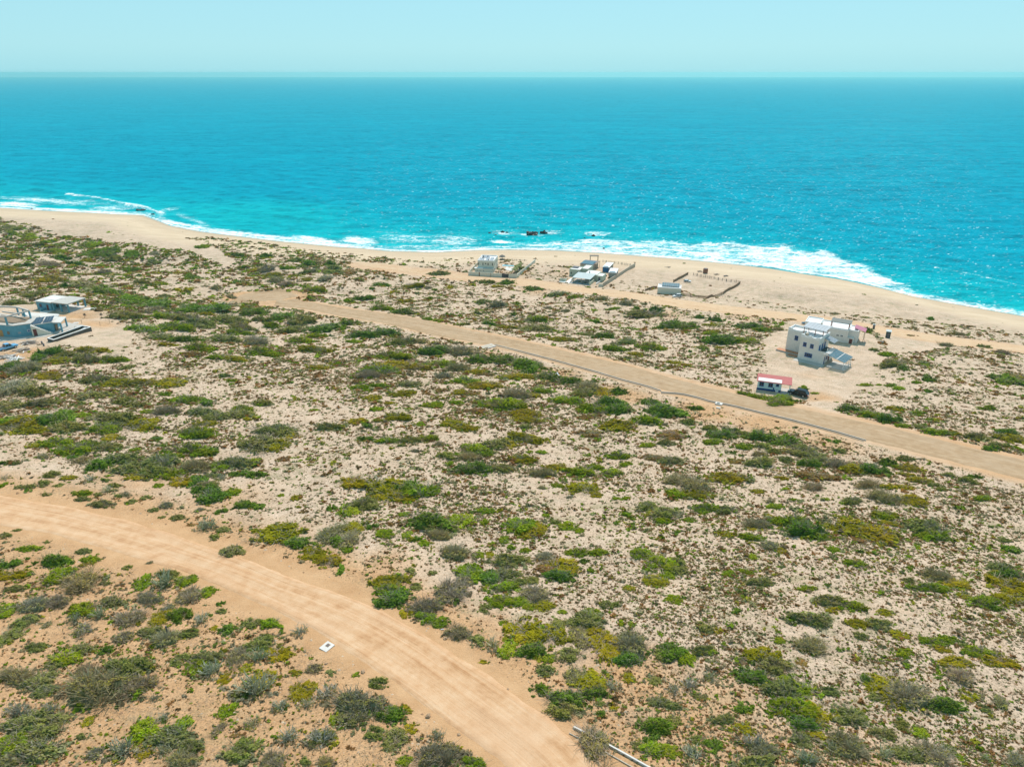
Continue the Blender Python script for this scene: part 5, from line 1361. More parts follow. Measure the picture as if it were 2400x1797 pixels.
STN = [rock_mesh('boulder', i + 11, M['stone'], .4, 2) for i in range(3)]
for i, (px, py, w, hh, lb) in enumerate([(1044, 1496, 11, 6, 'tan boulder at the verge under the dry bushes by the dirt road'), (1004, 1678, 14, 11, 'lone round tan boulder below the dirt road'), (851, 1575, 12, 8, 'tan boulder beside the grey tuft below the dirt road'), (1075, 1721, 9, 5, 'flat tan boulder at the near edge of the dirt road'), (765, 1555, 8, 5, 'pale stone near the white concrete pad'), (757, 1562, 6, 4, 'smaller pale stone near the white concrete pad'), (1352, 1705, 22, 5, 'long tan rock lying above the gutter start'), (908, 1668, 5, 3, 'small tan stone lying between the bushes and boulder'), (1190, 1615, 7, 4, 'tan stone on the far verge of the dirt road')]):
    c = at1(px, py); D = c[1] * cp - (c[2] - HC) * sp; s_ = D / F
    o = link('boulder', STN[i % 3]); o.location = (c[0], c[1], c[2] + hh * s_ * .15); o.scale = (w * s_ / 2, w * s_ * .45, hh * s_ * .5); o.rotation_euler = (0, 0, rng.uniform(0, 3)); tag(o, lb, 'boulder')
# ------------------------------------------------------------------ plants
def leaf_mat(name, trans=0.25):
    m, nt, out = new_mat(name)
    a = nt.nodes.new('ShaderNodeAttribute'); a.attribute_name = 'leaf'
    oi = nt.nodes.new('ShaderNodeObjectInfo')
    c = mixc(nt, 1.0, a.outputs['Color'], oi.outputs['Color'], 'MULTIPLY')
    d = nt.nodes.new('ShaderNodeBsdfDiffuse'); nt.links.new(c, d.inputs['Color'])
    t = nt.nodes.new('ShaderNodeBsdfTranslucent'); nt.links.new(mixc(nt, 1.0, c, (1.3, 1.25, .6), 'MULTIPLY'), t.inputs['Color'])
    mx = nt.nodes.new('ShaderNodeMixShader'); mx.inputs[0].default_value = trans
    nt.links.new(d.outputs[0], mx.inputs[1]); nt.links.new(t.outputs[0], mx.inputs[2]); nt.links.new(mx.outputs[0], out.inputs['Surface'])
    return m
m_leaf = leaf_mat('foliage', .38); m_twig = leaf_mat('dry_twigs', .05)
R = np.random.default_rng(42)
def unit(v): return v / (np.linalg.norm(v, axis=-1, keepdims=True) + 1e-9)
def quads(c, nrm, size, rg, aspect=1.0, up=None):
    n = len(c); r = unit(rg.normal(size=(n, 3)))
    a = unit(np.cross(nrm, r)) if up is None else up
    b = np.cross(nrm, a)
    sa = size[:, None] * aspect; sb = size[:, None]
    V = np.stack([c - a * sa, c - b * sb * .75, c + a * sa, c + b * sb * .75], 1).reshape(-1, 3)
    return V, np.arange(4 * n).reshape(n, 4)
PAL = {   # leaf colour a, colour b (mixed by clump), share of dead grey leaves
    'G': ((.165, .250, .016), (.230, .275, .024), .05), 'K': ((.105, .185, .026), (.145, .225, .034), .06), 'O': ((.225, .225, .012), (.290, .250, .020), .10),
    'M': ((.180, .215, .060), (.235, .235, .090), .16), 'D': ((.265, .245, .110), (.290, .275, .075), .40), 'B': ((.250, .140, .050), (.225, .180, .050), .3), 'C': ((.280, .300, .220), (.420, .420, .360), .1)}
PAL = {k: (tuple(np.array(a_) * (1.22, 1.16, 1.0)), tuple(np.array(b_) * (1.22, 1.16, 1.0)), d_) for k, (a_, b_, d_) in PAL.items()}
def shrub_arrays(kind, seed, n, ls):
    """leaf clumps over many small domes; unit radius, unit height"""
    rg = np.random.default_rng(seed)
    nl = rg.integers(9, 16)
    ang = rg.uniform(0, 6.283, nl); rad = np.sqrt(rg.uniform(0, 1, nl)) * .72
    lc = np.stack([np.cos(ang) * rad, np.sin(ang) * rad], -1); lr = rg.uniform(.22, .44, nl) * (1.12 - .35 * rad)
    lh = rg.uniform(.5, 1.0, nl) * (1.05 - .45 * rad)
    w = lr ** 2; pick = rg.choice(nl, n, p=w / w.sum())
    d = unit(rg.normal(size=(n, 3)) + [0, 0, .25]); d[:, 2] = np.abs(d[:, 2])
    sh = rg.uniform(.78, 1.06, n) ** .7
    c = np.empty((n, 3)); c[:, :2] = lc[pick] + d[:, :2] * (lr[pick] * sh)[:, None] * (1 + .3 * rg.normal(size=(n, 1)) * .5)
    c[:, 2] = lh[pick] * (.12 + .88 * d[:, 2] * sh) * rg.uniform(.85, 1.05, n)
    # sprigs that stick out of the outline
    ns = 14 + n // 60; so = rg.integers(0, n, ns); sl = rg.uniform(.10, .34, ns); m = int(n * .3); k2 = rg.integers(0, ns, m); who = rg.integers(0, n, m); tt = rg.uniform(0, 1, m)[:, None]
    sd_ = unit(d[so] * [1, 1, .8] + rg.normal(size=(ns, 3)) * .35 + [0, 0, .25])
    c[who] = c[so][k2] + sd_[k2] * sl[k2][:, None] * tt + rg.normal(size=(m, 3)) * .028; pick[who] = pick[so][k2]
    c[:, 2] = np.maximum(c[:, 2], .02)
    nrm = unit(d * .7 + rg.normal(size=(n, 3)) * .5 + [0, .15, .8])
    V, Fq = quads(c, nrm, ls * rg.uniform(.6, 1.45, n), rg, 1.35)
    ca, cb, dead = PAL[kind]
    lm = rg.uniform(0, 1, nl)[pick]; br = (rg.uniform(.72, 1.25, nl)[pick] * rg.uniform(.72, 1.28, n))[:, None]
    col = (np.array(ca) * (1 - lm[:, None]) + np.array(cb) * lm[:, None]) * br
    dl = rg.uniform(0, 1, nl)[pick] < dead * 1.2
    dd = (rg.uniform(0, 1, n) < dead) & (dl | (rg.uniform(0, 1, n) < .35))
    col[dd] = np.array((.31, .26, .19)) * rg.uniform(.7, 1.25, (dd.sum(), 1))
    col = np.repeat(np.concatenate([col, np.ones((n, 1))], 1), 4, 0)
    return V, Fq, col, (lc, lr, lh)
def twig_arrays(seed, n, spread=1.0, base=(.30, .245, .15), tip=(.45, .39, .28), wid=.012):
    """fans of thin bare branches springing from a few crowns"""
    rg = np.random.default_rng(seed); nb = 7
    bx = rg.normal(size=(nb, 2)) * .28 * spread; pk = rg.integers(0, nb, n)
    p0 = np.concatenate([bx[pk] + rg.normal(size=(n, 2)) * .05, np.zeros((n, 1))], 1)
    a = rg.uniform(0, 6.283, n); el = rg.uniform(.15, 1.5, n)
    d = np.stack([np.cos(a) * np.cos(el), np.sin(a) * np.cos(el), np.sin(el) * 1.15], -1)
    s0 = rg.uniform(0, .45, n)[:, None]; l = rg.uniform(.3, .62, n)[:, None]
    c0 = p0 + d * s0; c1 = p0 + d * (s0 + l) + rg.normal(size=(n, 3)) * .10
    sd = unit(np.cross(d, rg.normal(size=(n, 3)))) * (wid * rg.uniform(.6, 1.6, (n, 1)))
    V = np.stack([c0 - sd, c0 + sd, c1 + sd * .35, c1 - sd * .35], 1).reshape(-1, 3)
    br = rg.uniform(.7, 1.3, (n, 1))
    c = np.stack([np.array(base) * br, np.array(base) * br, np.array(tip) * br, np.array(tip) * br], 1).reshape(-1, 3)
    return V, np.arange(4 * n).reshape(n, 4), np.concatenate([c, np.ones((4 * n, 1))], 1)
def join(parts):
    off = 0; Vs, Fs, Cs = [], [], []
    for V, Fq, c in parts:
        Vs.append(V); Fs.append(Fq + off); Cs.append(c); off += len(V)
    return np.concatenate(Vs), np.concatenate(Fs), np.concatenate(Cs)
def dome_core(lobes, seed, col, seg=9):
    """woody inside of a shrub: low lumps under the leaves"""
    lc, lr, lh = lobes; rg = np.random.default_rng(seed); parts = []
    for (x, y), r, hh in zip(lc, lr, lh):
        V = []; 
        for i, (q, zz) in enumerate(((.92, -.10), (.85, .30), (.6, .62), (.22, .80))):
            for k in range(seg):
                a = 6.283 * k / seg; w = r * q * rg.uniform(.75, 1.0); V.append((x + w * math.cos(a), y + w * math.sin(a), zz * hh * rg.uniform(.8, 1)))
        Fq = [(i * seg + k, i * seg + (k + 1) % seg, (i + 1) * seg + (k + 1) % seg, (i + 1) * seg + k) for i in range(3) for k in range(seg)]
        n = len(V); parts.append((np.array(V), np.array(Fq), np.concatenate([np.tile(col, (n, 1)) * rg.uniform(.6, 1.3, (n, 1)), np.ones((n, 1))], 1)))
    return join(parts)
def cactus_arrays(seed, arms=34):
    """sprawling cactus / elephant-tree: thick curving arms with short side arms"""
    rg = np.random.default_rng(seed); parts = []
    def arm(p, a, el, l, r, bend, seg=5):
        P = [np.array(p, float)]; d_el = el
        for s in range(seg):
            a += rg.normal() * .28; d_el += bend / seg + rg.normal() * .15
            P.append(P[-1] + np.array([math.cos(a) * math.cos(d_el), math.sin(a) * math.cos(d_el), math.sin(d_el)]) * l / seg)
        V = []; n = 4
        for i, q in enumerate(P):
            t = unit((P[min(i + 1, seg)] - P[max(i - 1, 0)])[None])[0]; u = unit(np.cross(t, [.3, .2, .93])[None])[0]; w = np.cross(t, u)
            rr = r * (1 - .72 * i / seg)
            for k in range(n): V.append(q + (u * math.cos(k * 1.571) + w * math.sin(k * 1.571)) * rr)
        Fq = [(i * n + k, i * n + (k + 1) % n, (i + 1) * n + (k + 1) % n, (i + 1) * n + k) for i in range(seg) for k in range(n)]
        ca, cb, _ = PAL['C']; m = rg.uniform(0, 1); c = (np.array(ca) * (1 - m) + np.array(cb) * m) * rg.uniform(.65, 1.2)
        cc = np.concatenate([np.tile(c, (len(V), 1)), np.ones((len(V), 1))], 1)
        parts.append((np.array(V), np.array(Fq), cc)); return P, a, d_el
    for k in range(arms):
        a = rg.uniform(0, 6.283); b = rg.normal(size=2) * .16
        P, aa, ee = arm((b[0], b[1], 0), a, rg.uniform(.35, 1.3), rg.uniform(.65, 1.1), .034, rg.uniform(-.5, .7))
        for j in range(rg.integers(1, 4)):
            q = P[rg.integers(2, 5)]; arm(q, aa + rg.uniform(-1.4, 1.4), rg.uniform(.1, 1.2), rg.uniform(.2, .5), .022, rg.uniform(-.3, .5), 3)
    V, Fq, c = join(parts); V[:, 2] = np.abs(V[:, 2]); V[:, 2] /= max(V[:, 2].max(), .1); return V, Fq, c
def mesh3(name, V, Fq, c, mat): return np_mesh(name, V, Fq, mat, {'leaf': ('FLOAT_COLOR', c)})
TPL = {}   # kind -> list of (foliage mesh, branches mesh) in near and far detail
WOODC = np.array([[.075, .062, .042]])
for ki, k in enumerate('GKOMB'):
    for det, n, ls in (('near', 2300, .047), ('mid', 1000, .066), ('far', 420, .10)):
        for s in range(4 if det != 'far' else 3):
            V, Fq, c, lob = shrub_arrays(k, 100 * ki + 10 * s + len(det), n, ls)
            fol = mesh3('foliage', V, Fq, c, m_leaf)
            tw = [dome_core(lob, s, np.array([PAL[k][0]]) * .8 + WOODC * .4)]
            if det != 'far': tw.append(twig_arrays(s + 7 * ki, 260 if det == 'near' else 80, 1.1))
            TPL.setdefault((k, det), []).append((fol, mesh3('branches', *join(tw), m_twig)))
for det, n in (('near', 900), ('mid', 420), ('far', 200)):
    for s in range(4):
        wd = {'near': .011, 'mid': .018, 'far': .03}[det]
        V, Fq, c, lob = shrub_arrays('D', 900 + s, n, .042 if det == 'near' else .066)
        TPL.setdefault(('D', det), []).append((mesh3('foliage', V, Fq, c, m_leaf), mesh3('branches', *join([twig_arrays(70 + s, n, 1.2, wid=wd), twig_arrays(170 + s, n // 3, 1.6, (.25, .20, .11), (.34, .29, .18), wid=wd), dome_core(lob, s, np.array([[.24, .21, .11]]))]), m_twig)))
for det in ('near', 'mid', 'far'):
    for s in range(4):
        V2, F2_, c2, lob = shrub_arrays('M', 950 + s, 260, .045)
        V2[:, :2] *= .8; V2[:, 2] *= .6
        TPL.setdefault(('C', det), []).append((mesh3('foliage', V2, F2_, c2, m_leaf), mesh3('branches', *cactus_arrays(30 + s, {'near': 40, 'mid': 26, 'far': 16}[det]), m_twig)))

TILES = {
'A': (0, 1200, 2.765, """30 150 70 55 M,200 230 120 50 G,60 335 120 80 K,85 400 170 90 O,360 310 180 80 K,545 250 90 50 M,590 300 110 60 G,560 338 80 40 O,350 420 170 150 G,430 405 90 110 C,520 450 210 150 D,230 600 190 120 D,385 575 150 80 D,30 640 130 110 G,170 705 150 100 M,60 800 140 120 M,20 840 80 100 M,560 620 180 120 G,730 580 160 90 M,650 655 130 90 C,490 690 120 80 C,545 760 110 90 D,850 680 170 130 D,810 805 110 90 D,930 450 110 130 G,1070 445 180 170 C,1090 400 150 70 M,1200 440 130 90 G,1330 510 120 100 G,1220 540 160 110 D,970 560 150 60 D,1050 680 130 120 O,1170 660 140 110 K,1300 690 120 130 C,980 775 160 100 M,1080 815 180 120 D,1220 785 120 70 M,1480 760 110 90 K,1625 712 110 90 M,1762 712 140 80 G,1945 765 120 100 C,690 890 90 80 K,430 930 180 130 G,540 890 160 90 M,350 990 110 100 M,240 870 130 70 M,110 1055 220 120 D,260 1090 180 130 M,300 1155 150 90 M,390 1130 90 70 B,640 1130 360 210 D,830 1000 260 170 M,560 1030 150 80 D,900 1130 200 140 D,570 1225 160 80 D,1000 1200 90 60 C,1180 950 110 100 M,1280 990 150 110 G,1350 940 170 100 M,1360 1020 150 140 C,1460 1075 100 90 O,1250 1030 60 60 G,1540 935 130 130 D,1680 850 170 110 M,1710 815 110 60 M,1670 930 170 90 C,1805 910 150 120 O,1590 1010 90 70 O,1650 1130 260 190 C,1700 1090 180 140 O,1530 1190 90 90 M,1480 1280 110 110 G,1645 1360 100 120 C,1420 1400 70 110 D,1820 1250 120 100 C,1870 1450 160 140 C,2080 1460 180 150 C,2090 1450 140 100 M,1960 1160 150 140 O,2120 1170 150 150 C,1990 1240 110 90 C,2190 1310 90 130 G,2040 1010 100 70 D,1910 1040 90 50 O,2140 1040 60 50 M,120 1290 180 120 C,330 1280 130 100 C,170 1355 230 170 M,340 1380 210 170 M,60 1500 180 150 G,240 1540 300 170 M,90 1600 180 120 M,570 1350 80 70 O,530 1450 80 50 M,800 1530 200 170 C,960 1390 190 180 G,1120 1450 250 170 M,1190 1360 110 90 G,1070 1330 90 80 C,930 1550 110 100 O,1230 1520 160 100 M,1060 1540 120 90 C,1190 1610 200 110 D,1560 1540 220 150 M,1760 1610 150 110 D,1980 1610 90 60 M,2110 1620 120 80 D,620 1560 110 90 D,1540 1440 90 30 B,1340 80 140 120 C,1450 110 80 50 M,1390 162 80 50 M,1495 255 150 100 M,1800 130 250 150 O,1935 195 150 90 K,2040 260 150 110 O,2130 315 150 100 O,2150 130 140 150 D,2165 195 120 90 K,2200 370 60 100 K,1150 30 70 40 M,110 115 50 25 M,305 190 40 30 M,830 355 60 40 M,970 325 45 25 D,300 730 60 50 D,680 460 70 40 M,110 490 110 40 M,170 300 40 25 K,1090 620 80 60 D,900 690 70 60 M,1430 590 50 40 K,1430 640 70 40 M,1390 750 50 40 O,1610 810 60 45 B,1830 770 40 40 K,590 1200 90 50 M"""),
'B': (800, 1200, 2.765, """60 100 180 100 O,50 180 140 140 D,40 230 90 80 G,200 90 70 50 K,285 135 100 70 G,430 145 70 60 G,485 168 70 50 K,535 200 60 50 G,580 60 250 140 K,650 100 180 150 M,790 60 160 120 G,640 150 150 70 D,925 60 60 45 G,1160 80 180 110 G,1270 100 140 110 O,1180 140 120 60 O,985 208 60 45 G,1060 180 70 60 G,1190 245 60 40 G,880 182 40 30 B,1330 20 50 40 G,1460 85 120 80 G,1540 115 70 60 G,1380 60 70 40 M,740 260 190 110 D,885 270 70 60 G,960 275 60 50 O,830 390 170 150 G,960 420 140 110 K,1090 310 200 120 M,1060 400 180 100 M,1050 490 180 70 G,800 450 110 80 D,1220 320 50 45 M,1340 330 170 120 B,1450 360 180 120 O,1420 410 180 80 K,1320 290 130 70 D,1535 255 140 60 G,1670 255 110 55 G,1565 315 70 40 K,1940 270 150 90 G,2060 330 180 120 G,2170 350 120 120 M,2040 440 170 90 O,2110 400 90 80 G,300 440 220 90 O,340 560 210 130 K,320 505 200 70 G,430 640 90 100 O,550 610 190 110 D,550 685 160 80 G,640 710 120 90 G,700 520 200 150 D,480 480 70 60 M,590 390 60 40 M,450 380 70 60 M,1040 570 150 90 G,1260 530 180 110 D,1310 600 140 90 O,1150 570 110 80 G,1220 610 80 60 G,1150 450 100 60 M,1230 440 90 70 M,940 620 80 70 M,750 780 150 100 D,885 830 110 90 M,985 850 110 120 C,1180 760 230 180 O,1330 800 220 160 O,1240 890 200 100 K,1070 880 110 120 G,1390 740 110 110 M,1350 950 90 70 G,1480 920 150 110 M,1330 1020 120 80 M,1580 690 200 130 M,1640 800 180 130 O,1540 810 120 150 D,1740 880 170 180 O,1880 850 200 180 D,1850 950 180 90 K,1620 650 100 80 G,2130 900 170 130 K,2070 920 90 90 M,1500 1060 110 110 D,1620 1090 200 160 O,1640 1170 170 90 K,1750 1120 110 120 C,1460 1210 230 150 K,1640 1500 190 220 D,1655 1470 110 120 M,1440 1280 220 120 M,1280 1150 110 90 K,1690 1310 70 60 K,1765 1255 60 60 O,1860 1065 90 80 O,1680 1240 60 40 M,2150 1150 100 110 C,2030 1090 80 70 M,2060 1230 130 80 M,2140 1250 120 60 M,2040 1380 200 120 K,2150 1340 90 80 M,2010 1460 90 70 K,2010 1540 160 110 G,2130 1540 110 100 G,1920 1510 70 60 M,245 1100 120 80 M,90 1050 45 40 G,110 1240 300 160 D,60 1330 180 150 M,330 1310 170 120 K,390 1280 100 80 O,210 1430 120 90 M,350 1470 150 140 M,450 1400 90 70 O,620 1440 110 100 C,640 1570 270 140 D,410 1610 90 70 G,860 1620 150 70 G,1815 715 50 50 G,1880 725 35 55 G,1430 645 50 40 G,1740 600 110 80 M,1860 490 80 40 O,2160 560 90 80 G,1040 715 40 35 G,920 970 60 30 O"""),
'C': (1600, 1200, 2.765, """700 50 210 90 G,780 110 240 100 K,480 80 150 80 D,440 100 80 50 O,880 150 140 80 G,1110 100 260 120 O,1260 140 240 120 O,1160 180 120 50 B,970 235 80 50 G,1310 20 130 50 G,1340 70 110 40 O,1570 90 220 100 M,1640 145 200 80 G,1510 60 120 40 G,290 140 120 50 O,440 155 140 50 G,570 210 100 60 D,640 240 80 50 O,40 45 70 45 G,2130 235 100 80 K,2080 180 80 40 M,2060 350 150 80 M,2120 470 230 180 O,2140 570 200 130 O,2100 400 160 80 K,1640 410 170 80 D,1770 460 170 90 O,1600 490 180 60 G,1470 440 80 45 M,1950 580 170 90 G,2000 620 80 50 K,1820 540 90 50 O,415 385 90 40 G,290 395 80 40 G,500 450 150 70 M,800 495 110 50 G,950 570 190 90 M,1100 605 160 80 G,980 635 120 60 O,1120 330 130 50 G,820 690 230 110 M,345 638 60 45 K,385 547 50 30 G,460 290 60 50 G,140 740 110 90 M,220 765 90 50 O,1130 715 140 60 O,1270 720 150 90 M,1400 790 120 70 O,1310 650 100 60 O,1160 800 90 50 M,830 850 170 130 D,780 885 60 45 O,620 825 70 50 G,1620 840 130 70 G,1710 820 120 60 G,1680 880 100 60 O,1810 850 70 60 M,1920 900 170 80 G,2070 960 170 90 O,2000 980 90 60 O,1760 970 200 70 O,1790 1060 160 120 D,1430 910 110 60 G,1360 952 40 35 B,520 930 210 120 O,450 1060 200 130 K,600 1000 200 130 M,640 1140 220 150 M,750 1130 200 170 G,700 1270 260 180 G,840 1290 190 140 O,780 1360 180 80 K,770 980 70 70 B,1180 1080 90 80 K,1310 1130 220 160 O,1460 1180 260 180 D,1390 1220 180 90 O,1250 1190 90 60 M,945 1160 110 70 M,1080 1310 190 130 M,1150 1330 90 90 G,1000 1300 70 70 O,1700 1240 190 110 K,1860 1190 110 80 O,1950 1270 80 60 M,2060 1230 90 90 D,390 1260 110 90 K,40 1110 130 110 C,110 1190 80 60 M,175 1060 110 90 C,260 1340 150 60 M,390 1400 110 70 O,200 1515 100 110 K,60 1560 130 170 C,90 1470 80 60 M,460 1490 180 120 C,530 1540 160 90 D,770 1470 130 100 M,880 1450 110 70 O,1050 1510 220 150 D,970 1530 110 110 C,800 1590 180 100 C,1300 1430 150 90 M,1430 1380 90 80 M,1530 1420 100 80 G,1300 1560 150 120 C,1480 1570 200 140 M,1620 1570 200 140 D,1720 1530 80 80 M,1800 1590 60 60 G,1960 1590 80 80 C,2150 1600 140 90 D,480 1630 260 60 M,30 940 100 130 G,130 890 140 60 M,180 900 80 60 G,355 955 50 45 G"""),
'D': (0, 420, 2.76, """60 320 120 40 M,170 370 130 40 G,560 430 150 50 G,320 400 90 30 G,430 375 70 25 G,680 475 220 50 K,330 470 160 40 G,390 505 120 30 K,80 500 160 40 O,880 485 120 45 K,720 515 120 35 M,1000 535 80 30 M,1310 432 80 34 G,1550 490 100 25 K,1710 495 90 35 K,1570 565 60 22 G,1640 585 110 28 O,1720 580 110 36 D,1860 570 90 25 G,1920 525 110 30 M,1990 545 110 45 K,2130 545 90 36 K,2150 590 120 50 M,1990 600 130 30 M,2100 640 90 45 D,1755 618 130 25 O,1790 650 100 36 D,1850 680 120 25 D,1985 645 70 20 O,1530 668 70 40 K,2030 712 140 20 G,1235 632 110 45 K,1190 712 110 36 O,1040 675 90 35 G,920 662 100 30 M,850 582 110 35 K,580 690 220 65 M,700 720 180 55 K,300 648 230 38 O,140 640 110 25 M,320 552 170 35 D,450 600 110 30 M,700 605 100 30 D,230 745 190 32 M,110 800 140 30 M,80 580 140 36 O,880 785 200 75 K,1020 805 190 80 K,1080 757 90 25 M,1000 838 80 45 D,1220 835 180 75 K,1380 835 200 75 K,1340 868 100 25 O,1080 880 180 28 G,1180 892 160 25 M,1300 927 200 40 M,820 880 220 30 M,930 965 200 40 G,1150 950 220 48 G,1060 1022 200 60 M,1210 1035 180 60 K,1420 1025 130 40 G,1450 1032 200 50 M,1560 990 160 36 G,1640 855 170 65 K,1830 885 160 75 K,1960 905 150 80 M,2110 960 220 80 K,1480 905 200 48 M,1560 952 150 36 M,1880 972 180 46 M,2060 1012 120 20 G,1930 1040 150 20 G,1650 1048 150 30 D,1690 1117 200 40 G,1830 1117 110 35 B,1410 1150 130 45 G,1530 1160 160 42 O,1260 1130 140 36 B,1080 1070 110 25 O,1290 1087 190 35 G,2050 1102 200 55 O,2070 1215 130 30 O,600 1100 170 40 O,570 1160 170 65 M,730 1162 170 56 G,330 1115 150 56 K,350 1172 170 60 O,440 1132 120 46 M,60 1212 180 65 K,170 1222 170 80 D,270 1152 120 65 K,300 1270 150 65 O,620 1292 170 65 M,760 1312 180 65 O,950 1312 150 55 O,1100 1312 180 75 O,570 1395 100 90 D,650 1392 110 65 M,510 1452 80 46 M,210 1370 200 85 M,260 1440 170 75 M,80 1350 170 140 D,70 1450 150 95 M,810 1432 120 56 M,890 1452 110 56 M,540 1522 80 46 G,750 1540 200 115 M,900 1590 200 120 O,690 1600 170 85 G,1080 1500 150 60 D,960 1500 80 40 G,1070 1387 90 36 G,1220 1420 180 76 G,1360 1440 100 56 K,1300 1500 160 76 M,1400 1530 150 76 M,1330 1580 130 56 O,1530 1520 170 85 M,1630 1542 90 56 O,1580 1480 140 46 G,1700 1440 120 56 M,1260 1630 180 66 G,1780 1620 230 85 M,2130 1600 150 56 M,2030 1490 60 28 G,1510 1300 70 28 G,1450 1267 80 25 M,400 1540 150 140 K,130 1580 230 140 O,320 1555 180 95 K,450 1600 180 100 M,60 1560 150 85 G,200 1620 200 66 O,830 1212 60 56 M,1000 480 60 22 D,100 350 90 22 G,250 420 80 24 M,480 540 90 26 K,640 560 80 22 G,1400 700 70 26 D,1500 760 60 24 D,560 520 80 22 O,150 555 110 28 K,420 690 90 26 K,1700 905 120 40 M,1760 940 110 32 G"""),
'H2': (0, 940, 2.765, """460 362 70 35 K,545 382 110 56 D,660 402 150 120 K,800 372 210 85 M,820 432 160 95 M,240 277 100 56 O,380 262 170 76 G,480 312 220 56 G,610 272 150 66 G,700 292 170 76 M,660 190 150 56 G,720 232 90 56 O,780 237 60 28 M,880 312 70 36 G,1010 242 70 40 K,1250 312 240 85 G,1360 322 90 66 K,1110 352 120 56 G,1040 392 230 76 M,1000 452 180 105 M,1110 462 160 105 G,900 482 150 76 O,1270 422 180 95 D,1330 412 90 56 B,1190 512 150 85 O,1270 512 120 85 K,1030 542 60 40 G,1270 210 200 75 G,1420 422 130 76 G,1540 392 220 90 M,1640 382 90 46 G,1555 467 100 65 K,1660 472 110 65 K,1440 492 70 56 C,1380 482 90 46 M,1690 262 220 140 M,1810 202 170 85 M,1780 282 180 105 O,1880 222 80 76 O,1840 372 80 46 B,1370 612 180 120 K,1320 562 120 85 K,1500 587 100 75 G,1340 542 130 76 M,1580 667 140 56 K,1680 682 60 65 K,1435 712 70 56 K,1820 605 40 30 G,1920 622 90 46 O,2150 692 60 56 K,2200 722 40 40 G,585 500 80 70 C,700 572 80 76 C,820 602 80 46 C,340 472 100 46 M,450 492 100 40 O,280 532 90 56 M,530 592 110 40 G,540 632 90 40 M,630 607 60 40 M,660 662 140 40 M,950 622 60 40 M,840 652 60 40 M,1080 672 80 50 D,1150 752 80 46 M,1000 702 60 40 M,770 612 60 30 M,80 397 90 40 M,280 357 80 40 D,145 552 80 40 M,200 552 70 40 M,15 542 50 80 G,380 542 50 35 M,30 492 60 56 C,295 602 60 30 M,740 542 80 30 M,690 512 50 30 M,1050 750 40 24 M,1300 700 50 28 D,910 640 40 26 B,1240 800 50 26 B"""),
'I2': (800, 940, 2.765, """370 97 170 66 O,100 132 110 66 O,190 157 90 36 K,240 122 70 25 G,230 47 80 46 G,510 142 50 46 G,590 27 120 46 G,720 142 160 56 O,810 172 150 56 O,1060 22 260 46 G,860 62 130 40 B,1190 82 180 65 O,1200 117 170 56 O,1190 162 90 35 M,1770 160 240 80 O,1610 207 170 56 B,1580 97 100 36 B,1650 47 180 65 G,1790 47 150 90 K,1980 117 190 75 G,2090 62 240 110 K,2150 217 170 75 B,160 242 100 42 K,310 250 130 42 G,450 247 130 56 M,560 242 130 42 G,1190 237 210 42 O,1265 257 60 28 D,1000 272 150 95 M,1090 282 100 56 O,850 312 210 85 G,930 332 130 75 G,680 352 120 66 M,820 362 150 66 D,850 432 220 56 K,700 402 60 40 G,1040 432 150 46 M,1170 372 170 56 O,1220 327 50 25 G,1300 327 60 30 G,1390 427 150 56 O,1560 452 190 65 G,1640 422 100 56 G,1750 462 130 65 G,1290 467 150 42 D,1400 542 80 40 G,1560 562 180 95 O,1650 602 90 46 O,1800 352 140 36 G,2010 362 140 56 B,2130 382 150 65 M,1840 407 90 28 G,2150 502 130 75 D,2170 592 130 85 G,1990 682 140 85 M,2100 722 170 95 M,2080 772 120 46 G,90 522 180 85 O,330 560 260 115 O,540 572 230 105 G,430 550 150 105 K,280 592 170 95 O,400 622 170 46 O,150 662 180 105 M,60 702 110 95 G,500 682 50 28 B,940 707 110 32 G,410 732 70 42 G,1330 742 50 32 G,1780 629 60 28 G,1845 627 60 28 G,1980 282 90 38 G,2110 267 110 38 M,1810 574 50 24 G,640 275 80 26 D,390 285 60 22 M,480 320 60 24 D,1300 560 60 24 D,1480 620 50 22 D,700 470 50 22 D"""),
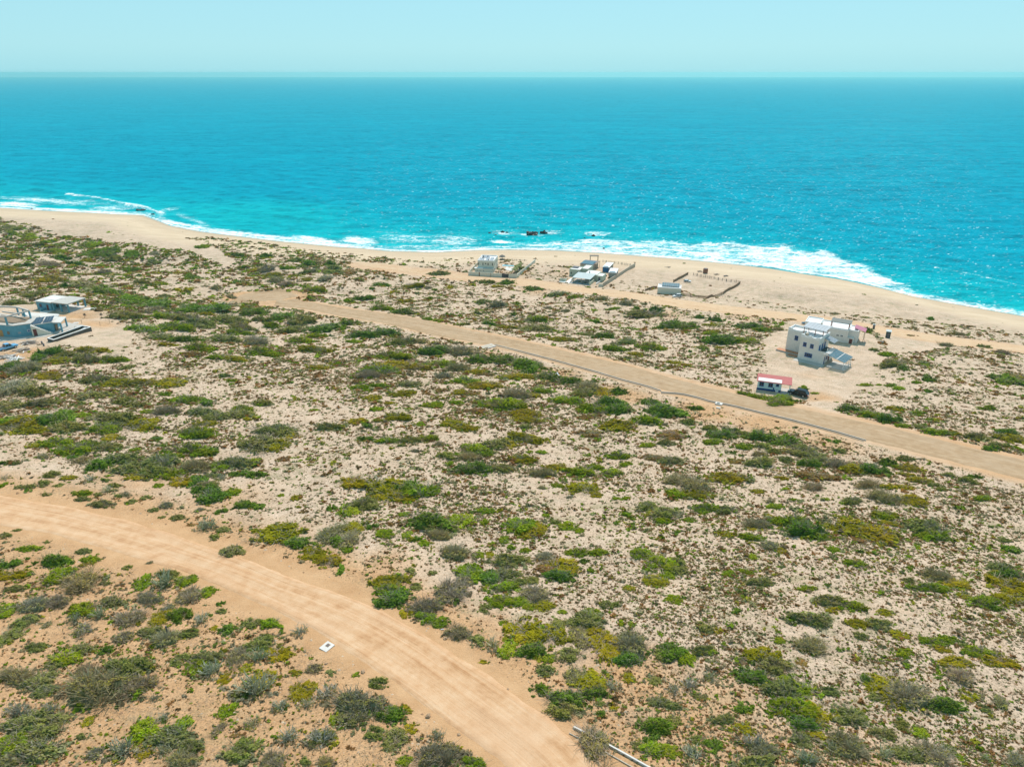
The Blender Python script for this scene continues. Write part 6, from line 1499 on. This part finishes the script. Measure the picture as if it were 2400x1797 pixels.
'J2': (1600, 940, 2.765, """80 42 90 40 K,40 132 100 46 M,170 172 100 40 M,240 212 160 75 K,200 262 120 56 G,330 187 80 40 K,380 212 120 46 M,500 222 180 85 K,650 252 180 100 K,530 292 110 56 M,400 292 110 56 G,600 322 100 46 M,500 342 100 46 D,780 322 180 100 M,860 362 140 85 M,690 322 90 40 O,670 377 90 56 M,350 387 110 40 B,500 392 170 75 M,980 402 130 66 D,1120 432 180 85 O,1230 442 170 100 K,830 402 150 56 K,1310 392 120 56 K,1440 367 110 46 M,1390 422 80 35 G,1480 432 140 56 O,1460 477 100 28 O,1540 512 150 56 O,1330 552 120 46 O,1440 557 120 46 O,1620 537 80 40 M,1190 537 150 56 D,880 482 210 46 B,850 552 130 46 D,640 497 90 36 O,310 492 240 65 O,80 542 180 100 D,90 602 170 75 O,485 582 90 36 O,675 567 60 28 O,1310 622 200 56 D,1500 642 160 85 O,1100 642 130 42 M,1310 732 150 56 O,1950 627 120 46 G,1850 512 110 65 M,1890 487 80 35 K,1730 477 80 42 M,1670 567 80 35 M,150 692 170 76 G,270 702 130 65 M,600 677 100 40 G,720 637 60 25 G,550 737 50 36 O,925 632 50 25 G,40 767 70 40 G,940 250 40 30 K,1000 260 50 35 K,1020 322 90 40 M,1220 82 160 75 G,1330 112 160 56 K,1430 157 90 28 G,1080 47 130 36 K,1380 47 110 46 O,1520 72 90 32 G,1630 192 160 56 G,1740 202 120 46 O,1540 167 90 40 M,1900 227 160 56 M,2000 302 110 28 K,2110 202 130 46 K,2150 242 210 66 O,1980 42 110 36 G,1620 117 70 25 G,2060 282 120 36 M,2190 312 60 66 G,620 12 170 20 G"""),
'E': (800, 420, 2.76, """250 832 140 38 G,400 857 140 38 K,560 902 80 24 G,630 912 60 24 G,50 787 100 28 G,150 767 110 30 K,260 682 100 32 K,460 687 130 25 O,335 727 60 24 O,420 787 110 24 O,705 702 60 24 O,915 787 80 36 M,1010 807 90 36 D,570 767 60 20 G,1060 667 110 30 K,940 662 100 20 M,630 608 120 16 M,40 602 80 36 B,120 647 60 28 M,1240 707 100 30 K,1010 692 80 20 O,1400 742 130 36 M,1510 757 90 24 G,1680 772 80 28 D,1840 802 100 30 D,1900 832 60 25 K,2020 842 100 34 K,1980 872 260 40 M,2130 942 180 62 K,1760 837 80 20 G,1640 917 60 40 K,1250 907 160 46 G,1110 922 90 25 O,1080 957 120 24 O,1260 962 190 30 M,1420 1032 150 38 O,1300 1007 80 25 G,1700 1012 140 40 K,1840 1052 140 38 M,1770 1092 150 38 G,1900 1127 110 38 O,2000 1082 160 28 G,2150 1182 100 38 O,1590 1002 80 28 M,700 877 60 20 K,780 937 60 25 M,960 932 90 25 K,60 927 110 25 K,150 1002 200 62 K,290 987 150 46 K,400 1047 170 48 M,520 1047 90 38 D,80 1047 100 30 G,20 962 60 46 K,560 1110 150 56 K,650 1102 130 56 K,780 1112 180 65 D,900 1162 160 75 K,1050 1162 150 85 K,1180 1192 160 85 K,1260 1202 90 56 D,1230 1232 120 75 K,1330 1272 130 65 M,1400 1292 120 56 K,1480 1302 150 66 K,1600 1342 150 85 D,1700 1372 140 95 O,1780 1372 120 56 K,1640 1305 50 30 K,1560 1382 140 56 M,300 1142 250 28 G,350 1202 250 46 O,250 1232 220 46 G,500 1212 160 46 O,650 1192 150 56 G,750 1222 150 46 D,670 1272 110 38 D,870 1242 140 38 O,940 1262 110 28 B,820 1302 170 56 G,1150 1272 200 48 O,920 1332 220 56 O,840 1382 110 38 B,770 1372 90 46 O,1130 1392 170 46 D,1240 1392 100 56 O,1300 1362 130 40 G,1450 1422 200 56 G,1000 1452 150 42 O,900 1442 100 28 G,1120 1452 150 46 M,1190 1502 150 56 O,610 1452 100 46 G,750 1442 90 38 G,250 1332 110 38 G,440 1322 130 38 M,400 1382 150 46 O,110 1342 100 28 G,200 1412 100 46 O,310 1445 80 28 O,190 1262 140 38 D,860 1502 110 38 B,1620 1482 160 56 G,1740 1442 180 85 K,1830 1482 120 65 M,1580 1542 100 28 B,1990 1440 120 50 K,2060 1470 110 50 K,560 700 50 16 D,300 620 90 18 B,830 740 50 18 D,1130 800 60 20 G,1450 850 60 20 D,1330 830 50 18 D,880 860 60 18 M,1540 870 60 18 M,640 820 50 18 D"""),
'F': (1600, 420, 2.76, """220 907 100 28 K,180 942 80 28 O,30 947 130 66 K,420 947 160 46 K,520 972 100 34 G,620 972 80 24 D,260 1032 220 56 K,420 1042 140 50 G,180 992 80 28 G,130 1087 70 34 M,20 1197 70 46 O,240 1087 70 14 O,190 1167 50 20 M,420 1312 50 30 M,400 1387 90 38 G,500 1412 170 56 G,620 1427 180 46 G,780 1347 60 38 G,855 1382 45 18 G,1185 972 70 52 K,1190 987 50 28 G,1610 902 50 28 K,1320 1132 110 46 G,1240 1102 60 28 M,1340 1192 150 46 M,1420 1222 80 38 K,1180 1327 70 28 G,1350 1332 70 28 G,1390 1347 70 38 G,1510 1312 70 28 G,1580 1292 110 46 K,1265 1327 40 18 G,1410 1292 40 18 G,1580 1367 60 28 K,2080 1292 140 105 K,2170 1312 110 80 K,2150 1275 90 46 O,100 890 70 24 K,700 905 60 18 B,980 870 50 16 D,1560 945 70 18 B,1660 960 70 20 B,1780 1000 80 22 D,1700 1070 80 24 D,1950 1080 80 26 M,2080 1120 80 24 D,1480 1010 60 18 B,1870 950 60 18 B"""),
}
HR = {'G': .25, 'K': .33, 'O': .17, 'M': .28, 'D': .30, 'B': .13, 'C': .55}
KN = {'G': 'green_shrub', 'K': 'dark_green_shrub', 'O': 'olive_shrub', 'M': 'grey_green_shrub', 'D': 'dry_shrub', 'B': 'brown_shrub', 'C': 'cactus'}
KL = {'G': 'bright green', 'K': 'dark green', 'O': 'olive green', 'M': 'grey-green', 'D': 'dry grey', 'B': 'brownish', 'C': 'spiky grey'}
SHR = []
for tn, (ox, oy, s, txt) in TILES.items():
    for e in txt.split(','):
        x, y, w, hh, k = e.split(); SHR.append((ox + float(x) / s, oy + float(y) / s, float(w) / s, float(hh) / s, k))
px_ = np.array([s[0] for s in SHR]); py_ = np.array([s[1] for s in SHR])
P0 = at(px_, py_)
D0 = P0[:, 1] * cp - (P0[:, 2] - HC) * sp
info = []
for i, (px, py, w, hh, k) in enumerate(SHR):
    sc = F / D0[i]; W = w / sc * 1.04
    Hh = min(HR[k] * W, 2.4 if k != 'C' else 2.8); Hh = max(Hh, .12)
    dep = math.atan2(HC - P0[i][2], P0[i][1])
    dpt = (hh / sc - .62 * Hh * math.cos(dep)) / max(math.sin(dep), .16); dpt = min(max(dpt, .5 * W), 1.9 * W)
    info.append((px, min(py + .30 * Hh * math.cos(dep) * sc, 2000), W, dpt, Hh, k, w, hh))
PB = at([q[0] for q in info], [q[1] for q in info])

LAND = [('the white concrete pad', 766, 1517), ('the lone dark post', 394, 1490), ('the white-edged gutter', 1360, 1725), ('the white junction box', 1685, 948), ('the concrete apron', 1141, 814), ('the lower end of the road drain', 2027, 1034), ('the black SUV', 1872, 925), ('the turning circle', 640, 694), ('the light blue pickup', 20, 815), ('the swimming pool with dark wall', 165, 790), ('the blue-grey pavilion', 140, 715), ('the white SUV', 1588, 697), ('the cream walled yard', 1150, 648), ('the bent white pipe', 1310, 885), ('the outhouse', 2080, 792), ('the lone round boulder', 1004, 1678), ('the white tube', 1037, 1475), ('the pale slab by the pavilion', 210, 725), ('the two-storey villa', 1890, 840), ('the sandy point', 345, 510), ('the bottom edge', 1900, 1790), ('the dirt road at its far bend', 100, 1190), ('the tan road near its lowest stretch', 2300, 1090), ('the long wide olive bush', 918, 1142), ('the round olive mat', 1440, 998), ('the big mixed thicket', 1850, 1640), ('the tall dark bush', 1300, 1640), ('the broad pale patch of sand', 1360, 1180), ('the bend of the footpath', 2150, 1330), ('the spiky bush over the road verge', 486, 1229)]
LW = march([l[1] for l in LAND], [min(l[2], 1795) for l in LAND], h0)
ORD = 'first second third fourth fifth sixth seventh eighth ninth tenth eleventh twelfth thirteenth fourteenth fifteenth sixteenth seventeenth eighteenth nineteenth twentieth'.split()
Lpx = np.array([[l[1], l[2]] for l in LAND], float)
buck = {}
for i, q in enumerate(info):
    d = np.hypot((Lpx[:, 0] - q[0]), (Lpx[:, 1] - q[1]) * 1.6); a = int(d.argmin())
    v = np.array([q[0] - Lpx[a, 0], q[1] - Lpx[a, 1]]); o = Lpx - Lpx[a]; dist = np.hypot(o[:, 0], o[:, 1])
    near = np.argsort(dist)[1:8]; cs = [(o[j] @ v) / (dist[j] * (np.hypot(*v) + 1e-6)) for j in near]; b = int(near[int(np.argmax(cs))])
    small = 'big' if q[6] > 62 else ('small' if q[6] < 26 else 'mid-sized')
    buck.setdefault((q[5], small, a, b), []).append((d[a], i))
LABEL = {}
FORM = {'G': 'leafy bush', 'K': 'dense bush', 'O': 'spreading bush', 'M': 'loose bush', 'D': 'twiggy bush', 'B': 'low mat', 'C': 'branching cactus'}
for (k, sm, a, b), lst in buck.items():
    lst.sort()
    for n, (dd, i) in enumerate(lst):
        la, lb = LAND[a][0], LAND[b][0]
        LABEL[i] = (f'{sm} {KL[k]} {FORM[k]} between {la} and {lb}' if len(lst) == 1 else f'{ORD[min(n, 19)]} {sm} {KL[k]} {FORM[k]} from {la} towards {lb}')
# keep each label within sixteen words by shortening long landmark names
SHORT = {'the lower end of the road drain': "the drain's lower end", 'the swimming pool with dark wall': 'the dark-walled pool', 'the dirt road at its far bend': "the dirt road's bend", 'the tan road near its lowest stretch': "the tan road's low stretch", 'the broad pale patch of sand': 'the pale sand patch', 'the spiky bush over the road verge': 'the spiky verge bush', 'the pale slab by the pavilion': 'the pale slab', 'the bend of the footpath': "the footpath's bend", 'the long wide olive bush': 'the wide olive bush', 'the blue-grey pavilion': 'the pavilion', 'the light blue pickup': 'the blue pickup'}
for i in LABEL:
    if len(LABEL[i].split()) > 12:
        for x, y in SHORT.items(): LABEL[i] = LABEL[i].replace(x, y)
for i in LABEL:
    for wd in ('mid-sized ', 'leafy ', 'spreading ', 'dense ', 'twiggy ', 'loose '):
        if len(LABEL[i].replace('-', ' ').split()) > 16: LABEL[i] = LABEL[i].replace(wd, '')
rs = random.Random(9)
for i, (px, py, W, dpt, Hh, k, w, hh) in enumerate(info):
    det = 'near' if w > 44 else ('mid' if w > 24 else 'far')
    fol, wood = TPL[(k, det)][rs.randrange(len(TPL[(k, det)]))]
    p = PB[i]; e = .5
    gx = float(h(np.array([p[0] + e]), np.array([p[1]]))[0] - h(np.array([p[0] - e]), np.array([p[1]]))[0]); gy = float(h(np.array([p[0]]), np.array([p[1] + e]))[0] - h(np.array([p[0]]), np.array([p[1] - e]))[0])
    t = link(KN[k], None if det == 'near' or k in 'CD' else fol)
    t.location = (p[0], p[1], p[2] - .04)
    nrm = Vector((-gx, -gy, 1)).normalized(); az = rs.choice((0, math.pi)) + rs.uniform(-.35, .35)
    t.rotation_mode = 'QUATERNION'
    from mathutils import Quaternion
    t.rotation_quaternion = Vector((0, 0, 1)).rotation_difference(nrm) @ Quaternion((0, 0, 1), az)
    t.scale = (W / 2 * 1.2, dpt / 2 * 1.2, Hh * 1.05)
    tag(t, LABEL[i], 'cactus' if k == 'C' else 'shrub', 'cacti on the slope' if k == 'C' else KL[k] + ' shrubs on the slope')
    tin = rs.uniform(.86, 1.16); colr = (tin * rs.uniform(.92, 1.1), tin, tin * rs.uniform(.85, 1.15), 1)
    if t.data is None:
        f = link('foliage', fol, t); f.color = colr
    else: t.color = colr
    b_ = link('branches', wood, t); b_.color = colr

# ------------------------------------------------------------------ the countless low scrub plants between the shrubs
waterline = [(-700, 440)] + SHPX
BARE = [waterline + [(2800, 830), (2400, 778), (2200, 750), (2050, 732), (1900, 722), (1750, 700), (1540, 668), (1250, 606), (1060, 606), (980, 612), (870, 600), (800, 592), (720, 585), (640, 572), (540, 562), (480, 555), (430, 558), (380, 566), (330, 574), (217, 562), (109, 540), (0, 510), (-300, 472), (-700, 465)],
    [(1795, 850), (1790, 800), (1850, 752), (2010, 760), (2055, 800), (2075, 850), (2030, 905), (1990, 925), (1965, 965), (1905, 965), (1890, 930), (1840, 930), (1760, 915), (1755, 890), (1800, 888)],
    [(-200, 700), (90, 718), (205, 722), (260, 742), (310, 780), (310, 812), (240, 832), (150, 815), (100, 835), (60, 852), (-200, 880)],
    [(330, 573), (430, 558), (500, 577), (555, 615), (530, 620), (450, 590), (380, 586)],
    [(2060, 770), (2240, 800), (2180, 830), (2080, 830)]]
SPARSE = [[(900, 612), (980, 610), (1250, 604), (1540, 660), (1950, 722), (2400, 775), (2400, 820), (1950, 750), (1600, 708), (1400, 676), (1200, 655), (1000, 645), (900, 625)],
    [(880, 1030), (1050, 1080), (1230, 1110), (1400, 1150), (1420, 1200), (1280, 1160), (1000, 1110), (880, 1090)], [(250, 820), (330, 800), (400, 870), (380, 920), (300, 870)], [(560, 1010), (640, 980), (700, 1060), (640, 1120)]]
n = 820000
qx = R.uniform(-330, 2730, n); qy = 470 + (R.uniform(0, 1, n) ** .93) * 1560
ok = qy > np.interp(qx, [p[0] for p in waterline], [p[1] for p in waterline]) + 8
qx, qy = qx[ok], qy[ok]
Q = march(qx, qy, h0); X, Y = Q[:, 0], Q[:, 1]; D = Y * cp - (Q[:, 2] - HC) * sp
d1, d2, d3 = (road_dist(X, Y, r_) for r_ in ('r1', 'r2', 'r3'))
r1n = ROADS['r1'][1]; r1f = ROADS['r1'][0]
near_side = Y < np.interp(X, r1n[:, 0], r1n[:, 1])
dens = np.full(len(X), .62)
dens[qy < 860] = .78
dens[(qy > 840) & (qy < 1120) & (qx < 1600)] *= 1.3
dens[qy > 1120] = .47
dens[near_side] = .14
dens *= np.where(~near_side, np.clip(.30 + (d1 - 4) / 30, .25, 1), 1)
cl = fbm(X / 9 + .3 * Y / 9, Y / 7, 51, 3); cl2 = fbm(X / 38, Y / 26, 57, 3)
dens *= np.clip((cl - .22) * 2.1, .15, 1.0) * np.clip((cl2 - .15) * 2.0, .4, 1.0)
for p in SPARSE: dens[in_poly(qx, qy, p)] *= .40
for p in BARE: dens[in_poly(qx, qy, p)] *= .006
dt = np.hypot(X - TURN_C[0], Y - TURN_C[1])
dens[(d1 < 2.2) | (d2 < 1.6) | (d3 < 1.2) | (dt < 17)] = 0
dens[(d2 < 7) & (Y < np.interp(X, ROADS['r2'][1][:, 0], ROADS['r2'][1][:, 1])) & (qx > 1250)] *= .3
dens[(qx < 760) & (qy < 760) & ~near_side] *= 1.5
dens[(qy > 600) & (qy < 860) & (qx > 700)] *= 1.15
k_ = R.uniform(0, 1, len(X)) < dens
X, Y, D, qx, qy, ns = X[k_], Y[k_], D[k_], qx[k_], qy[k_], near_side[k_]
# plants crowding the edges of the shrubs
sx, sy, sk, srad = [], [], [], []
KC = {'G': 0, 'O': 1, 'K': 2, 'M': 3, 'D': 4, 'B': 5, 'C': 7}
for i, q in enumerate(info):
    m = 4 + int(min(q[6], 110) / 5)
    an_ = R.uniform(0, 6.283, m); rr = np.sqrt(R.uniform(.45, 1.75, m))
    sx += list(PB[i][0] + np.cos(an_) * rr * q[2] / 2); sy += list(PB[i][1] + np.sin(an_) * rr * q[3] / 2)
    sk += [KC[q[5]] if R.uniform() < .72 else int(R.integers(0, 5)) for _ in range(m)]
    srad += list(np.clip(q[2] * R.uniform(.05, .14, m), .13, .9))
sx, sy, sk, srad = map(np.array, (sx, sy, sk, srad))
kk = (road_dist(sx, sy, 'r1') > .5) & (road_dist(sx, sy, 'r2') > .4)
sx, sy, sk, srad = sx[kk], sy[kk], sk[kk], srad[kk]
nsat = len(sx)
X = np.r_[X, sx]; Y = np.r_[Y, sy]
qx, qy, D = proj(X, Y, h0(X, Y)); ns = np.r_[ns, np.zeros(nsat, bool)]
Z = h(X, Y); n = len(X)
far = np.clip((Y - 130) / 150, 0, 1)
szpx = np.exp(R.normal(np.log(4.3), .46, n)) * np.where(ns, 1.15, 1) * (1 + .15 * far)
szpx = np.clip(szpx * np.where((qx < 760) & (qy < 760), 1.2, 1), 2.6, 21)
rad = np.clip(szpx / (F / D) * .62, .14, 2.0); hgt_ = rad * R.uniform(.35, .8, n) * (1 - .45 * far); hgt_ = np.clip(hgt_, .08, .8)
pal = fbm(X / 22, Y / 18, 91, 3) + .22 * (R.uniform(0, 1, n) - .5) * 2
TC = np.array([(.165, .240, .022), (.240, .235, .028), (.115, .175, .034), (.225, .235, .130), (.230, .195, .130), (.240, .130, .055), (.180, .120, .055), (.29, .26, .19)])
big_ = szpx > 8.5
u_ = R.uniform(0, 1, n)
wg = np.clip((pal - .42) * 3, 0, 1)
ci = np.where(u_ < .12 + .24 * wg, R.choice([0, 1, 2], n, p=[.5, .3, .2]), np.where(u_ < .46 + .1 * wg, R.choice([3, 4, 7], n, p=[.5, .36, .14]), R.choice([5, 6, 4], n, p=[.46, .38, .16])))
left_far = (qx < 700) & (qy < 760)
ci = np.where(left_far & (R.uniform(0, 1, n) < .35), R.choice([0, 1, 2, 6], n), ci)
ci[n - nsat:] = sk; rad[n - nsat:] = srad; hgt_[n - nsat:] = np.clip(srad * R.uniform(.45, .85, nsat), .1, .9)
print('scrub plants', n)
basec = TC[ci] * (1.12, 1.1, 1.0) * R.uniform(.7, 1.3, (n, 1))
def scatter(sel, nq, seed, name, label):
    rg = np.random.default_rng(seed); m = int(sel.sum())
    d = unit(rg.normal(size=(m, nq, 3))); d[..., 2] = np.abs(d[..., 2])
    lob = rg.normal(size=(m, 3, 2)) * .42; pk = rg.integers(0, 3, (m, nq))
    off = lob[np.arange(m)[:, None], pk]
    c = d * rg.uniform(.35, .72, (m, nq, 1)); c[..., :2] += off
    r_, hh = rad[sel][:, None], hgt_[sel][:, None]
    st = rg.uniform(.75, 1.35, (m, 1)); ang = rg.uniform(-.5, .3, (m, 1))
    cx, cy = c[..., 0] * st, c[..., 1] / st
    wx = X[sel][:, None] + (cx * np.cos(ang) - cy * np.sin(ang)) * r_; wy = Y[sel][:, None] + (cx * np.sin(ang) + cy * np.cos(ang)) * r_
    slope = .132
    wz = Z[sel][:, None] + np.clip(c[..., 2], 0, 1) * 1.4 * hh - (wy - Y[sel][:, None]) * slope * (Y[sel][:, None] < 330) + .02
    C3 = np.stack([wx, wy, wz], -1).reshape(-1, 3)
    nr_ = unit(d + rg.normal(size=d.shape) * .5 + [0, .15, .8]).reshape(-1, 3)
    sz = (np.repeat(r_, nq, 1) * rg.uniform(.24, .52, (m, nq))).ravel()
    V, Fq = quads(C3, nr_, sz, rg, 1.3)
    col = (basec[sel][:, None, :] * rg.uniform(.62, 1.38, (m, nq, 1))).reshape(-1, 3)
    col = np.repeat(np.concatenate([col, np.ones((len(col), 1))], 1), 4, 0)
    o = link(name, np_mesh(name, V, Fq, m_leaf, {'leaf': ('FLOAT_COLOR', col)}))
    tag(o, label, kind='stuff')
scatter(ci <= 3, 16, 1, 'green_scrub', 'small green and grey-green plants dotted over the sand')
scatter(ci > 3, 12, 2, 'dry_scrub', 'small brown and dry grey plants dotted over the sand')
# the finest layer: seedlings, dead grass and twigs lying between the plants
n = 420000
qx = R.uniform(-200, 2600, n); qy = 500 + R.uniform(0, 1, n) * 1450
ok = qy > np.interp(qx, [p[0] for p in waterline], [p[1] for p in waterline]) + 8
qx, qy = qx[ok], qy[ok]
Q = march(qx, qy, h0); X, Y = Q[:, 0], Q[:, 1]; D = Y * cp - (Q[:, 2] - HC) * sp
d1, d2, d3 = (road_dist(X, Y, r_) for r_ in ('r1', 'r2', 'r3'))
near_side = Y < np.interp(X, ROADS['r1'][1][:, 0], ROADS['r1'][1][:, 1])
dens = np.clip((fbm(X / 6, Y / 5, 71, 3) - .2) * 1.7, .12, .8) * np.where(near_side, .35, np.clip((d1 - 2) / 22, .15, 1))
for p in SPARSE: dens[in_poly(qx, qy, p)] *= .6
for p in BARE: dens[in_poly(qx, qy, p)] *= .015
dt = np.hypot(X - TURN_C[0], Y - TURN_C[1])
dens[(d1 < 2) | (d2 < 1.2) | (d3 < 1) | (dt < 17)] = 0
k_ = R.uniform(0, 1, len(X)) < dens * .55
X, Y, D = X[k_], Y[k_], D[k_]; Z = h(X, Y); n = len(X)
rad = np.clip(np.exp(R.normal(np.log(2.3), .35, n)) / (F / D) * .62, .08, .9); hgt_ = rad * R.uniform(.3, .7, n)
basec = np.array([(.30, .265, .18), (.245, .20, .125), (.22, .225, .11), (.26, .17, .09), (.34, .31, .235), (.17, .20, .06)])[R.choice(6, n, p=[.24, .22, .2, .14, .1, .1])] * R.uniform(.7, 1.3, (n, 1))
scatter(np.ones(n, bool), 5, 3, 'ground_litter', 'fine layer of dead grass and twigs between the plants')
# pebbles and clods on the orange soil by the dirt road
n = 9000
gx = R.uniform(-420, 1500, n); gy = R.uniform(1050, 2000, n)
Q = march(gx, gy, h0); X2, Y2 = Q[:, 0], Q[:, 1]
dd = road_dist(X2, Y2, 'r1'); nsd = Y2 < np.interp(X2, r1n[:, 0], r1n[:, 1])
k_ = (dd > .3) & (R.uniform(0, 1, n) < np.where(nsd, .8, np.exp(-dd / 7)))
X2, Y2 = X2[k_], Y2[k_]; m = len(X2); rg = np.random.default_rng(4)
oct_ = np.array([(1, 0, 0), (0, 1, 0), (-1, 0, 0), (0, -1, 0), (0, 0, .8)]); r_ = np.exp(rg.normal(np.log(.085), .5, m)).clip(.04, .35)
V = (oct_[None] * rg.uniform(.6, 1.3, (m, 5, 1)) * r_[:, None, None]); V[..., 0] += X2[:, None]; V[..., 1] += Y2[:, None]; V[..., 2] += h(X2, Y2)[:, None]
Fq = np.array([(0, 1, 4), (1, 2, 4), (2, 3, 4), (3, 0, 4)]); Fq = (Fq[None] + 5 * np.arange(m)[:, None, None]).reshape(-1, 3)
cc = np.array([(.46, .30, .17), (.52, .40, .28), (.34, .21, .12)])[rg.integers(0, 3, m)] * rg.uniform(.8, 1.2, (m, 1)); cc = np.repeat(np.concatenate([cc, np.ones((m, 1))], 1), 5, 0)
tag(link('gravel', np_mesh('gravel', V.reshape(-1, 3), Fq, m_twig, {'leaf': ('FLOAT_COLOR', cc)})), 'loose stones on the orange soil beside the dirt road', kind='stuff')
